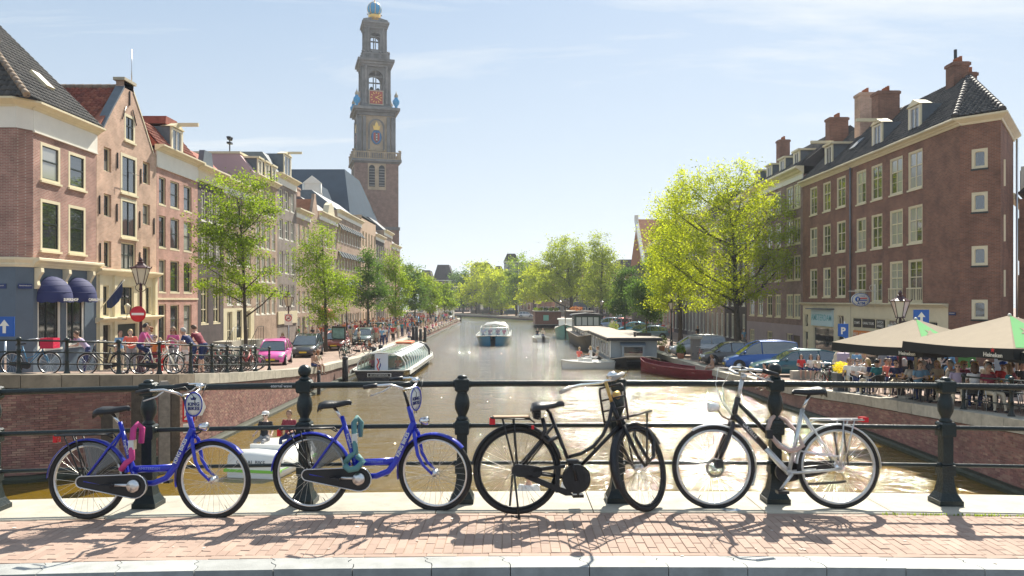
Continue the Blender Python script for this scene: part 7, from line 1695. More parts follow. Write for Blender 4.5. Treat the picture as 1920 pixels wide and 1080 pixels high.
 # ------------------------------------------------------------ railings on the quays
def quay_rail(label, pts, zf, hgt=1.08, knob=False, three=True):
 r_ = thing('quay_railing', label, 'railing', (pts[0][0], pts[0][1], zf(pts[0][1]))); r_.location = (0, 0, 0)
 for (x, y) in pts:
  z = zf(y); mb = MB(); mb.M = Matrix.Translation((x, y, z))
  mb.lathe([(.10, 0), (.10, .05), (.06, .16), (.05, .4), (.065, .42), (.045, .46), (.05, .7), (.07, .74), (.045, .78), (.045, .98), (.075, 1.0), (.075, hgt), (.03, hgt+.03)], n=8); mb.build('post', darkgreen, r_)
 for k, (h_, rr) in enumerate(((hgt-.07, .028), (.68, .022), (.34, .022))):
  if not three and k == 2: continue
  MB().tube([(x, y, zf(y)+h_) for x, y in pts], rr, 6).build('rail_bar', darkgreen, r_)
 return r_
quay_rail('dark green railing with posts along the rounded left quay corner', [(-18.6, 21.6), (-16.4, 21.6), (-14.03, 22.0), (-12.95, 22.5), (-12.05, 23.7), (-11.4, 25.0), (-11.05, 26.6), (-10.95, 28.2), (-10.98, 29.8), (-11.0, 31.4), (-11.02, 33.2), (-11.05, 35.2), (-11.08, 37.2)][:12], zl)
quay_rail('dark green railing between the terrace chairs and the water', [(13.55, 23.2), (13.5, 20.9), (13.5, 19.2), (13.55, 17.2), (13.7, 15)], zr)
 # ------------------------------------------------------------ cars
carglass = glassmat('car_glass', (.03, .045, .05), .03)
lampm = mat('headlamp_glass', (.7, .72, .72), .1); tail = mat('tail_lamp', (.5, .01, .01), .2); plate = mat('plate_yellow', (.75, .55, .03), .5)
PROF = {
 'hatch': dict(low=[(0, .35, .72, .80), (.03, .25, .90, .93), (.12, .20, .95, .98), (.3, .18, .94, 1), (.6, .18, .92, 1), (.74, .18, .90, .99), (.88, .2, .78, .95), (.96, .22, .66, .86), (1, .3, .52, .72)], roof=[(.04, .90), (.12, 1.38), (.28, 1.50), (.5, 1.50), (.62, 1.40), (.80, .90)]),
 'mpv': dict(low=[(0, .35, .80, .86), (.02, .25, .98, .95), (.12, .20, 1.02, .99), (.4, .18, 1.0, 1), (.7, .18, .98, 1), (.84, .2, .90, .96), (.95, .22, .74, .88), (1, .3, .55, .75)], roof=[(.02, .98), (.06, 1.52), (.2, 1.63), (.5, 1.66), (.64, 1.52), (.86, .92)]),
 'van': dict(low=[(0, .35, .9, .90), (.01, .25, 1.1, .97), (.1, .2, 1.12, 1), (.5, .18, 1.08, 1), (.74, .18, 1.02, .99), (.88, .2, .9, .95), (.97, .22, .76, .88), (1, .3, .56, .8)], roof=[(.01, 1.1), (.03, 1.74), (.2, 1.82), (.52, 1.80), (.63, 1.62), (.82, 1.0)]),
 'wagon': dict(low=[(0, .35, .75, .86), (.02, .25, .92, .95), (.12, .20, .95, .99), (.4, .18, .93, 1), (.68, .18, .92, 1), (.84, .2, .82, .95), (.96, .22, .68, .86), (1, .3, .52, .75)], roof=[(.02, .90), (.08, 1.34), (.25, 1.46), (.48, 1.45), (.58, 1.34), (.73, .90)])}
def car(kind, label, loc, rz, paint_, L=4.1, Wd=1.75, glass_to=None, group=None, spare=False):
 c = thing('parked_car', label, 'car', loc, rz, group); P_ = PROF[kind]; w = Wd/2; X = lambda t: (t-.5)*L
 sec = lambda hw, zb, zt: [(-hw*.88, zb), (-hw*.97, zb+.10), (-hw, zb+(zt-zb)*.45), (-hw*.985, zt-.06), (-hw*.90, zt), (0, zt+.025), (hw*.90, zt), (hw*.985, zt-.06), (hw, zb+(zt-zb)*.45), (hw*.97, zb+.10), (hw*.88, zb)]
 vs = []; rings = P_['low']
 xs_ = np.linspace(0, 1, 25); n = 11
 for t in xs_:
  zb = interp(t, [(r_[0], r_[1]) for r_ in rings]); zt = interp(t, [(r_[0], r_[2]) for r_ in rings]); hw = w*interp(t, [(r_[0], r_[3]) for r_ in rings])
  vs += [(X(t), y, z) for y, z in sec(hw, zb, zt)]
 mb = MB(); k = len(xs_); mb.add(vs, [(i*n+j, (i+1)*n+j, (i+1)*n+(j+1) % n, i*n+(j+1) % n) for i in range(k-1) for j in range(n)], True); mb.add([vs[j] for j in range(n)], [tuple(range(n))]); mb.add([vs[(k-1)*n+j] for j in range(n)], [tuple(range(n-1, -1, -1))]); bd = mb.build('body', paint_, c)
 R_ = P_['roof']; ztop = max(z for _, z in R_); belt = R_[0][1]
 g = MB(); vs = []
 def hwz(z): return w*(.93-.20*max(0, (z-belt))/(ztop-belt))
 for t, z in R_: vs += [(X(t), -hwz(z), z), (X(t), hwz(z), z)]
 m_ = len(R_); pts = R_
 for s in (0, 1): g.add([vs[2*i+s] for i in range(m_)], [tuple(range(m_)) if s else tuple(range(m_-1, -1, -1))])
 g.add(vs, [(2*i, 2*i+2, 2*i+3, 2*i+1) for i in range(m_-1)]); g.build('windows', carglass, c)
 rf = MB(); q = [i for i in range(m_) if pts[i][1] > belt+.8*(ztop-belt)]
 v2 = []
 for i in q: t, z = pts[i]; h2 = hwz(z)+.012; v2 += [(X(t), -h2, z-.035), (X(t), -h2*.9, z+.018), (X(t), 0, z+.035), (X(t), h2*.9, z+.018), (X(t), h2, z-.035)]
 rf.add(v2, [(a*5+j, (a+1)*5+j, (a+1)*5+j+1, a*5+j+1) for a in range(len(q)-1) for j in range(4)], True); rf.build('roof', paint_, c)
 pl = MB()
 for s in (-1, 1):
  pl.tube([(X(t), s*(hwz(z)+.005), z) for t, z in pts], .032, 5)
  for tt in (.28, .5) if kind != 'van' else (.5,): pl.tube([(X(tt), s*(hwz(belt)+.006), belt-.02), (X(tt+.01), s*(hwz(ztop)+.004), interp(tt, pts)-.02)], .035, 4)
 pl.build('pillars', paint_, c)
 r_ = .31
 for t in (.18, .82):
  for s in (-1, 1):
   MB().lathe([(.37, -.02), (.37, .012)], (X(t), s*w*.985, r_+.04), 18, ax='y').build('wheel_arch', blackp, c)
   wl = MB().lathe([(.2, -.11), (r_, -.10), (r_, .10), (.2, .11)], (X(t), s*(w-.09), r_), 20, ax='y').build('wheel', rubber, c)
   MB().lathe([(.03, -.115), (.2, -.118), (.19, .118), (.03, .115)], (X(t), s*(w-.088), r_), 10, ax='y').build('rim', alu, wl)
 zf = P_['low'][-2][2]
 for s in (-1, 1):
  MB().ball((X(.955), s*w*.68, zf-.07), (.13, .16, .085), 10, 6).build('headlight', lampm, c)
  MB().box(X(-.003), s*w*.75-.07, .72, X(.012), s*w*.75+.07, .95).build('tail_light', tail, c)
  MB().ball((X(pts[-1][0]-.08), s*(w*1.06), belt+.06), (.07, .10, .07), 8, 5).build('mirror', paint_, c)
 MB().box(X(.985), -w*.62, .24, X(1.006), w*.62, .40).build('grille', blackp, c); MB().box(X(1.006), -.26, .36, X(1.012), .26, .47).build('number_plate', plate, c); MB().box(X(-.012), -.26, .62, X(-.004), .26, .73).build('number_plate', plate, c)
 return c
def paintm(n, c, metal=.3): return mat('car_paint_'+n, c, .28, metal, coat=.8)
def carL(kind, label, px, Y, p, rz=-90, **k): return car(kind, label, PL(px, Y), R(rz), p, **k)
def carR(kind, label, px, Y, p, rz=180, **k): return car(kind, label, PR(px, Y), R(rz), p, **k)
carL('hatch', 'small bubblegum pink hatchback parked nose toward the bridge', 516, 46.5, paintm('pink', (.75, .12, .45), 0), rz=-82, L=3.55, Wd=1.63)
carL('mpv', 'dark grey family car with red number plate behind the pink hatchback', 577, 57, paintm('grey', (.06, .07, .085)), rz=-84, L=4.4, Wd=1.8)
carL('hatch', 'dull red hatchback by the second street tree', 632, 65, paintm('red', (.35, .07, .06)), rz=-86, L=3.9)
carL('hatch', 'grey green hatchback behind the advertising pillar', 683, 73, paintm('greygreen', (.12, .17, .17)), rz=-88)
carL('van', 'silver blue van parked at the edge of the crowd', 706, 79, paintm('silverblue', (.28, .36, .42)), rz=-88, L=4.5, Wd=1.85)
carL('hatch', 'small bright blue car standing deep in the crowd', 777, 124, paintm('brightblue', (.05, .25, .5)), rz=-88)
carL('van', 'white van by the second kiosk at the far end of the left quay', 841, 160, paintm('white', (.7, .7, .7), 0), rz=-90)
carR('mpv', 'silver people carrier parked sideways by the small ticket pillar', 1308, 59.5, paintm('silver', (.42, .42, .42), .5), rz=176, L=4.3)
carR('hatch', 'dark bronze grey hatchback under the very large tree', 1368, 52, paintm('bronze', (.09, .085, .08)), rz=176, L=3.9)
carR('van', 'bright blue van parked nose to the water under the very large tree', 1425, 47.5, paintm('blue', (.015, .10, .38), .2), rz=173, L=4.3, Wd=1.8)
carR('wagon', 'dark teal estate car next to the bright blue van', 1492, 43.5, paintm('teal', (.012, .10, .13), .2), rz=176, L=4.9, Wd=1.8)
carR('mpv', 'light blue car with red roofed neighbour by the wheelhouse boat', 1140, 118, paintm('lightblue', (.25, .35, .5)), rz=184)
carR('hatch', 'red topped small car behind the light blue car', 1160, 122, paintm('red2', (.5, .05, .04)), rz=184)
carR('hatch', 'distant pale car highest up the right bank street', 1162, 150, paintm('pale', (.4, .45, .5)), rz=-90)
carR('hatch', 'turquoise car first of three behind the grey houseboat', 1186, 100, paintm('turq', (.05, .28, .38)), rz=176)
carR('wagon', 'dark green car second of three behind the grey houseboat', 1200, 93, paintm('dgreen', (.03, .12, .10)), rz=176)
carR('wagon', 'grey blue car third and nearest of three behind the grey houseboat', 1218, 86, paintm('gblue', (.16, .24, .30)), rz=176)
car('hatch', 'distant white car parked on the far bank in front of the trees', (PX(985, 199), 200, -2.7), R(10), paintm('white2', (.7, .7, .68), 0))
 # ------------------------------------------------------------ boats
def hull(root, L, W_, zd, st, m, name='hull', bot=-.45, deck=None, tumble=.82):
 """st: (t, half width factor, extra height) from stern 0 to bow 1; local x is forward, z=0 the waterline"""
 vs = []; n = 8
 for t, hw, ez in st:
  x = (t-.5)*L; w = W_/2*hw; z = zd+ez
  vs += [(x, -w, z), (x, -w*.98, z-.07), (x, -w*tumble, 0), (x, -w*tumble*.6, bot), (x, w*tumble*.6, bot), (x, w*tumble, 0), (x, w*.98, z-.07), (x, w, z)]
 mb = MB(); k = len(st); mb.add(vs, [(i*n+j, i*n+j+1, (i+1)*n+j+1, (i+1)*n+j) for i in range(k-1) for j in range(n-1)], True)
 mb.add(vs[:n], [tuple(range(n))]); o = mb.build(name, m, root)
 if deck:
  d = MB(); d.add([(v[0], v[1]*.97, v[2]-.05) for i, v in enumerate(vs) if i % n in (0, 7)], [(2*i, 2*i+1, 2*i+3, 2*i+2) for i in range(k-1)]); d.build('deck', deck, root)
 rr = MB(); rr.tube([(vs[i*n][0], vs[i*n][1], vs[i*n][2]) for i in range(k)] + [(vs[i*n+7][0], vs[i*n+7][1], vs[i*n+7][2]) for i in range(k-1, -1, -1)], .045, 5, closed=True); rr.build('gunwale', m if name != 'hull' else (deck or m), root)
 return o
SHIP = [(0, .82, .0), (.04, .95, 0), (.15, 1, 0), (.7, 1, 0), (.85, .86, .06), (.94, .55, .16), (1, .06, .28)]
navy = mat('hull_navy', (.008, .012, .028), .25, coat=.5); boatwhite = mat('boat_white', (.78, .78, .74), .3, coat=.3)
tb = thing('tour_boat', 'long glass roofed tour boat with dark blue stern moored at the left quay', 'boat', (-8.35, 58.2, ZW), R(90))
hull(tb, 19, 3.9, .62, SHIP, navy, deck=boatwhite)
MB().box(-8.9, -1.6, -.02, 5.5, -1.55, .06).build('waterline_stripe', boatwhite, tb)
for s in (-1, 1): MB().box(-9.3, s*1.90-.02, .36, 5.0, s*1.90+.02, .62).build('hull_band', boatwhite, tb)
tg = clear('boat_glass', (.62, .72, .70), .30)
prof = [(-1.55, .58), (-1.50, 1.05), (-1.25, 1.42), (-.75, 1.62), (0, 1.68), (.75, 1.62), (1.25, 1.42), (1.50, 1.05), (1.55, .58)]
x0, x1 = -8.7, 5.2
mb = MB(); n = 9; xs_ = np.linspace(x0, x1, 13)
mb.add([(x, y, z) for x in xs_ for y, z in prof], [(i*n+j, (i+1)*n+j, (i+1)*n+j+1, i*n+j+1) for i in range(12) for j in (0, 1, 6, 7)], False); mb.build('side_windows', tg, tb)
mb = MB(); mb.add([(x, y, z+.004) for x in xs_ for y, z in prof[2:7]], [(i*5+j, (i+1)*5+j, (i+1)*5+j+1, i*5+j+1) for i in range(12) for j in (0, 3)], True); mb.build('roof_edge', mat('polished_roof', (.62, .64, .64), .15, .6), tb)
for i in range(6):
 a, b_ = xs_[2*i]+.06, xs_[2*i+2]-.06; MB().add([(a, -.72, 1.66), (b_, -.72, 1.66), (b_, .72, 1.66), (a, .72, 1.66), (a, 0, 1.72), (b_, 0, 1.72)], [(0, 1, 5, 4), (4, 5, 2, 3)]).build('roof_window', mat('roof_glass', (.28, .36, .30), .06, spec=1), tb)
mb = MB()
for x in xs_: mb.tube([(x, y*1.005, z+.01) for y, z in prof], .035, 5)
for s in (-.74, .74): mb.tube([(x0, s, 1.65), (x1, s, 1.65)], .04, 4)
mb.build('roof_frame', boatwhite, tb)
mb = MB(); mb.add([(x0, y, z) for y, z in prof], [tuple(range(9))]); mb.build('stern_window', tg, tb)
MB().box(x0-.06, -.42, .6, x0-.02, .42, 1.62).build('stern_door', mat('door_white', (.62, .66, .72), .4), tb)
MB().box(x0, -1.5, .3, x1, 1.5, .58).build('seat_block', mat('seat_teal', (.02, .22, .26), .6), tb)
MB().tube([(x1, y*1.02, z+.02) for y, z in prof], .08, 6).build('wheelhouse_arch', blackp, tb)
MB().box(1.2, -.6, 1.72, 3.4, .6, 1.84).build('life_rafts', mat('raft_orange', (.75, .20, .08), .6), tb)
npl = MB().box(-9.56, -.75, .22, -9.53, .75, .46).build('name_board', boatwhite, tb); MB().box(-9.58, -.70, .25, -9.555, .70, .43).build('name_board_field', navy, npl)
q = text('DE AMSTERDAM.NL', 'lettering', .13, (-9.59, 0, .34), (R(90), 0, R(-90)), boatwhite, npl, .002)
fl = MB().tube([(-9.35, 0, .6), (-9.75, 0, 1.45)], .02, 5).build('flag_staff', boatwhite, tb)
for i, m in enumerate((mat('flag_blue', (.01, .03, .25), .7), boatwhite, redm)):
 mb = MB(); vs = []
 for j in range(7): t = j/6; vs += [(-9.73+.04*i-.02*math.sin(t*7)-.05*i, .05*math.sin(t*9+i)+.06*i-.1, 1.4-t*.75), (-9.73+.04*i-.05*i, .05*math.sin(t*9+i)+.06*i-.02, 1.4-t*.75)]
 mb.add(vs, [(2*j, 2*j+1, 2*j+3, 2*j+2) for j in range(6)]); mb.build('flag_stripe', m, fl)
for i, (x, y) in enumerate(((-7.6, -.9), (-7.4, .8), (-6.4, -.8), (-5.2, .9), (-4.1, -.9), (-3, .8))):
 person(['fair haired passenger at the stern window of the glass roofed boat', 'passenger in pink behind the right stern window of the glass roofed boat', 'passenger two rows in on the left of the glass roofed boat', 'passenger three rows in on the right of the glass roofed boat', 'passenger four rows in on the left of the glass roofed boat', 'passenger five rows in on the right of the glass roofed boat'][i], 'sit', (-8.35-y, 58.2+x, ZW+.12), R(-90), hair=H_['blond'] if i == 0 else None, top=T['pink'] if i == 1 else None, scale=.95)
def pod(mb, x0_, x1_, w, z0, z1):
 mb.tube([(x0_, 0, z0), (x0_+.3, 0, z1), (x1_-.3, 0, z1), (x1_, 0, z0)], w, 4)
bl = thing('tour_boat', 'blue hulled tour boat full of passengers coming down the middle of the canal', 'boat', (-2.1, 94, ZW), R(-90)); bluehull = mat('hull_blue', (.015, .20, .42), .3, coat=.5)
hull(bl, 18, 4.0, .95, [(0, .85, .0), (.05, .95, 0), (.2, 1, 0), (.8, 1, 0), (.92, .85, .08), (.97, .62, .14), (1, .15, .2)], bluehull, deck=boatwhite)
for s in (-1, 1): MB().box(-8.5, s*2.0-.03, .98, 6.5, s*2.0+.03, 1.12).build('hull_band', boatwhite, bl)
mb = MB(); xs_ = np.linspace(-8.3, 1.5, 8); prof = [(-1.7, .95), (-1.6, 1.7), (-1.2, 2.05), (0, 2.2), (1.2, 2.05), (1.6, 1.7), (1.7, .95)]
mb.add([(x, y, z) for x in xs_ for y, z in prof], [(i*7+j, (i+1)*7+j, (i+1)*7+j+1, i*7+j+1) for i in range(7) for j in (0, 1, 4, 5)]); mb.add([(1.5, y, z) for y, z in prof], [tuple(range(7))]); mb.build('cabin_windows', tg, bl)
mb = MB(); mb.add([(x, y, z) for x in xs_ for y, z in prof[2:5]], [(i*3+j, (i+1)*3+j, (i+1)*3+j+1, i*3+j+1) for i in range(7) for j in (0, 1)]); mb.build('cabin_roof', boatwhite, bl)
mb = MB()
for x in xs_: mb.tube([(x, y*1.01, z+.02) for y, z in prof], .05, 4)
mb.tube([(6.3, -1.5, 1.0), (5.6, -1.5, 1.9), (1.5, -1.5, 2.0)], .05, 4).tube([(6.3, 1.5, 1.0), (5.6, 1.5, 1.9), (1.5, 1.5, 2.0)], .05, 4).tube([(5.6, -1.5, 1.9), (5.6, 1.5, 1.9)], .05, 4); mb.build('cabin_frame', boatwhite, bl)
mb = MB(); mb.add([(6.3, -1.5, 1.0), (6.3, 1.5, 1.0), (5.6, 1.5, 1.9), (5.6, -1.5, 1.9)], [(0, 1, 2, 3)]); mb.build('windscreen', tg, bl)
for i in range(16):
 x, y = 5.0-(i//4)*1.05, (-1.2, -.45, .45, 1.2)[i % 4]; person('%s seat passenger, %s row from the bow of the blue tour boat' % (['outer left', 'inner left', 'inner right', 'outer right'][i % 4], ORD[i//4]), 'sit', (-2.1+y, 94-x, ZW+.55), R(-90), group='passengers of the blue tour boat')
wk_ = MB()
def motor_boat(label, loc, rz, L=4.2, W_=1.8, hm=boatwhite, people=(), screen=True):
 b = thing('motor_boat', label, 'boat', loc, rz); hull(b, L, W_, .48, [(0, .92, 0), (.1, 1, 0), (.5, 1, 0), (.75, .85, .05), (.9, .5, .1), (1, .08, .16)], hm, deck=boatwhite)
 MB().box(-L*.5+.02, -.82*W_/2, .3, -L*.5+.5, .82*W_/2, .62).build('stern_seat', mat('cushion', (.6, .58, .5), .7), b); MB().box(-.2, -.7*W_/2, .3, .5, .7*W_/2, .75).build('console', hm, b)
 MB().box(-L*.5-.25, -.15, -.2, -L*.5+.02, .15, .75).build('outboard_motor', blackp, b); MB().tube([(-L/2, -W_/2*.95, .3), (L*.2, -W_/2*.99, .32)], .03, 4).build('rub_strip', blackp, b)
 if screen: MB().add([(.5, -.6, .75), (.5, .6, .75), (.35, .5, 1.1), (.35, -.5, 1.1)], [(0, 1, 2, 3)]).build('windscreen', tg, b)
 return b
motor_boat('white motor boat with brown gunwale and sunbathers beside the grey houseboat', (PX(1100, 57.5), 57.5, ZW), R(195), L=3.9, W_=1.75)
c_ = PX(1100, 57.5)
person('blond passenger standing up in the white motor boat by the houseboat', 'sit', (c_-.55, 57.6, ZW+.2), R(60), T['coral'], T['white'], H_['blond']); person('fair passenger in white in the motor boat by the houseboat', 'sit', (c_+.35, 57.9, ZW+.25), R(150), T['white'], T['white'], H_['blond'], style='long', fem=True); person('second fair passenger sunbathing in the motor boat by the houseboat', 'sit_back', (c_+.75, 57.6, ZW+.25), R(170), T['cream'], T['white'], H_['light'])
motor_boat('small white motor boat with two people in mid canal', (PX(1012, 95), 95, ZW), R(100), L=4, W_=1.8)
person('dark haired passenger in the small mid canal motor boat', 'sit', (PX(1008, 95), 95.4, ZW+.25), R(-90), T['black'], T['navy'], H_['black']); person('fair passenger in the small mid canal motor boat', 'sit', (PX(1018, 95), 95.2, ZW+.25), R(-90), T['cream'], T['navy'], H_['blond'])
def pedalo(label, loc, rz, stripe):
 b = thing('pedal_boat', label, 'boat', loc, rz)
 for s in (-1, 1): MB().tube([(-1.25, s*.6, .12), (-1.1, s*.6, .16), (.9, s*.6, .18), (1.4, s*.55, .34), (1.6, s*.5, .40)], [.14, .26, .26, .2, .08], 8).build('float', boatwhite, b)
 mb = MB(); P_ = [(-1.3, .3, .9), (-1.25, .62, .95), (-.9, .72, 1), (-.3, .55, 1), (.5, .55, 1), (1.0, .72, .98), (1.5, .5, .8)]; vs = []
 for x, z, w in P_: vs += [(x, -.82*w, z-.3), (x, -.78*w, z), (x, 0, z+.05), (x, .78*w, z), (x, .82*w, z-.3)]
 mb.add(vs, [(i*5+j, (i+1)*5+j, (i+1)*5+j+1, i*5+j+1) for i in range(6) for j in range(4)], True); mb.add(vs[:5], [(0, 1, 2, 3, 4)]); mb.build('body', boatwhite, b)
 MB().box(-1.32, -.84, .16, 1.3, .84, .24).build('side_stripe', stripe, b); MB().box(-.45, -.5, .5, -.35, .5, .8).build('backrest', boatwhite, b)
 q = text('CANAL BIKE', 'lettering', .16, (-1.33, 0, .45), (R(90), 0, R(-90)), mat('dark_print', (.05, .06, .08), .5), b, .003); return b
pedalo('white pedal boat with green stripe seen between the two blue bicycles', (PX(508, 23), 23.2, ZW), R(80), mat('lime_stripe', (.25, .6, .08), .5))
person('man in white cap and black shirt sitting in the nearer pedal boat', 'sit_back', (PX(494, 23.5), 23.6, ZW+.28), R(-95), T['black'], T['grey'], T['white'], style='cap', glasses=True, skin=skins[2]); person('dark haired passenger behind the capped man in the pedal boat', 'sit', (PX(543, 24), 24.0, ZW+.28), R(-95), T['maroon'], T['navy'], H_['brown'], glasses=False)
pedalo('white pedal boat almost hidden below the bridge edge behind the black roadster', (.9, 15.9, ZW), R(75), MATS['lime_stripe'])
person('man in dark cap low in the pedal boat behind the black roadster', 'sit_back', (.35, 16.0, ZW+.16), R(-90), T['white'], T['navy'], T['black'], style='cap'); person('red haired woman low in the pedal boat behind the black roadster', 'sit_back', (1.25, 16.2, ZW+.16), R(-90), T['white'], T['cream'], H_['red'], style='long', fem=True)
greyblue = mat('houseboat_grey', (.30, .34, .36), .6, var=.06); felt = mat('roof_felt', (.42, .37, .31), .9, var=.12, vs=2); blkhull = mat('hull_black', (.015, .014, .016), .45, var=.3)
hb_ = thing('houseboat', 'grey houseboat with flat beige roof and bay window on a black hull', 'houseboat', (9.2, 65, ZW), R(-90))
hull(hb_, 17.5, 4.1, .5, [(0, .9, 0), (.1, 1, 0), (.85, 1, 0), (.93, .85, .2), (1, .45, .42)], blkhull, deck=felt)
MB().box(-7.5, -1.75, .4, 6.6, 1.75, 2.1).build('cabin_wall', greyblue, hb_); MB().box(-7.8, -2.05, 2.1, 7.0, 2.05, 2.24).build('cabin_roof', felt, hb_); MB().box(-7.85, -2.1, 2.0, 7.05, 2.1, 2.2).build('roof_edge', blkhull, hb_)
w_ = MB().box(6.6, -.95, .75, 7.0, .75, 1.65).build('bay_window', greyblue, hb_); MB().box(6.99, -.80, .85, 7.02, .6, 1.55).build('pane', pane, w_); MB().prism([(6.6, 1.9), (7.05, 1.66), (6.6, 1.66)], -1.05, .85, 'y').build('bay_roof', mat('slate_blue', (.16, .21, .26), .5), w_)
for x in (-5.5, -3.4, -1.3, .8, 2.6, 4.4): w_ = MB().box(x, -1.80, .7, x+1.1, -1.74, 1.85).build('window', boatwhite, hb_); MB().box(x+.1, -1.83, .8, x+1.0, -1.80, 1.75).build('pane', pane, w_)
for x in (6.35,): MB().box(x, -1.79, .4, x+.29, -1.74, 2.0).build('corner_board', boatwhite, hb_)
MB().lathe([(.09, 2.2), (.09, 2.5), (.13, 2.52), (.1, 2.6)], (5.2, .3, 0), 8).build('roof_vent', blackp, hb_); MB().box(2.5, .6, 2.24, 4.0, 1.8, 2.45).build('skylight', MATS['dark_glass_door'], hb_)
h2 = thing('houseboat', 'long dark steel barge with low cabin and glazed wheelhouse', 'houseboat', (8.9, 87, ZW), R(-90))
hull(h2, 23, 4.4, 1.35, [(0, .8, .2), (.05, .92, .1), (.15, 1, 0), (.85, 1, 0), (.93, .9, .12), (.98, .7, .25), (1, .5, .35)], mat('hull_grey_black', (.045, .048, .052), .5, var=.3), deck=felt)
MB().box(-3, -1.6, 1.2, 10, 1.6, 1.95).build('cabin_wall', boatwhite, h2); MB().box(-3.2, -1.85, 1.95, 10.3, 1.85, 2.05).build('cabin_roof', felt, h2)
for x in (-2, .3, 2.6, 4.9, 7.2): MB().box(x, -1.64, 1.35, x+1.5, -1.58, 1.85).build('pane', pane, h2)
wh = MB().box(-7.6, -1.55, 1.3, -4.2, 1.55, 3.25).build('wheelhouse', mat('wheelhouse_green', (.02, .05, .035), .4), h2); MB().prism([(-1.9, 3.25), (1.9, 3.25), (1.7, 3.4), (0, 3.55), (-1.7, 3.4)], -7.9, -3.9, 'x').build('wheelhouse_roof', blkhull, wh)
for y in (-1.3, -.62, .06, .74): MB().box(-4.2, y, 2.1, -4.16, y+.56, 3.05).build('pane', mat('bright_pane', (.5, .55, .52), .1), wh)
for x in (-7.3, -6.2, -5.1): MB().box(x, -1.6, 2.1, x+.8, -1.55, 3.05).build('pane', pane, wh)
h3 = thing('houseboat', 'turquoise and white old motor vessel moored behind the dark barge', 'boat', (PX(1060, 107), 107, ZW), R(-94)); hull(h3, 13, 2.9, 1.2, SHIP[:4]+[(.85, .86, .2), (.94, .55, .45), (1, .06, .7)], mat('hull_turquoise', (.12, .34, .33), .4, var=.1), deck=boatwhite)
MB().box(-4, -.9, 1.2, 1.5, .9, 2.4).build('cabin_wall', boatwhite, h3); MB().box(-4.2, -1.1, 2.4, 1.7, 1.1, 2.5).build('cabin_roof', boatwhite, h3); MB().tube([(3.2, 0, 1.2), (3.0, 0, 5.0)], .06, 6).build('mast', MATS['door_wood'], h3)
for x in (-3.4, -2, -.6): MB().box(x, -.95, 1.6, x+.8, -.88, 2.2).build('pane', pane, h3)
h4 = thing('houseboat', 'brown wooden houseboat with flower boxes on the roof and small green window', 'houseboat', (PX(1026, 147), 150, ZW), R(-90)); hull(h4, 15, 5.4, .6, [(0, .9, 0), (.1, 1, 0), (.9, 1, 0), (1, .9, 0)], blkhull, deck=felt)
MB().box(-6.5, -2.4, .5, 6.8, 2.4, 2.9).build('cabin_wall', mat('brown_cladding', (.20, .085, .05), .7, var=.2), h4); MB().box(-6.7, -2.6, 2.9, 7.0, 2.6, 3.05).build('cabin_roof', felt, h4); MB().box(6.8, -.9, 1.3, 6.85, .1, 2.3).build('pane', mat('green_pane', (.25, .55, .42), .3), h4)
def bush(root, c, r, m, n=400, s=.12, name='foliage'):
 rg = np.random.RandomState(int(abs(c[0]*37+c[1]*11)) % 9999); d = rg.normal(size=(n, 3)); d /= np.linalg.norm(d, axis=1)[:, None]; rr = np.array(r if hasattr(r, '__len__') else (r, r, r))
 return link(name, crown_mesh(np.array(c)+d*rr*rg.uniform(.55, 1.05, n)[:, None], s, m, 3), root)
for i in range(5): bush(h4, (-1+1.5*i, -2.0+.9*i, 3.3), (.7, .5, .4), [leaf_g, leaf_p, leaf_d][i % 3], 160, .25, 'roof_plant')
h5 = thing('houseboat', 'farther houseboat with orange flowers on its roof rail', 'houseboat', (PX(1085, 130), 131, ZW), R(-90)); hull(h5, 14, 4.2, .8, [(0, .9, 0), (.1, 1, 0), (.9, 1, 0), (1, .8, .1)], blkhull, deck=felt); MB().box(-6, -1.9, .7, 6, 1.9, 3.2).build('cabin_wall', b_dark, h5); MB().box(-6.2, -2.1, 3.2, 6.2, 2.1, 3.3).build('cabin_roof', felt, h5)
bush(h5, (5.5, -.8, 3.7), (.5, 1.2, .4), mat('orange_flowers', (.75, .30, .03), .7), 260, .2, 'flowers'); MB().box(5.9, -1.9, 3.3, 5.95, 1.9, 3.9).build('roof_rail', blackp, h5) if False else None
rb = thing('rowing_boat', 'long open dark red rowing boat moored below the right quay wall', 'boat', (11.2, 51.5, ZW), R(117)); hull(rb, 8.6, 1.9, .62, [(0, .35, .1), (.1, .75, .03), (.3, 1, 0), (.6, 1, 0), (.85, .68, .1), (.95, .36, .22), (1, .05, .34)], mat('dark_red_boat', (.22, .02, .03), .45, var=.2), bot=-.2)
MB().box(-3.9, -.6, .12, 3.4, .6, .16).build('bottom_boards', MATS['dark_red_boat'], rb)
for x in (-2.4, -.4, 1.6): MB().box(x, -.85, .42, x+.3, .85, .46).build('thwart', mat('thwart_wood', (.35, .15, .12), .6), rb)
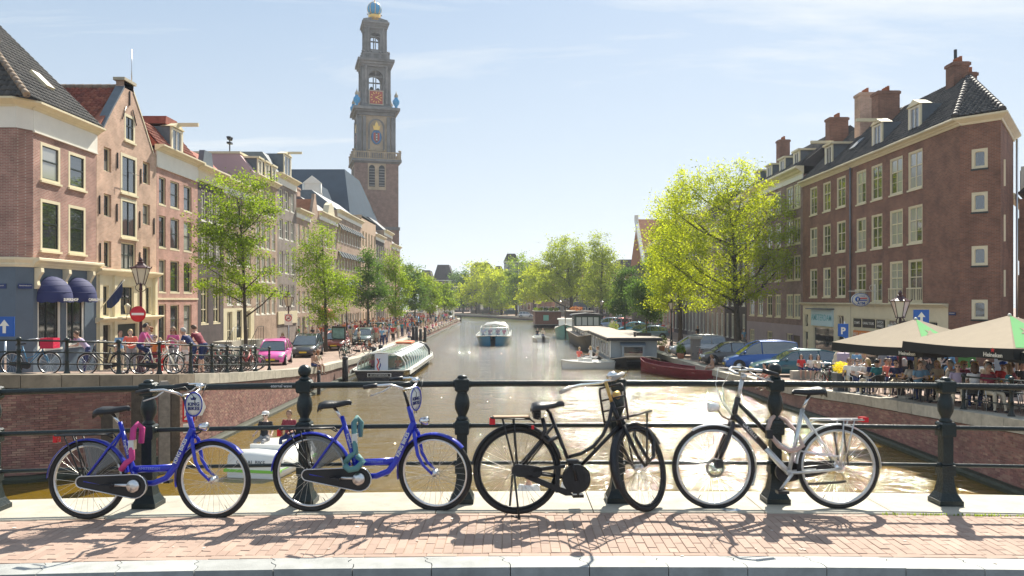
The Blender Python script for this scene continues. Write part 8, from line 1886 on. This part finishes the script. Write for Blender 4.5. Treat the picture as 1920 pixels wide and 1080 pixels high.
 # ------------------------------------------------------------ mooring posts
def mooring(label, x, y, zt, r_=.17, m=None, group=None, rz=0, sq=False):
 t = thing('mooring_post', label, 'post', (x, y, ZW), rz, group)
 if sq: MB().box(-r_, -r_, -1, r_, r_, zt-ZW-.1).add([(-r_,-r_,zt-ZW-.1),(r_,-r_,zt-ZW-.1),(r_,r_,zt-ZW-.1),(-r_,r_,zt-ZW-.1),(-r_*.6,-r_*.6,zt-ZW),(r_*.6,-r_*.6,zt-ZW),(r_*.6,r_*.6,zt-ZW),(-r_*.6,r_*.6,zt-ZW)], [(0,1,5,4),(1,2,6,5),(2,3,7,6),(3,0,4,7),(4,5,6,7)]).build('timber', m or wood, t)
 else: MB().lathe([(r_*1.05, -1), (r_, .2), (r_*.92, zt-ZW)], n=9).build('timber', m or wood, t)
 if not sq: MB().lathe([(r_*.98, zt-ZW-.12), (r_*1.0, zt-ZW), (r_*.7, zt-ZW+.06)], n=9).build('cap', mat('post_cap', (.05, .05, .055), .5), t)
tar = mat('tarred_timber', (.018, .016, .018), .7, var=.3, vs=8, bump=.4)
for i, (px, Y, zt, lb) in enumerate(((640, 48.3, -1.85, 'thick black mooring post left of the glass boat stern'), (611, 41.5, -2.1, 'slim black mooring post below the couple on the quay edge'), (700, 59, -1.9, 'pale capped black mooring post first of a pair beside the glass boat'), (710, 62, -1.9, 'pale capped black mooring post second of a pair beside the glass boat'), (777, 84, -1.2, 'tall black mooring post at the bow of the glass boat'), (783, 87, -1.3, 'tall black mooring post just behind the one at the bow'), (790, 91, -1.7, 'first of two black mooring posts beyond the glass boat bow'), (798, 96, -1.7, 'second of two black mooring posts beyond the glass boat bow'), (862, 178, -1.7, 'lone dark post at the far corner of the left quay'))):
 mooring(lb, left_edge(Y)+.45 if px < 860 else -11.8, Y, zt, .19 if px != 611 else .10, tar)
mooring('dark timber fender post against the curved wall, left of a pair', PX(258, 22.0), 22.0, -.75, .15, wood, sq=True, rz=R(20)); mooring('pale weathered timber fender post against the curved wall, right of a pair', PX(305, 22.6), 22.7, -.65, .15, mat('grey_timber', (.22, .19, .16), .85, var=.3, vs=6, bump=.5), sq=True, rz=R(30)); mooring('third timber fender post behind the boat sign on the curved wall', PX(327, 24.6), 24.6, -1.0, .13, wood, sq=True, rz=R(40)); mooring('short timber post at the foot of the left wall', PX(208, 21.0), 20.95, -1.2, .16, wood, sq=True)
bs = thing('waterway_sign', 'white waterway board with red frame fixed to the curved quay wall', 'sign', (PX(362, 24.5), 24.4, -1.75), R(24))
MB().box(-.27, -.03, -.35, .08, 0, .38).build('panel', white, bs); mb = MB()
for a in ((-.27, -.35, .08, -.29), (-.27, .32, .08, .38), (-.27, -.29, -.22, .32), (.03, -.29, .08, .32)): mb.box(a[0], -.035, a[1], a[2], -.031, a[3])
mb.build('red_border', redm, bs); mb = MB(); mb.M = Matrix.Rotation(R(40), 4, 'Y'); mb.box(-.04, -.038, -.32, .0, -.034, .32); mb.build('red_bar', redm, bs); MB().prism([(.10, .38), (.30, .38), (.42, .08), (.30, -.18), (.10, -.18)], -.03, 0).build('side_panel', white, bs); MB().box(-.25, -.03, -.7, .08, 0, -.42).build('sub_panel', white, bs); MB().box(-.12, -.034, -.12, .02, -.03, .12).build('boat_symbol', blackp, bs)
 # ------------------------------------------------------------ street lamps
maroon = mat('lamp_maroon', (.055, .016, .022), .4); lglass = mat('lantern_glass', (.62, .57, .42), .35, trans=.0)
def lamp(label, loc, hgt=4.4, m=None, rz=0, glass=None):
 m = m or maroon; t = thing('street_lamp', label, 'street lamp', loc, rz); p = hgt-1.05
 MB().lathe([(.2, 0), (.2, .12), (.15, .16), (.14, .55), (.17, .6), (.11, .7), (.075, .9), (.085, 1.0), (.065, 1.05), (.055, p*.6), (.075, p*.61), (.05, p*.63), (.042, p-.25), (.07, p-.22), (.05, p-.12), (.05, p)], n=10).build('pole', m, t)
 for i in range(4):
  a = math.pi/2*i+.4; MB().tube([(.05*math.cos(a), .05*math.sin(a), p-.3), (.18*math.cos(a), .18*math.sin(a), p-.2), (.19*math.cos(a), .19*math.sin(a), p-.08), (.12*math.cos(a), .12*math.sin(a), p-.02), (.16*math.cos(a), .16*math.sin(a), p+.06)], .014, 5).build('scroll_bracket', m, t)
 n = 6; z0, z1, r0, r1 = p+.02, p+.62, .16, .34
 MB().lathe([(r0-.01, z0), (r1-.02, z1)], n=n, smooth=False).build('lantern_glass', glass or lglass, t)
 mb = MB()
 for j in range(n):
  a = 2*math.pi*(j+.5)/n; mb.tube([(r0*math.cos(a), r0*math.sin(a), z0), (r1*math.cos(a), r1*math.sin(a), z1)], .014, 4)
 mb.lathe([(r0+.02, z0-.03), (r0+.02, z0)], n=n); mb.lathe([(r1+.03, z1), (r1+.04, z1+.03), (r1*.55, z1+.13), (.12, z1+.2), (.13, z1+.25), (.06, z1+.28), (.08, z1+.33), (.06, z1+.38), (.015, z1+.44)], n=n, smooth=False); mb.build('lantern_frame', m, t)
 for j in range(n):
  a = 2*math.pi*(j+.5)/n; MB().tube([((r1+.03)*math.cos(a), (r1+.03)*math.sin(a), z1+.02), ((r1+.07)*math.cos(a), (r1+.07)*math.sin(a), z1+.1)], [.03, .008], 5).build('crown_point', m, t)
 return t
lamp('tall maroon street lamp with cream lantern behind the left railing', PL(264, 30.5), 4.55); lamp('maroon street lamp with pale lantern standing behind the first parasol', PR(1688, 30), 4.05, glass=mat('lantern_pink', (.62, .48, .46), .35))
for px, Y, lb in ((541, 51, 'street lamp with pale lantern by the grey family car'), (650, 70, 'farther street lamp between second and third street tree'), (1259, 72, 'black street lamp on the right bank beside the leaning tree'), (1128, 130, 'distant street lamp in front of the tall thin leaved tree'), (1050, 175, 'distant street lamp beyond the brown houseboat')):
 lamp(lb, PL(px, Y) if px < 960 else PR(px, Y), 4.5 if px > 960 else 4.6, m=maroon if px == 541 else iron)
def sign_post(label, loc, hgt, build, cat='road sign', pole=True, rz=0):
 t = thing('road_sign', label, cat, loc, rz)
 if pole: MB().tube([(0, .02, 0), (0, .02, hgt)], .03, 8).build('pole', alu, t)
 build(t, hgt); return t
def noentry(t, z):
 mb = MB(); mb.lathe([(.01, -.03), (.31, -.03), (.31, -.01), (.01, -.01)], (0, 0, z), 28, ax='y'); d = mb.build('disc', redm, t); MB().box(-.24, -.036, z-.045, .24, -.031, z+.045).build('bar', white, d)
sign_post('round red no entry sign with white bar fixed to the tall lamp post', (PX(259, 30.2), 30.2, zl(30)), 2.45-.35+.0, lambda t, z: noentry(t, z+.2), pole=False)
def arrow(t, z):
 MB().box(-.3, -.02, z-.3, .3, 0, z+.3).build('panel', blu, t); MB().box(-.28, -.026, z-.28, .28, -.0205, z+.28).build('border', blu, t)
 MB().prism([(-.05, z-.2), (.05, z-.2), (.05, z+.02), (.15, z+.02), (0, z+.21), (-.15, z+.02), (-.05, z+.02)], -.034, -.027).build('arrow', white, t)
sign_post('square blue one way sign with white arrow at the right parasols', (PX(1727, 29.6), 29.6, zr(29.6)), 3.05, lambda t, z: (arrow(t, z-.05), MB().box(-.28, -.02, z-.52, .28, 0, z-.38).build('sub_plate', white, t)))
sign_post('square blue one way sign with white arrow at the blue corner shop', (PX(1, 23.2), 23.4, zl(23)), 1.0, lambda t, z: arrow(t, z+.45), pole=True)
def nostop(t, z):
 MB().box(-.26, -.02, z-.42, .26, 0, z+.32).build('panel', white, t); MB().tube([(.2*math.cos(a), -.03, z+.05+.2*math.sin(a)) for a in np.linspace(0, 6.283, 25)[:-1]], .025, 5, closed=True).build('red_ring', redm, t); MB().tube([(-.14, -.03, z-.09), (.14, -.03, z+.19)], .02, 5).build('red_bar', redm, t); MB().tube([(-.06, -.028, z+.02), (.08, -.028, z+.02)], .03, 5).build('symbol', blackp, t)
sign_post('white board with red ringed no parking sign under the lamp by the grey family car', (PX(541, 50.6), 50.6, zl(50)), 2.75, nostop)
def parking(t, z):
 MB().prism([(-.24, z+.35), (.22, z+.35), (.22, z-.4), (.0, z-.25), (-.24, z-.2)], -.03, 0).build('panel', blu, t); text('P', 'lettering', .42, (-.02, -.036, z+.02), (R(90), 0, 0), white, t, .003, bold=.015)
pk = thing('advertising_column', 'lilac round column with blue parking sign on top between cars and terrace', 'column', (PX(1581, 35), 35, zr(35)))
MB().lathe([(.27, 0), (.27, 1.55), (.25, 1.58)], n=20).build('drum', mat('lilac_drum', (.42, .33, .42), .6), pk); MB().tube([(.06, 0, 1.5), (.06, 0, 3.0)], .03, 8).build('pole', alu, pk); parking(pk, 2.55)
ad = thing('advertising_board', 'dark framed poster board on the left pavement by the second tree', 'board', PL(635, 64), R(-10)); MB().box(-.6, -.05, .25, .6, .05, 1.95).build('frame', sash, ad); MB().box(-.5, -.07, .95, .5, -.052, 1.8).build('poster', mat('poster', (.20, .40, .42), .5, var=.4, vs=4), ad); MB().box(-.08, -.05, 0, .08, .05, .25).build('foot', sash, ad)
for px, Y, w, h_, lb in ((806, 150, 2.6, 2.9, 'white wooden kiosk with gable roof on the far left quay'), (836, 166, 3.2, 2.5, 'second low white kiosk with dark window on the far left quay')):
 k_ = thing('kiosk', lb, 'kiosk', (PX(px, Y), Y, -2.43)); MB().box(-w/2, 0, 0, w/2, 3, h_).build('wall', boatwhite, k_); MB().prism([(-w/2-.2, h_), (w/2+.2, h_), (0, h_+(.8 if w < 3 else .15))], -.3, 3.2).build('roof', boatwhite, k_); MB().box(-w*.2, -.04, 1.2, w*.3, -.01, 2.2).build('window', pane, k_)
 # ------------------------------------------------------------ terrace
canvas = mat('canvas_beige', (.28, .225, .155), .85, var=.06); vblack = mat('valance_black', (.012, .014, .013), .7); cgreen = mat('canvas_green', (.09, .36, .10), .8); starred = mat('star_red', (.6, .01, .02), .5)
def parasol(label, x, y, zt, half, drop, rz, base, gi=(0, 2)):
 t = thing('parasol', label, 'parasol', (x, y, base), rz); H = zt-base
 c = [(-half, -half), (half, -half), (half, half), (-half, half)]; ze = H-drop
 def pt(a, b, s):
  px_, py_ = (a[0]+(b[0]-a[0])*.0), 0
  return (a[0]*s, a[1]*s, H-drop*(s**.92)-.05*math.sin(math.pi*s))
 for i in range(4):
  a, b = c[i], c[(i+1) % 4]; mb = MB(); k, m_ = 7, 6; vs = []
  for u in range(k+1):
   s = u/k
   for v in range(m_+1):
    f = v/m_; p = (a[0]+(b[0]-a[0])*f, a[1]+(b[1]-a[1])*f); sag = .10*s*math.sin(math.pi*f); vs.append((p[0]*s, p[1]*s, H-drop*s**.95-sag*.5))
  mb.add(vs, [(u*(m_+1)+v, (u+1)*(m_+1)+v, (u+1)*(m_+1)+v+1, u*(m_+1)+v+1) for u in range(k) for v in range(m_)], True); cn_ = mb.build('canopy_panel', canvas, t)
  g = MB(); gv = []
  for u in range(6):
   s = .02+.96*u/5
   for f in (.5*0+.02, .25, .48):
    p = (a[0]+(b[0]-a[0])*f, a[1]+(b[1]-a[1])*f); gv.append((p[0]*s, p[1]*s, H-drop*s**.95-.10*s*math.sin(math.pi*f)*.5+.012))
  if i in gi:
   g.add(gv, [(u*3+v, (u+1)*3+v, (u+1)*3+v+1, u*3+v+1) for u in range(5) for v in range(2)]); go_ = g.build('green_print', cgreen, cn_)
   st_ = MB(); cf, cs = .27, .52
   q = []
   for j in range(10):
    rr = (.17 if j % 2 == 0 else .07); an = math.pi/2+j*math.pi/5; f = cf+rr*math.cos(an)*.8/1; s = cs+rr*math.sin(an)*1.0; p = (a[0]+(b[0]-a[0])*f, a[1]+(b[1]-a[1])*f); q.append((p[0]*s, p[1]*s, H-drop*s**.95-.05*s*math.sin(math.pi*f)+.026))
   p = (a[0]+(b[0]-a[0])*cf, a[1]+(b[1]-a[1])*cf); q.append((p[0]*cs, p[1]*cs, H-drop*cs**.95-.05*cs*math.sin(math.pi*cf)+.028)); st_.add(q, [(j, (j+1) % 10, 10) for j in range(10)]); st_.build('star_print', canvas, cn_)
  mb = MB(); vs = []
  for v in range(m_+1):
   f = v/m_; p = (a[0]+(b[0]-a[0])*f, a[1]+(b[1]-a[1])*f); z = H-drop-.05*math.sin(math.pi*f); vs += [(p[0], p[1], z), (p[0]*1.01, p[1]*1.01, z-.30-.02*math.sin(v*2.5))]
  mb.add(vs, [(2*v, 2*v+1, 2*v+3, 2*v+2) for v in range(m_)]); vl = mb.build('valance', vblack, t)
  an = math.atan2(b[1]-a[1], b[0]-a[0]); md = ((a[0]*.4+b[0]*.6)*1.015, (a[1]*.4+b[1]*.6)*1.015)
  for f_ in (.84,):
   md = ((a[0]*(1-f_)+b[0]*f_)*1.02, (a[1]*(1-f_)+b[1]*f_)*1.02); text('Heineken', 'lettering', .17, (md[0], md[1], H-drop-.22), (R(90), 0, an), white, vl, .003, bold=.004)
   s_ = MB(); s_.M = Matrix.Translation((md[0], md[1], H-drop-.08)) @ Matrix.Rotation(an, 4, 'Z'); s_.prism([((.08 if j % 2 == 0 else .033)*math.cos(math.pi/2+j*math.pi/5), (.08 if j % 2 == 0 else .033)*math.sin(math.pi/2+j*math.pi/5)) for j in range(10)], -.006, .0); s_.build('red_star', starred, vl)
  MB().tube([(0, 0, H-.04), (a[0]*.98, a[1]*.98, H-drop-.03)], .018, 5).build('rib', mat('pale_timber', (.50, .42, .26), .6), t)
 MB().tube([(0, 0, 0), (0, 0, H+.02)], .045, 8).build('pole', MATS['pale_timber'], t); MB().lathe([(.06, H-.02), (.05, H+.03), (.02, H+.06)], n=8).build('finial', white, t); MB().cb((0, 0, .06), (.8, .8, .12)).build('foot', stone, t)
parasol('first beige parasol with green star panel, left of the three over the terrace', PX(1717, 27.6), 27.6, CZ-35*27.6/F, 1.95, .88, R(22), zr(27.6))
parasol('second and widest beige parasol over the middle terrace tables', PX(1893, 24.0), 24.0, CZ-28*24/F, 2.1, .88, R(14), zr(24))
parasol('third parasol with black valance low at the right picture edge', 16.3, 20.6, 1.15, 2.0, .85, R(8), zr(20.6))
seatm = mat('chair_weave', (.02, .02, .022), .6)
def chair(label, loc, rz, group):
 t = thing('terrace_chair', label, 'chair', loc, rz, group)
 MB().lathe([(.02, .44), (.21, .445), (.22, .46), (.02, .465)], n=14).build('seat', seatm, t)
 mb = MB(); vs = []
 for j in range(9): a = math.pi*.5+math.pi*(j/8)*1.0; vs += [(.23*math.cos(a), .25*math.sin(a), .5), (.25*math.cos(a), .26*math.sin(a), .80)]
 mb.add(vs, [(2*j, 2*j+2, 2*j+3, 2*j+1) for j in range(8)]); mb.build('backrest', seatm, t)
 MB().tube([(.20, -.25, .66), (.0, -.27, .68), (-.14, -.22, .78), (-.25, 0, .82), (-.14, .22, .78), (0, .27, .68), (.20, .25, .66)], .013, 6).build('arm_rail', alu, t)
 for sx_, sy_ in ((1, 1), (1, -1), (-1, 1), (-1, -1)): MB().tube([(.17*sx_+(.03 if sx_ > 0 else 0), .25*sy_*(1 if sx_ > 0 else .8), .66), (.20*sx_, .23*sy_, .42), (.25*sx_, .25*sy_, 0)], .012, 5).build('leg', alu, t)
 return t
def table(label, loc, group=None):
 t = thing('terrace_table', label, 'table', loc, 0, group); MB().lathe([(.02, .715), (.36, .72), (.37, .74), (.02, .75)], n=20).build('tabletop', MATS['carrier_wood'] , t); MB().tube([(0, 0, .03), (0, 0, .72)], .03, 8).build('stem', blackp, t); MB().lathe([(.24, 0), (.22, .03), (.04, .06)], n=12).build('base', blackp, t); return t
pool = set(COL.objects); ch0 = chair('silver tube terrace chair with black woven seat', (14.2, 24.4, zr(24.4)), R(90), 'terrace chairs'); tb0 = table('round terrace table among the seated guests', (14.9, 24.6, zr(24.6)), 'terrace tables'); newo = [o for o in COL.objects if o not in pool]; tc_, tt_ = tree_of(ch0, newo), tree_of(tb0, newo)
def glass_on(loc, lb):
 o = MB().lathe([(.028, 0), (.034, .13), (.03, .13), (.02, .01)], n=10).build('beer_glass', mat('beer', (.75, .42, .06), .1), loc=loc); tag(o, lb, 'glass', 'glasses on the terrace tables')
seats = [
 (1593, 31.0, 'sit_back', -100, 'white', 'brown', 'bun', True, True, 'woman in striped white top at the leftmost terrace table'),
 (1626, 30.5, 'sit_eat', -120, 'white', 'grey', 'short', False, False, 'balding man in white T shirt reaching across the leftmost table'),
 (1645, 28.8, 'sit', 100, 'teal', 'black', 'bun', False, None, 'child in teal seen from behind next to the balding man'),
 (1682, 29.4, 'sit_eat', -130, 'navy', 'black', 'short', False, True, 'man in navy and white raglan shirt with sunglasses'),
 (1708, 27.6, 'sit', 110, 'white', 'black', 'long', True, None, 'woman in white seen from behind under the first parasol'),
 (1741, 27.0, 'sit_eat', 170, 'skyblue', 'grey', 'short', False, True, 'bald man in light blue shirt bending over the table'),
 (1762, 27.8, 'sit_eat', -150, 'cream', 'blond', 'long', True, False, 'woman with long golden hair under the first parasol'),
 (1785, 25.8, 'sit', 120, 'white', 'grey', 'short', True, None, 'grey haired woman in white seen from behind'),
 (1806, 26.8, 'sit', -90, 'maroon', 'blond', 'curly', True, True, 'woman with short curly blond hair and sunglasses facing the camera'),
 (1838, 25.4, 'sit_eat', 165, 'navy', 'blond', 'curly', True, True, 'blond woman in navy jacket leaning on her elbow'),
 (1866, 24.8, 'sit_eat', 160, 'red', 'black', 'short', False, None, 'person in red shirt reaching left over the table'),
 (1880, 25.8, 'sit', -110, 'red', 'black', 'cap', False, False, 'man in red with bright blue cap among the right tables'),
 (1899, 24.2, 'sit', 140, 'maroon', 'brown', 'short', False, None, 'brown haired man in dark red at the right picture edge'),
 (1915, 26.0, 'sit', -90, 'black', 'black', 'short', False, False, 'dark haired guest at the right picture edge in shade'),
 (1660, 31.6, 'sit', -60, 'orange', 'brown', 'short', True, False, 'guest in orange behind the balding man'),
 (1725, 29.8, 'sit', -80, 'black', 'red', 'long', True, False, 'auburn woman in black under the first parasol pole'),
 (1850, 27.8, 'sit', -100, 'cream', 'light', 'long', True, False, 'guest in cream in the second row behind the red shirt'),
 (1822, 28.6, 'sit', -70, 'grey', 'black', 'short', False, False, 'guest in grey in the second row beside the curly blond woman')]
seats += [(px, Y, ['sit', 'sit_eat', 'sit_back'][i % 3], (-90, 150, -120, 60)[i % 4], ('white', 'navy', 'coral', 'black', 'skyblue', 'cream', 'lilac', 'white', 'maroon', 'teal')[i], ('black', 'blond', 'brown', 'grey', 'light')[i % 5], ('short', 'long')[i % 2], i % 2 == 1, i % 3 == 0, '%s further guest from the planter towards the right edge, top in %s' % (ORD[i], ('white', 'navy', 'coral', 'black', 'sky blue', 'cream', 'lilac', 'white', 'dark red', 'teal')[i])) for i, (px, Y) in enumerate(((1606, 28.2), (1636, 27.2), (1668, 30.8), (1695, 31.2), (1720, 25.6), (1776, 29.2), (1796, 24.2), (1828, 23.2), (1856, 22.8), (1893, 22.6)))]
caphm = mat('cap_blue', (.01, .08, .45), .6)
for i, (px, Y, pose, fc_, tp, hr, st_, fem, gl, lb) in enumerate(seats):
 Y = land(px, Y, .65); loc = PR(px, Y); person(lb, pose, loc, R(fc_), T[tp], T[rnd.choice(['navy', 'grey', 'cream', 'black'])], caphm if st_ == 'cap' else H_[hr], style=st_, fem=fem, glasses=gl, scale=1.02)
 (dup(ch0, tc_, loc, R(fc_), 'silver tube terrace chair holding the %s' % ' '.join(lb.split()[:9]), 'terrace chairs') if i else None)
 if i == 0: ch0.location = loc; ch0.rotation_euler = (0, 0, R(fc_)); ch0['label'] = 'silver tube terrace chair holding the woman in striped white top'
for i, (px, Y, lb) in enumerate(((1612, 29.8, 'round table between the striped top woman and the balding man'), (1692, 28.2, 'round table in front of the raglan shirt man'), (1752, 26.6, 'round table of the bald man in light blue'), (1818, 25.6, 'round table of the curly blond woman'), (1880, 24.4, 'round table of the guests in red'))):
 p = PR(px, land(px, Y, .8))
 if i == 0: tb0.location = p; tb0['label'] = lb
 else: dup(tb0, tt_, p, 0, lb, 'terrace tables')
 for k in range(3): glass_on((p[0]+.2*math.cos(k*2.1+i), p[1]+.2*math.sin(k*2.1+i), p[2]+.75), ['beer glass %s on the ' % w_ + lb for w_ in ('nearest', 'middle', 'farthest')][k])
for (px, Y, pose, fc_, tp, bt, hr, st_, lb) in ((1565, 38, 'ride', 0, 'cream', 'cream', 'cream', 'hat', 'cyclist with straw hat and cream shirt riding past the shop'), (1606, 37, 'stand', -100, 'skyblue', 'navy', 'brown', 'short', 'woman in light blue standing before the shop window'), (1632, 34, 'lean', 170, 'black', 'black', 'blond', 'short', 'blond man in black shirt bending over his bicycle'), (1672, 34.5, 'stand', 90, 'navy', 'cream', 'black', 'short', 'man with navy backpack and khaki trousers under the parasol'), (1690, 35, 'stand', 80, 'maroon', 'cream', 'brown', 'short', 'person in maroon beside the backpack man'), (1706, 35.5, 'walk', 60, 'navy', 'navy', 'black', 'short', 'person in dark blue behind the lamp post'), (1772, 36, 'walk', 180, 'black', 'black', 'brown', 'short', 'person in black walking behind the parasol pole'), (1788, 35, 'ride', 180, 'skyblue', 'skyblue', 'brown', 'short', 'cyclist in bright blue dress under the second parasol'), (1655, 37, 'stand', -80, 'grey', 'grey', 'black', 'short', 'person in grey at the shop door'), (1735, 33.4, 'phone', -90, 'black', 'black', 'red', 'long', 'waitress in black with auburn hair standing by the first parasol')):
 p = PR(px, Y); person(lb, pose, p, R(fc_), T[tp], T[bt], H_.get(hr, T['cream']), style=st_, fem=(st_ == 'long'), glasses=None)
 if pose == 'ride': s = src[0]; dup(s, trs[s.name], (p[0]-.25*math.cos(R(fc_)), p[1], p[2]), R(fc_), 'bicycle ridden by the ' + ' '.join(lb.split()[1:8]), 'ridden bicycles', scale=1.0)
s = src[0]; p = PL(262, 25.2)
for (px, Y, tp, hr, st_, lb, sh) in ((1502, 41, 'red', 'black', 'long', 'woman in bright red top sitting on the kerb before the teal car', True), (1520, 40.5, 'white', 'brown', 'long', 'woman in white sitting on the kerb between two others', True), (1534, 40.2, 'cream', 'black', 'long', 'woman in pale yellow sitting rightmost on the kerb by the bicycles', True)):
 p = PR(px, Y); person(lb, 'sit', (p[0], p[1], p[2]), R(-95), T[tp], T['navy'], H_[hr], style=st_, shorts=sh, fem=True, glasses=True, scale=.95)
bn = thing('bench', 'low stone bench block under the three women by the teal car', 'bench', (PX(1518, 40.8), 40.95, zr(41))); MB().box(-.9, -.2, 0, .9, .25, .44).build('seat', stone, bn)
person('sunburnt woman in bikini sitting on the edge by the red rowing boat', 'sit_edge', (12.6, 48.5, zr(48)+.03), R(165), skins[1], skins[1], H_['light'], skin=skins[1], style='long', shorts=True, fem=True)
person('person with purple bag sitting on the quay edge behind the silver bicycle bars', 'sit_edge', (12.95, 38.5, zr(38.5)+.03), R(165), T['lilac'], T['navy'], H_['brown'], shorts=True)
person('second person sitting on the quay edge near the purple bag', 'sit_edge', (12.95, 39.4, zr(39.4)+.03), R(175), T['coral'], T['navy'], H_['black'], shorts=True)
pt_ = thing('planter', 'square grey planter with yellow flowers on the quay coping', 'planter', (13.75, 32.3, zr(32.3))); MB().add([(-.24,-.24,0),(.24,-.24,0),(.24,.24,0),(-.24,.24,0),(-.30,-.30,.78),(.30,-.30,.78),(.30,.30,.78),(-.30,.30,.78)], [(0,3,2,1),(4,5,6,7),(0,1,5,4),(1,2,6,5),(2,3,7,6),(3,0,4,7)]).build('box', mat('planter_grey', (.10, .11, .12), .7), pt_); bush(pt_, (0, 0, 1.0), (.34, .34, .26), leafmat('yellow_flowers', (.60, .50, .02), (.5, .42, .02)), 1500, .05, 'flowers')
tp_ = thing('ticket_pillar', 'small grey ticket pillar with lid beside the silver people carrier', 'pillar', (PX(1304, 56.5), 56.5, zr(56.5))); MB().box(-.3, -.3, 0, .3, .3, 1.5).build('column', mat('pillar_grey', (.22, .2, .18), .7), tp_); MB().box(-.42, -.42, 1.5, .42, .42, 1.68).build('lid', stone, tp_)
for px, Y, r_, lb in ((1241, 66, .5, 'potted round shrub on the quay beside the houseboat bow'), (1288, 66, .4, 'leafy pot plant by the foot of the leaning tree'), (1183, 70, .7, 'bright green shrub on the quay behind the grey houseboat'), (1150, 97, .7, 'reddish green shrub on the quay next to the dark barge'), (1276, 57, .35, 'low pot plant by the stairs down to the red boat')):
 b = thing('potted_plant', lb, 'plant', (PX(px, Y) if px != 1183 else 11.9, Y, zr(Y))); MB().lathe([(.2, 0), (.28, .4), (.26, .42)], n=10).build('pot', tile_or, b); bush(b, (0, 0, .45+r_*.8), r_, leaf_g if px != 1150 else leaf_p, 900, .09)
for px, Y, w, z0, z1, m, tx, lb in ((1813, 33.5, .95, .95, 1.9, mat('board_green', (.06, .2, .04), .6), None, 'green board with white arrow panel by the brick corner'), (1815, 33.2, .85, .1, .9, mat('board_pink', (.55, .04, .20), .6), None, 'pink board standing under the green arrow board'), (1842, 33.5, .8, .5, 1.0, boatwhite, 'NO BIKES', 'small white notice leaning on the brick corner wall')):
 b = thing('notice_board', lb, 'board', PR(px, Y)); MB().box(-w/2*.8, -.03, z0, w/2*.8, 0, z1).build('panel', m, b); MB().box(-.03, 0, 0, .03, .04, z1).build('leg', alu, b)
 if m.name == 'board_green': o = MB().box(-.42, -.05, 1.9, .42, -.01, 2.2).build('arrow_panel', white, b); MB().prism([(-.25, 2.03), (.08, 2.03), (.08, 1.96), (.28, 2.05), (.08, 2.14), (.08, 2.07), (-.25, 2.07)], -.06, -.052).build('arrow', blackp, o)
jb = thing('junction_box', 'pale grey electricity box against the brick corner building', 'box', PR(1884, 35)); MB().box(-.35, -.2, 0, .35, .2, 1.35).build('cabinet', mat('box_grey', (.42, .42, .43), .5), jb); MB().box(-.08, -.22, .8, .08, -.2, .95).build('label', blu, jb)
fl = thing('flag', 'dark blue flag on a slanting staff above the cream ground floor', 'flag', (-19.9, 37.7, 1.6), 0); MB().tube([(-.1, 0, -.2), (1.1, -.2, 1.1)], .02, 6).build('staff', white, fl)
mb = MB(); vs = []
for j in range(8): t = j/7; x = .15+.85*t; vs += [(x, -.04-.15*t, .05+1.05*t), (x+.03, -.06-.12*t+.08*math.sin(j*1.4), .05+1.05*t-.75*(.4+.6*math.sin(t*2.6)))]
mb.add(vs, [(2*j, 2*j+1, 2*j+3, 2*j+2) for j in range(7)]); mb.build('cloth', mat('flag_cloth', (.03, .05, .13), .8), fl)
wl_ = thing('wall_lantern', 'small brass wall lantern on the cream house front', 'lantern', (-19.85, 39.1, 1.1)); MB().tube([(-.1, 0, -.3), (.35, 0, -.35), (.4, 0, -.05)], .02, 5).build('bracket', blackp, wl_); MB().lathe([(.08, 0), (.14, .35), (.16, .38), (.02, .52)], (.4, 0, -.05), 6).build('lantern_glass', lglass, wl_)
ra = thing('shop_awning', 'round red shop awning behind the second street tree', 'awning', (-19.9, 81.5, -.1), R(90)); mb = MB(); mb.lathe([(1.3, 0), (1.25, .3), (.95, .8), (.4, 1.1), (.02, 1.15)], n=14); mb.build('cloth', mat('awning_red', (.5, .05, .06), .7), ra)
gl = thing('gull', 'gull gliding high above the canal in the pale sky', 'bird', (PX(1010, 160), 160, PZ(455, 160))); MB().tube([(-.6, 0, .12), (-.3, 0, .16), (0, 0, 0), (.3, 0, .14), (.6, 0, .05)], [.02, .07, .09, .07, .02], 5, ex=.4).tube([(0, -.25, 0), (0, .25, 0)], [.05, .07], 6).build('body', boatwhite, gl)
person('walker leaving the frame on the bridge at the right picture edge', 'walk', (4.62, 6.02, hump(4.7)+.01), R(0), T['lilac'], T['navy'], H_['brown'], shoe=mat('sneaker', (.25, .22, .26), .6))
 # ------------------------------------------------------------ air
hzm = bpy.data.materials.new('haze'); hzm.use_nodes = True; nt = hzm.node_tree; nt.nodes.clear()
pv_ = N(nt, 'ShaderNodeVolumePrincipled'); pv_.inputs['Color'].default_value = (.80, .88, 1, 1); pv_.inputs['Density'].default_value = .0003; pv_.inputs['Anisotropy'].default_value = .35
ho = N(nt, 'ShaderNodeOutputMaterial'); nt.links.new(pv_.outputs[0], ho.inputs['Volume'])
MB().box(-950, -230, -6.6, 950, 2600, 90).build('haze', hzm, kind='stuff')
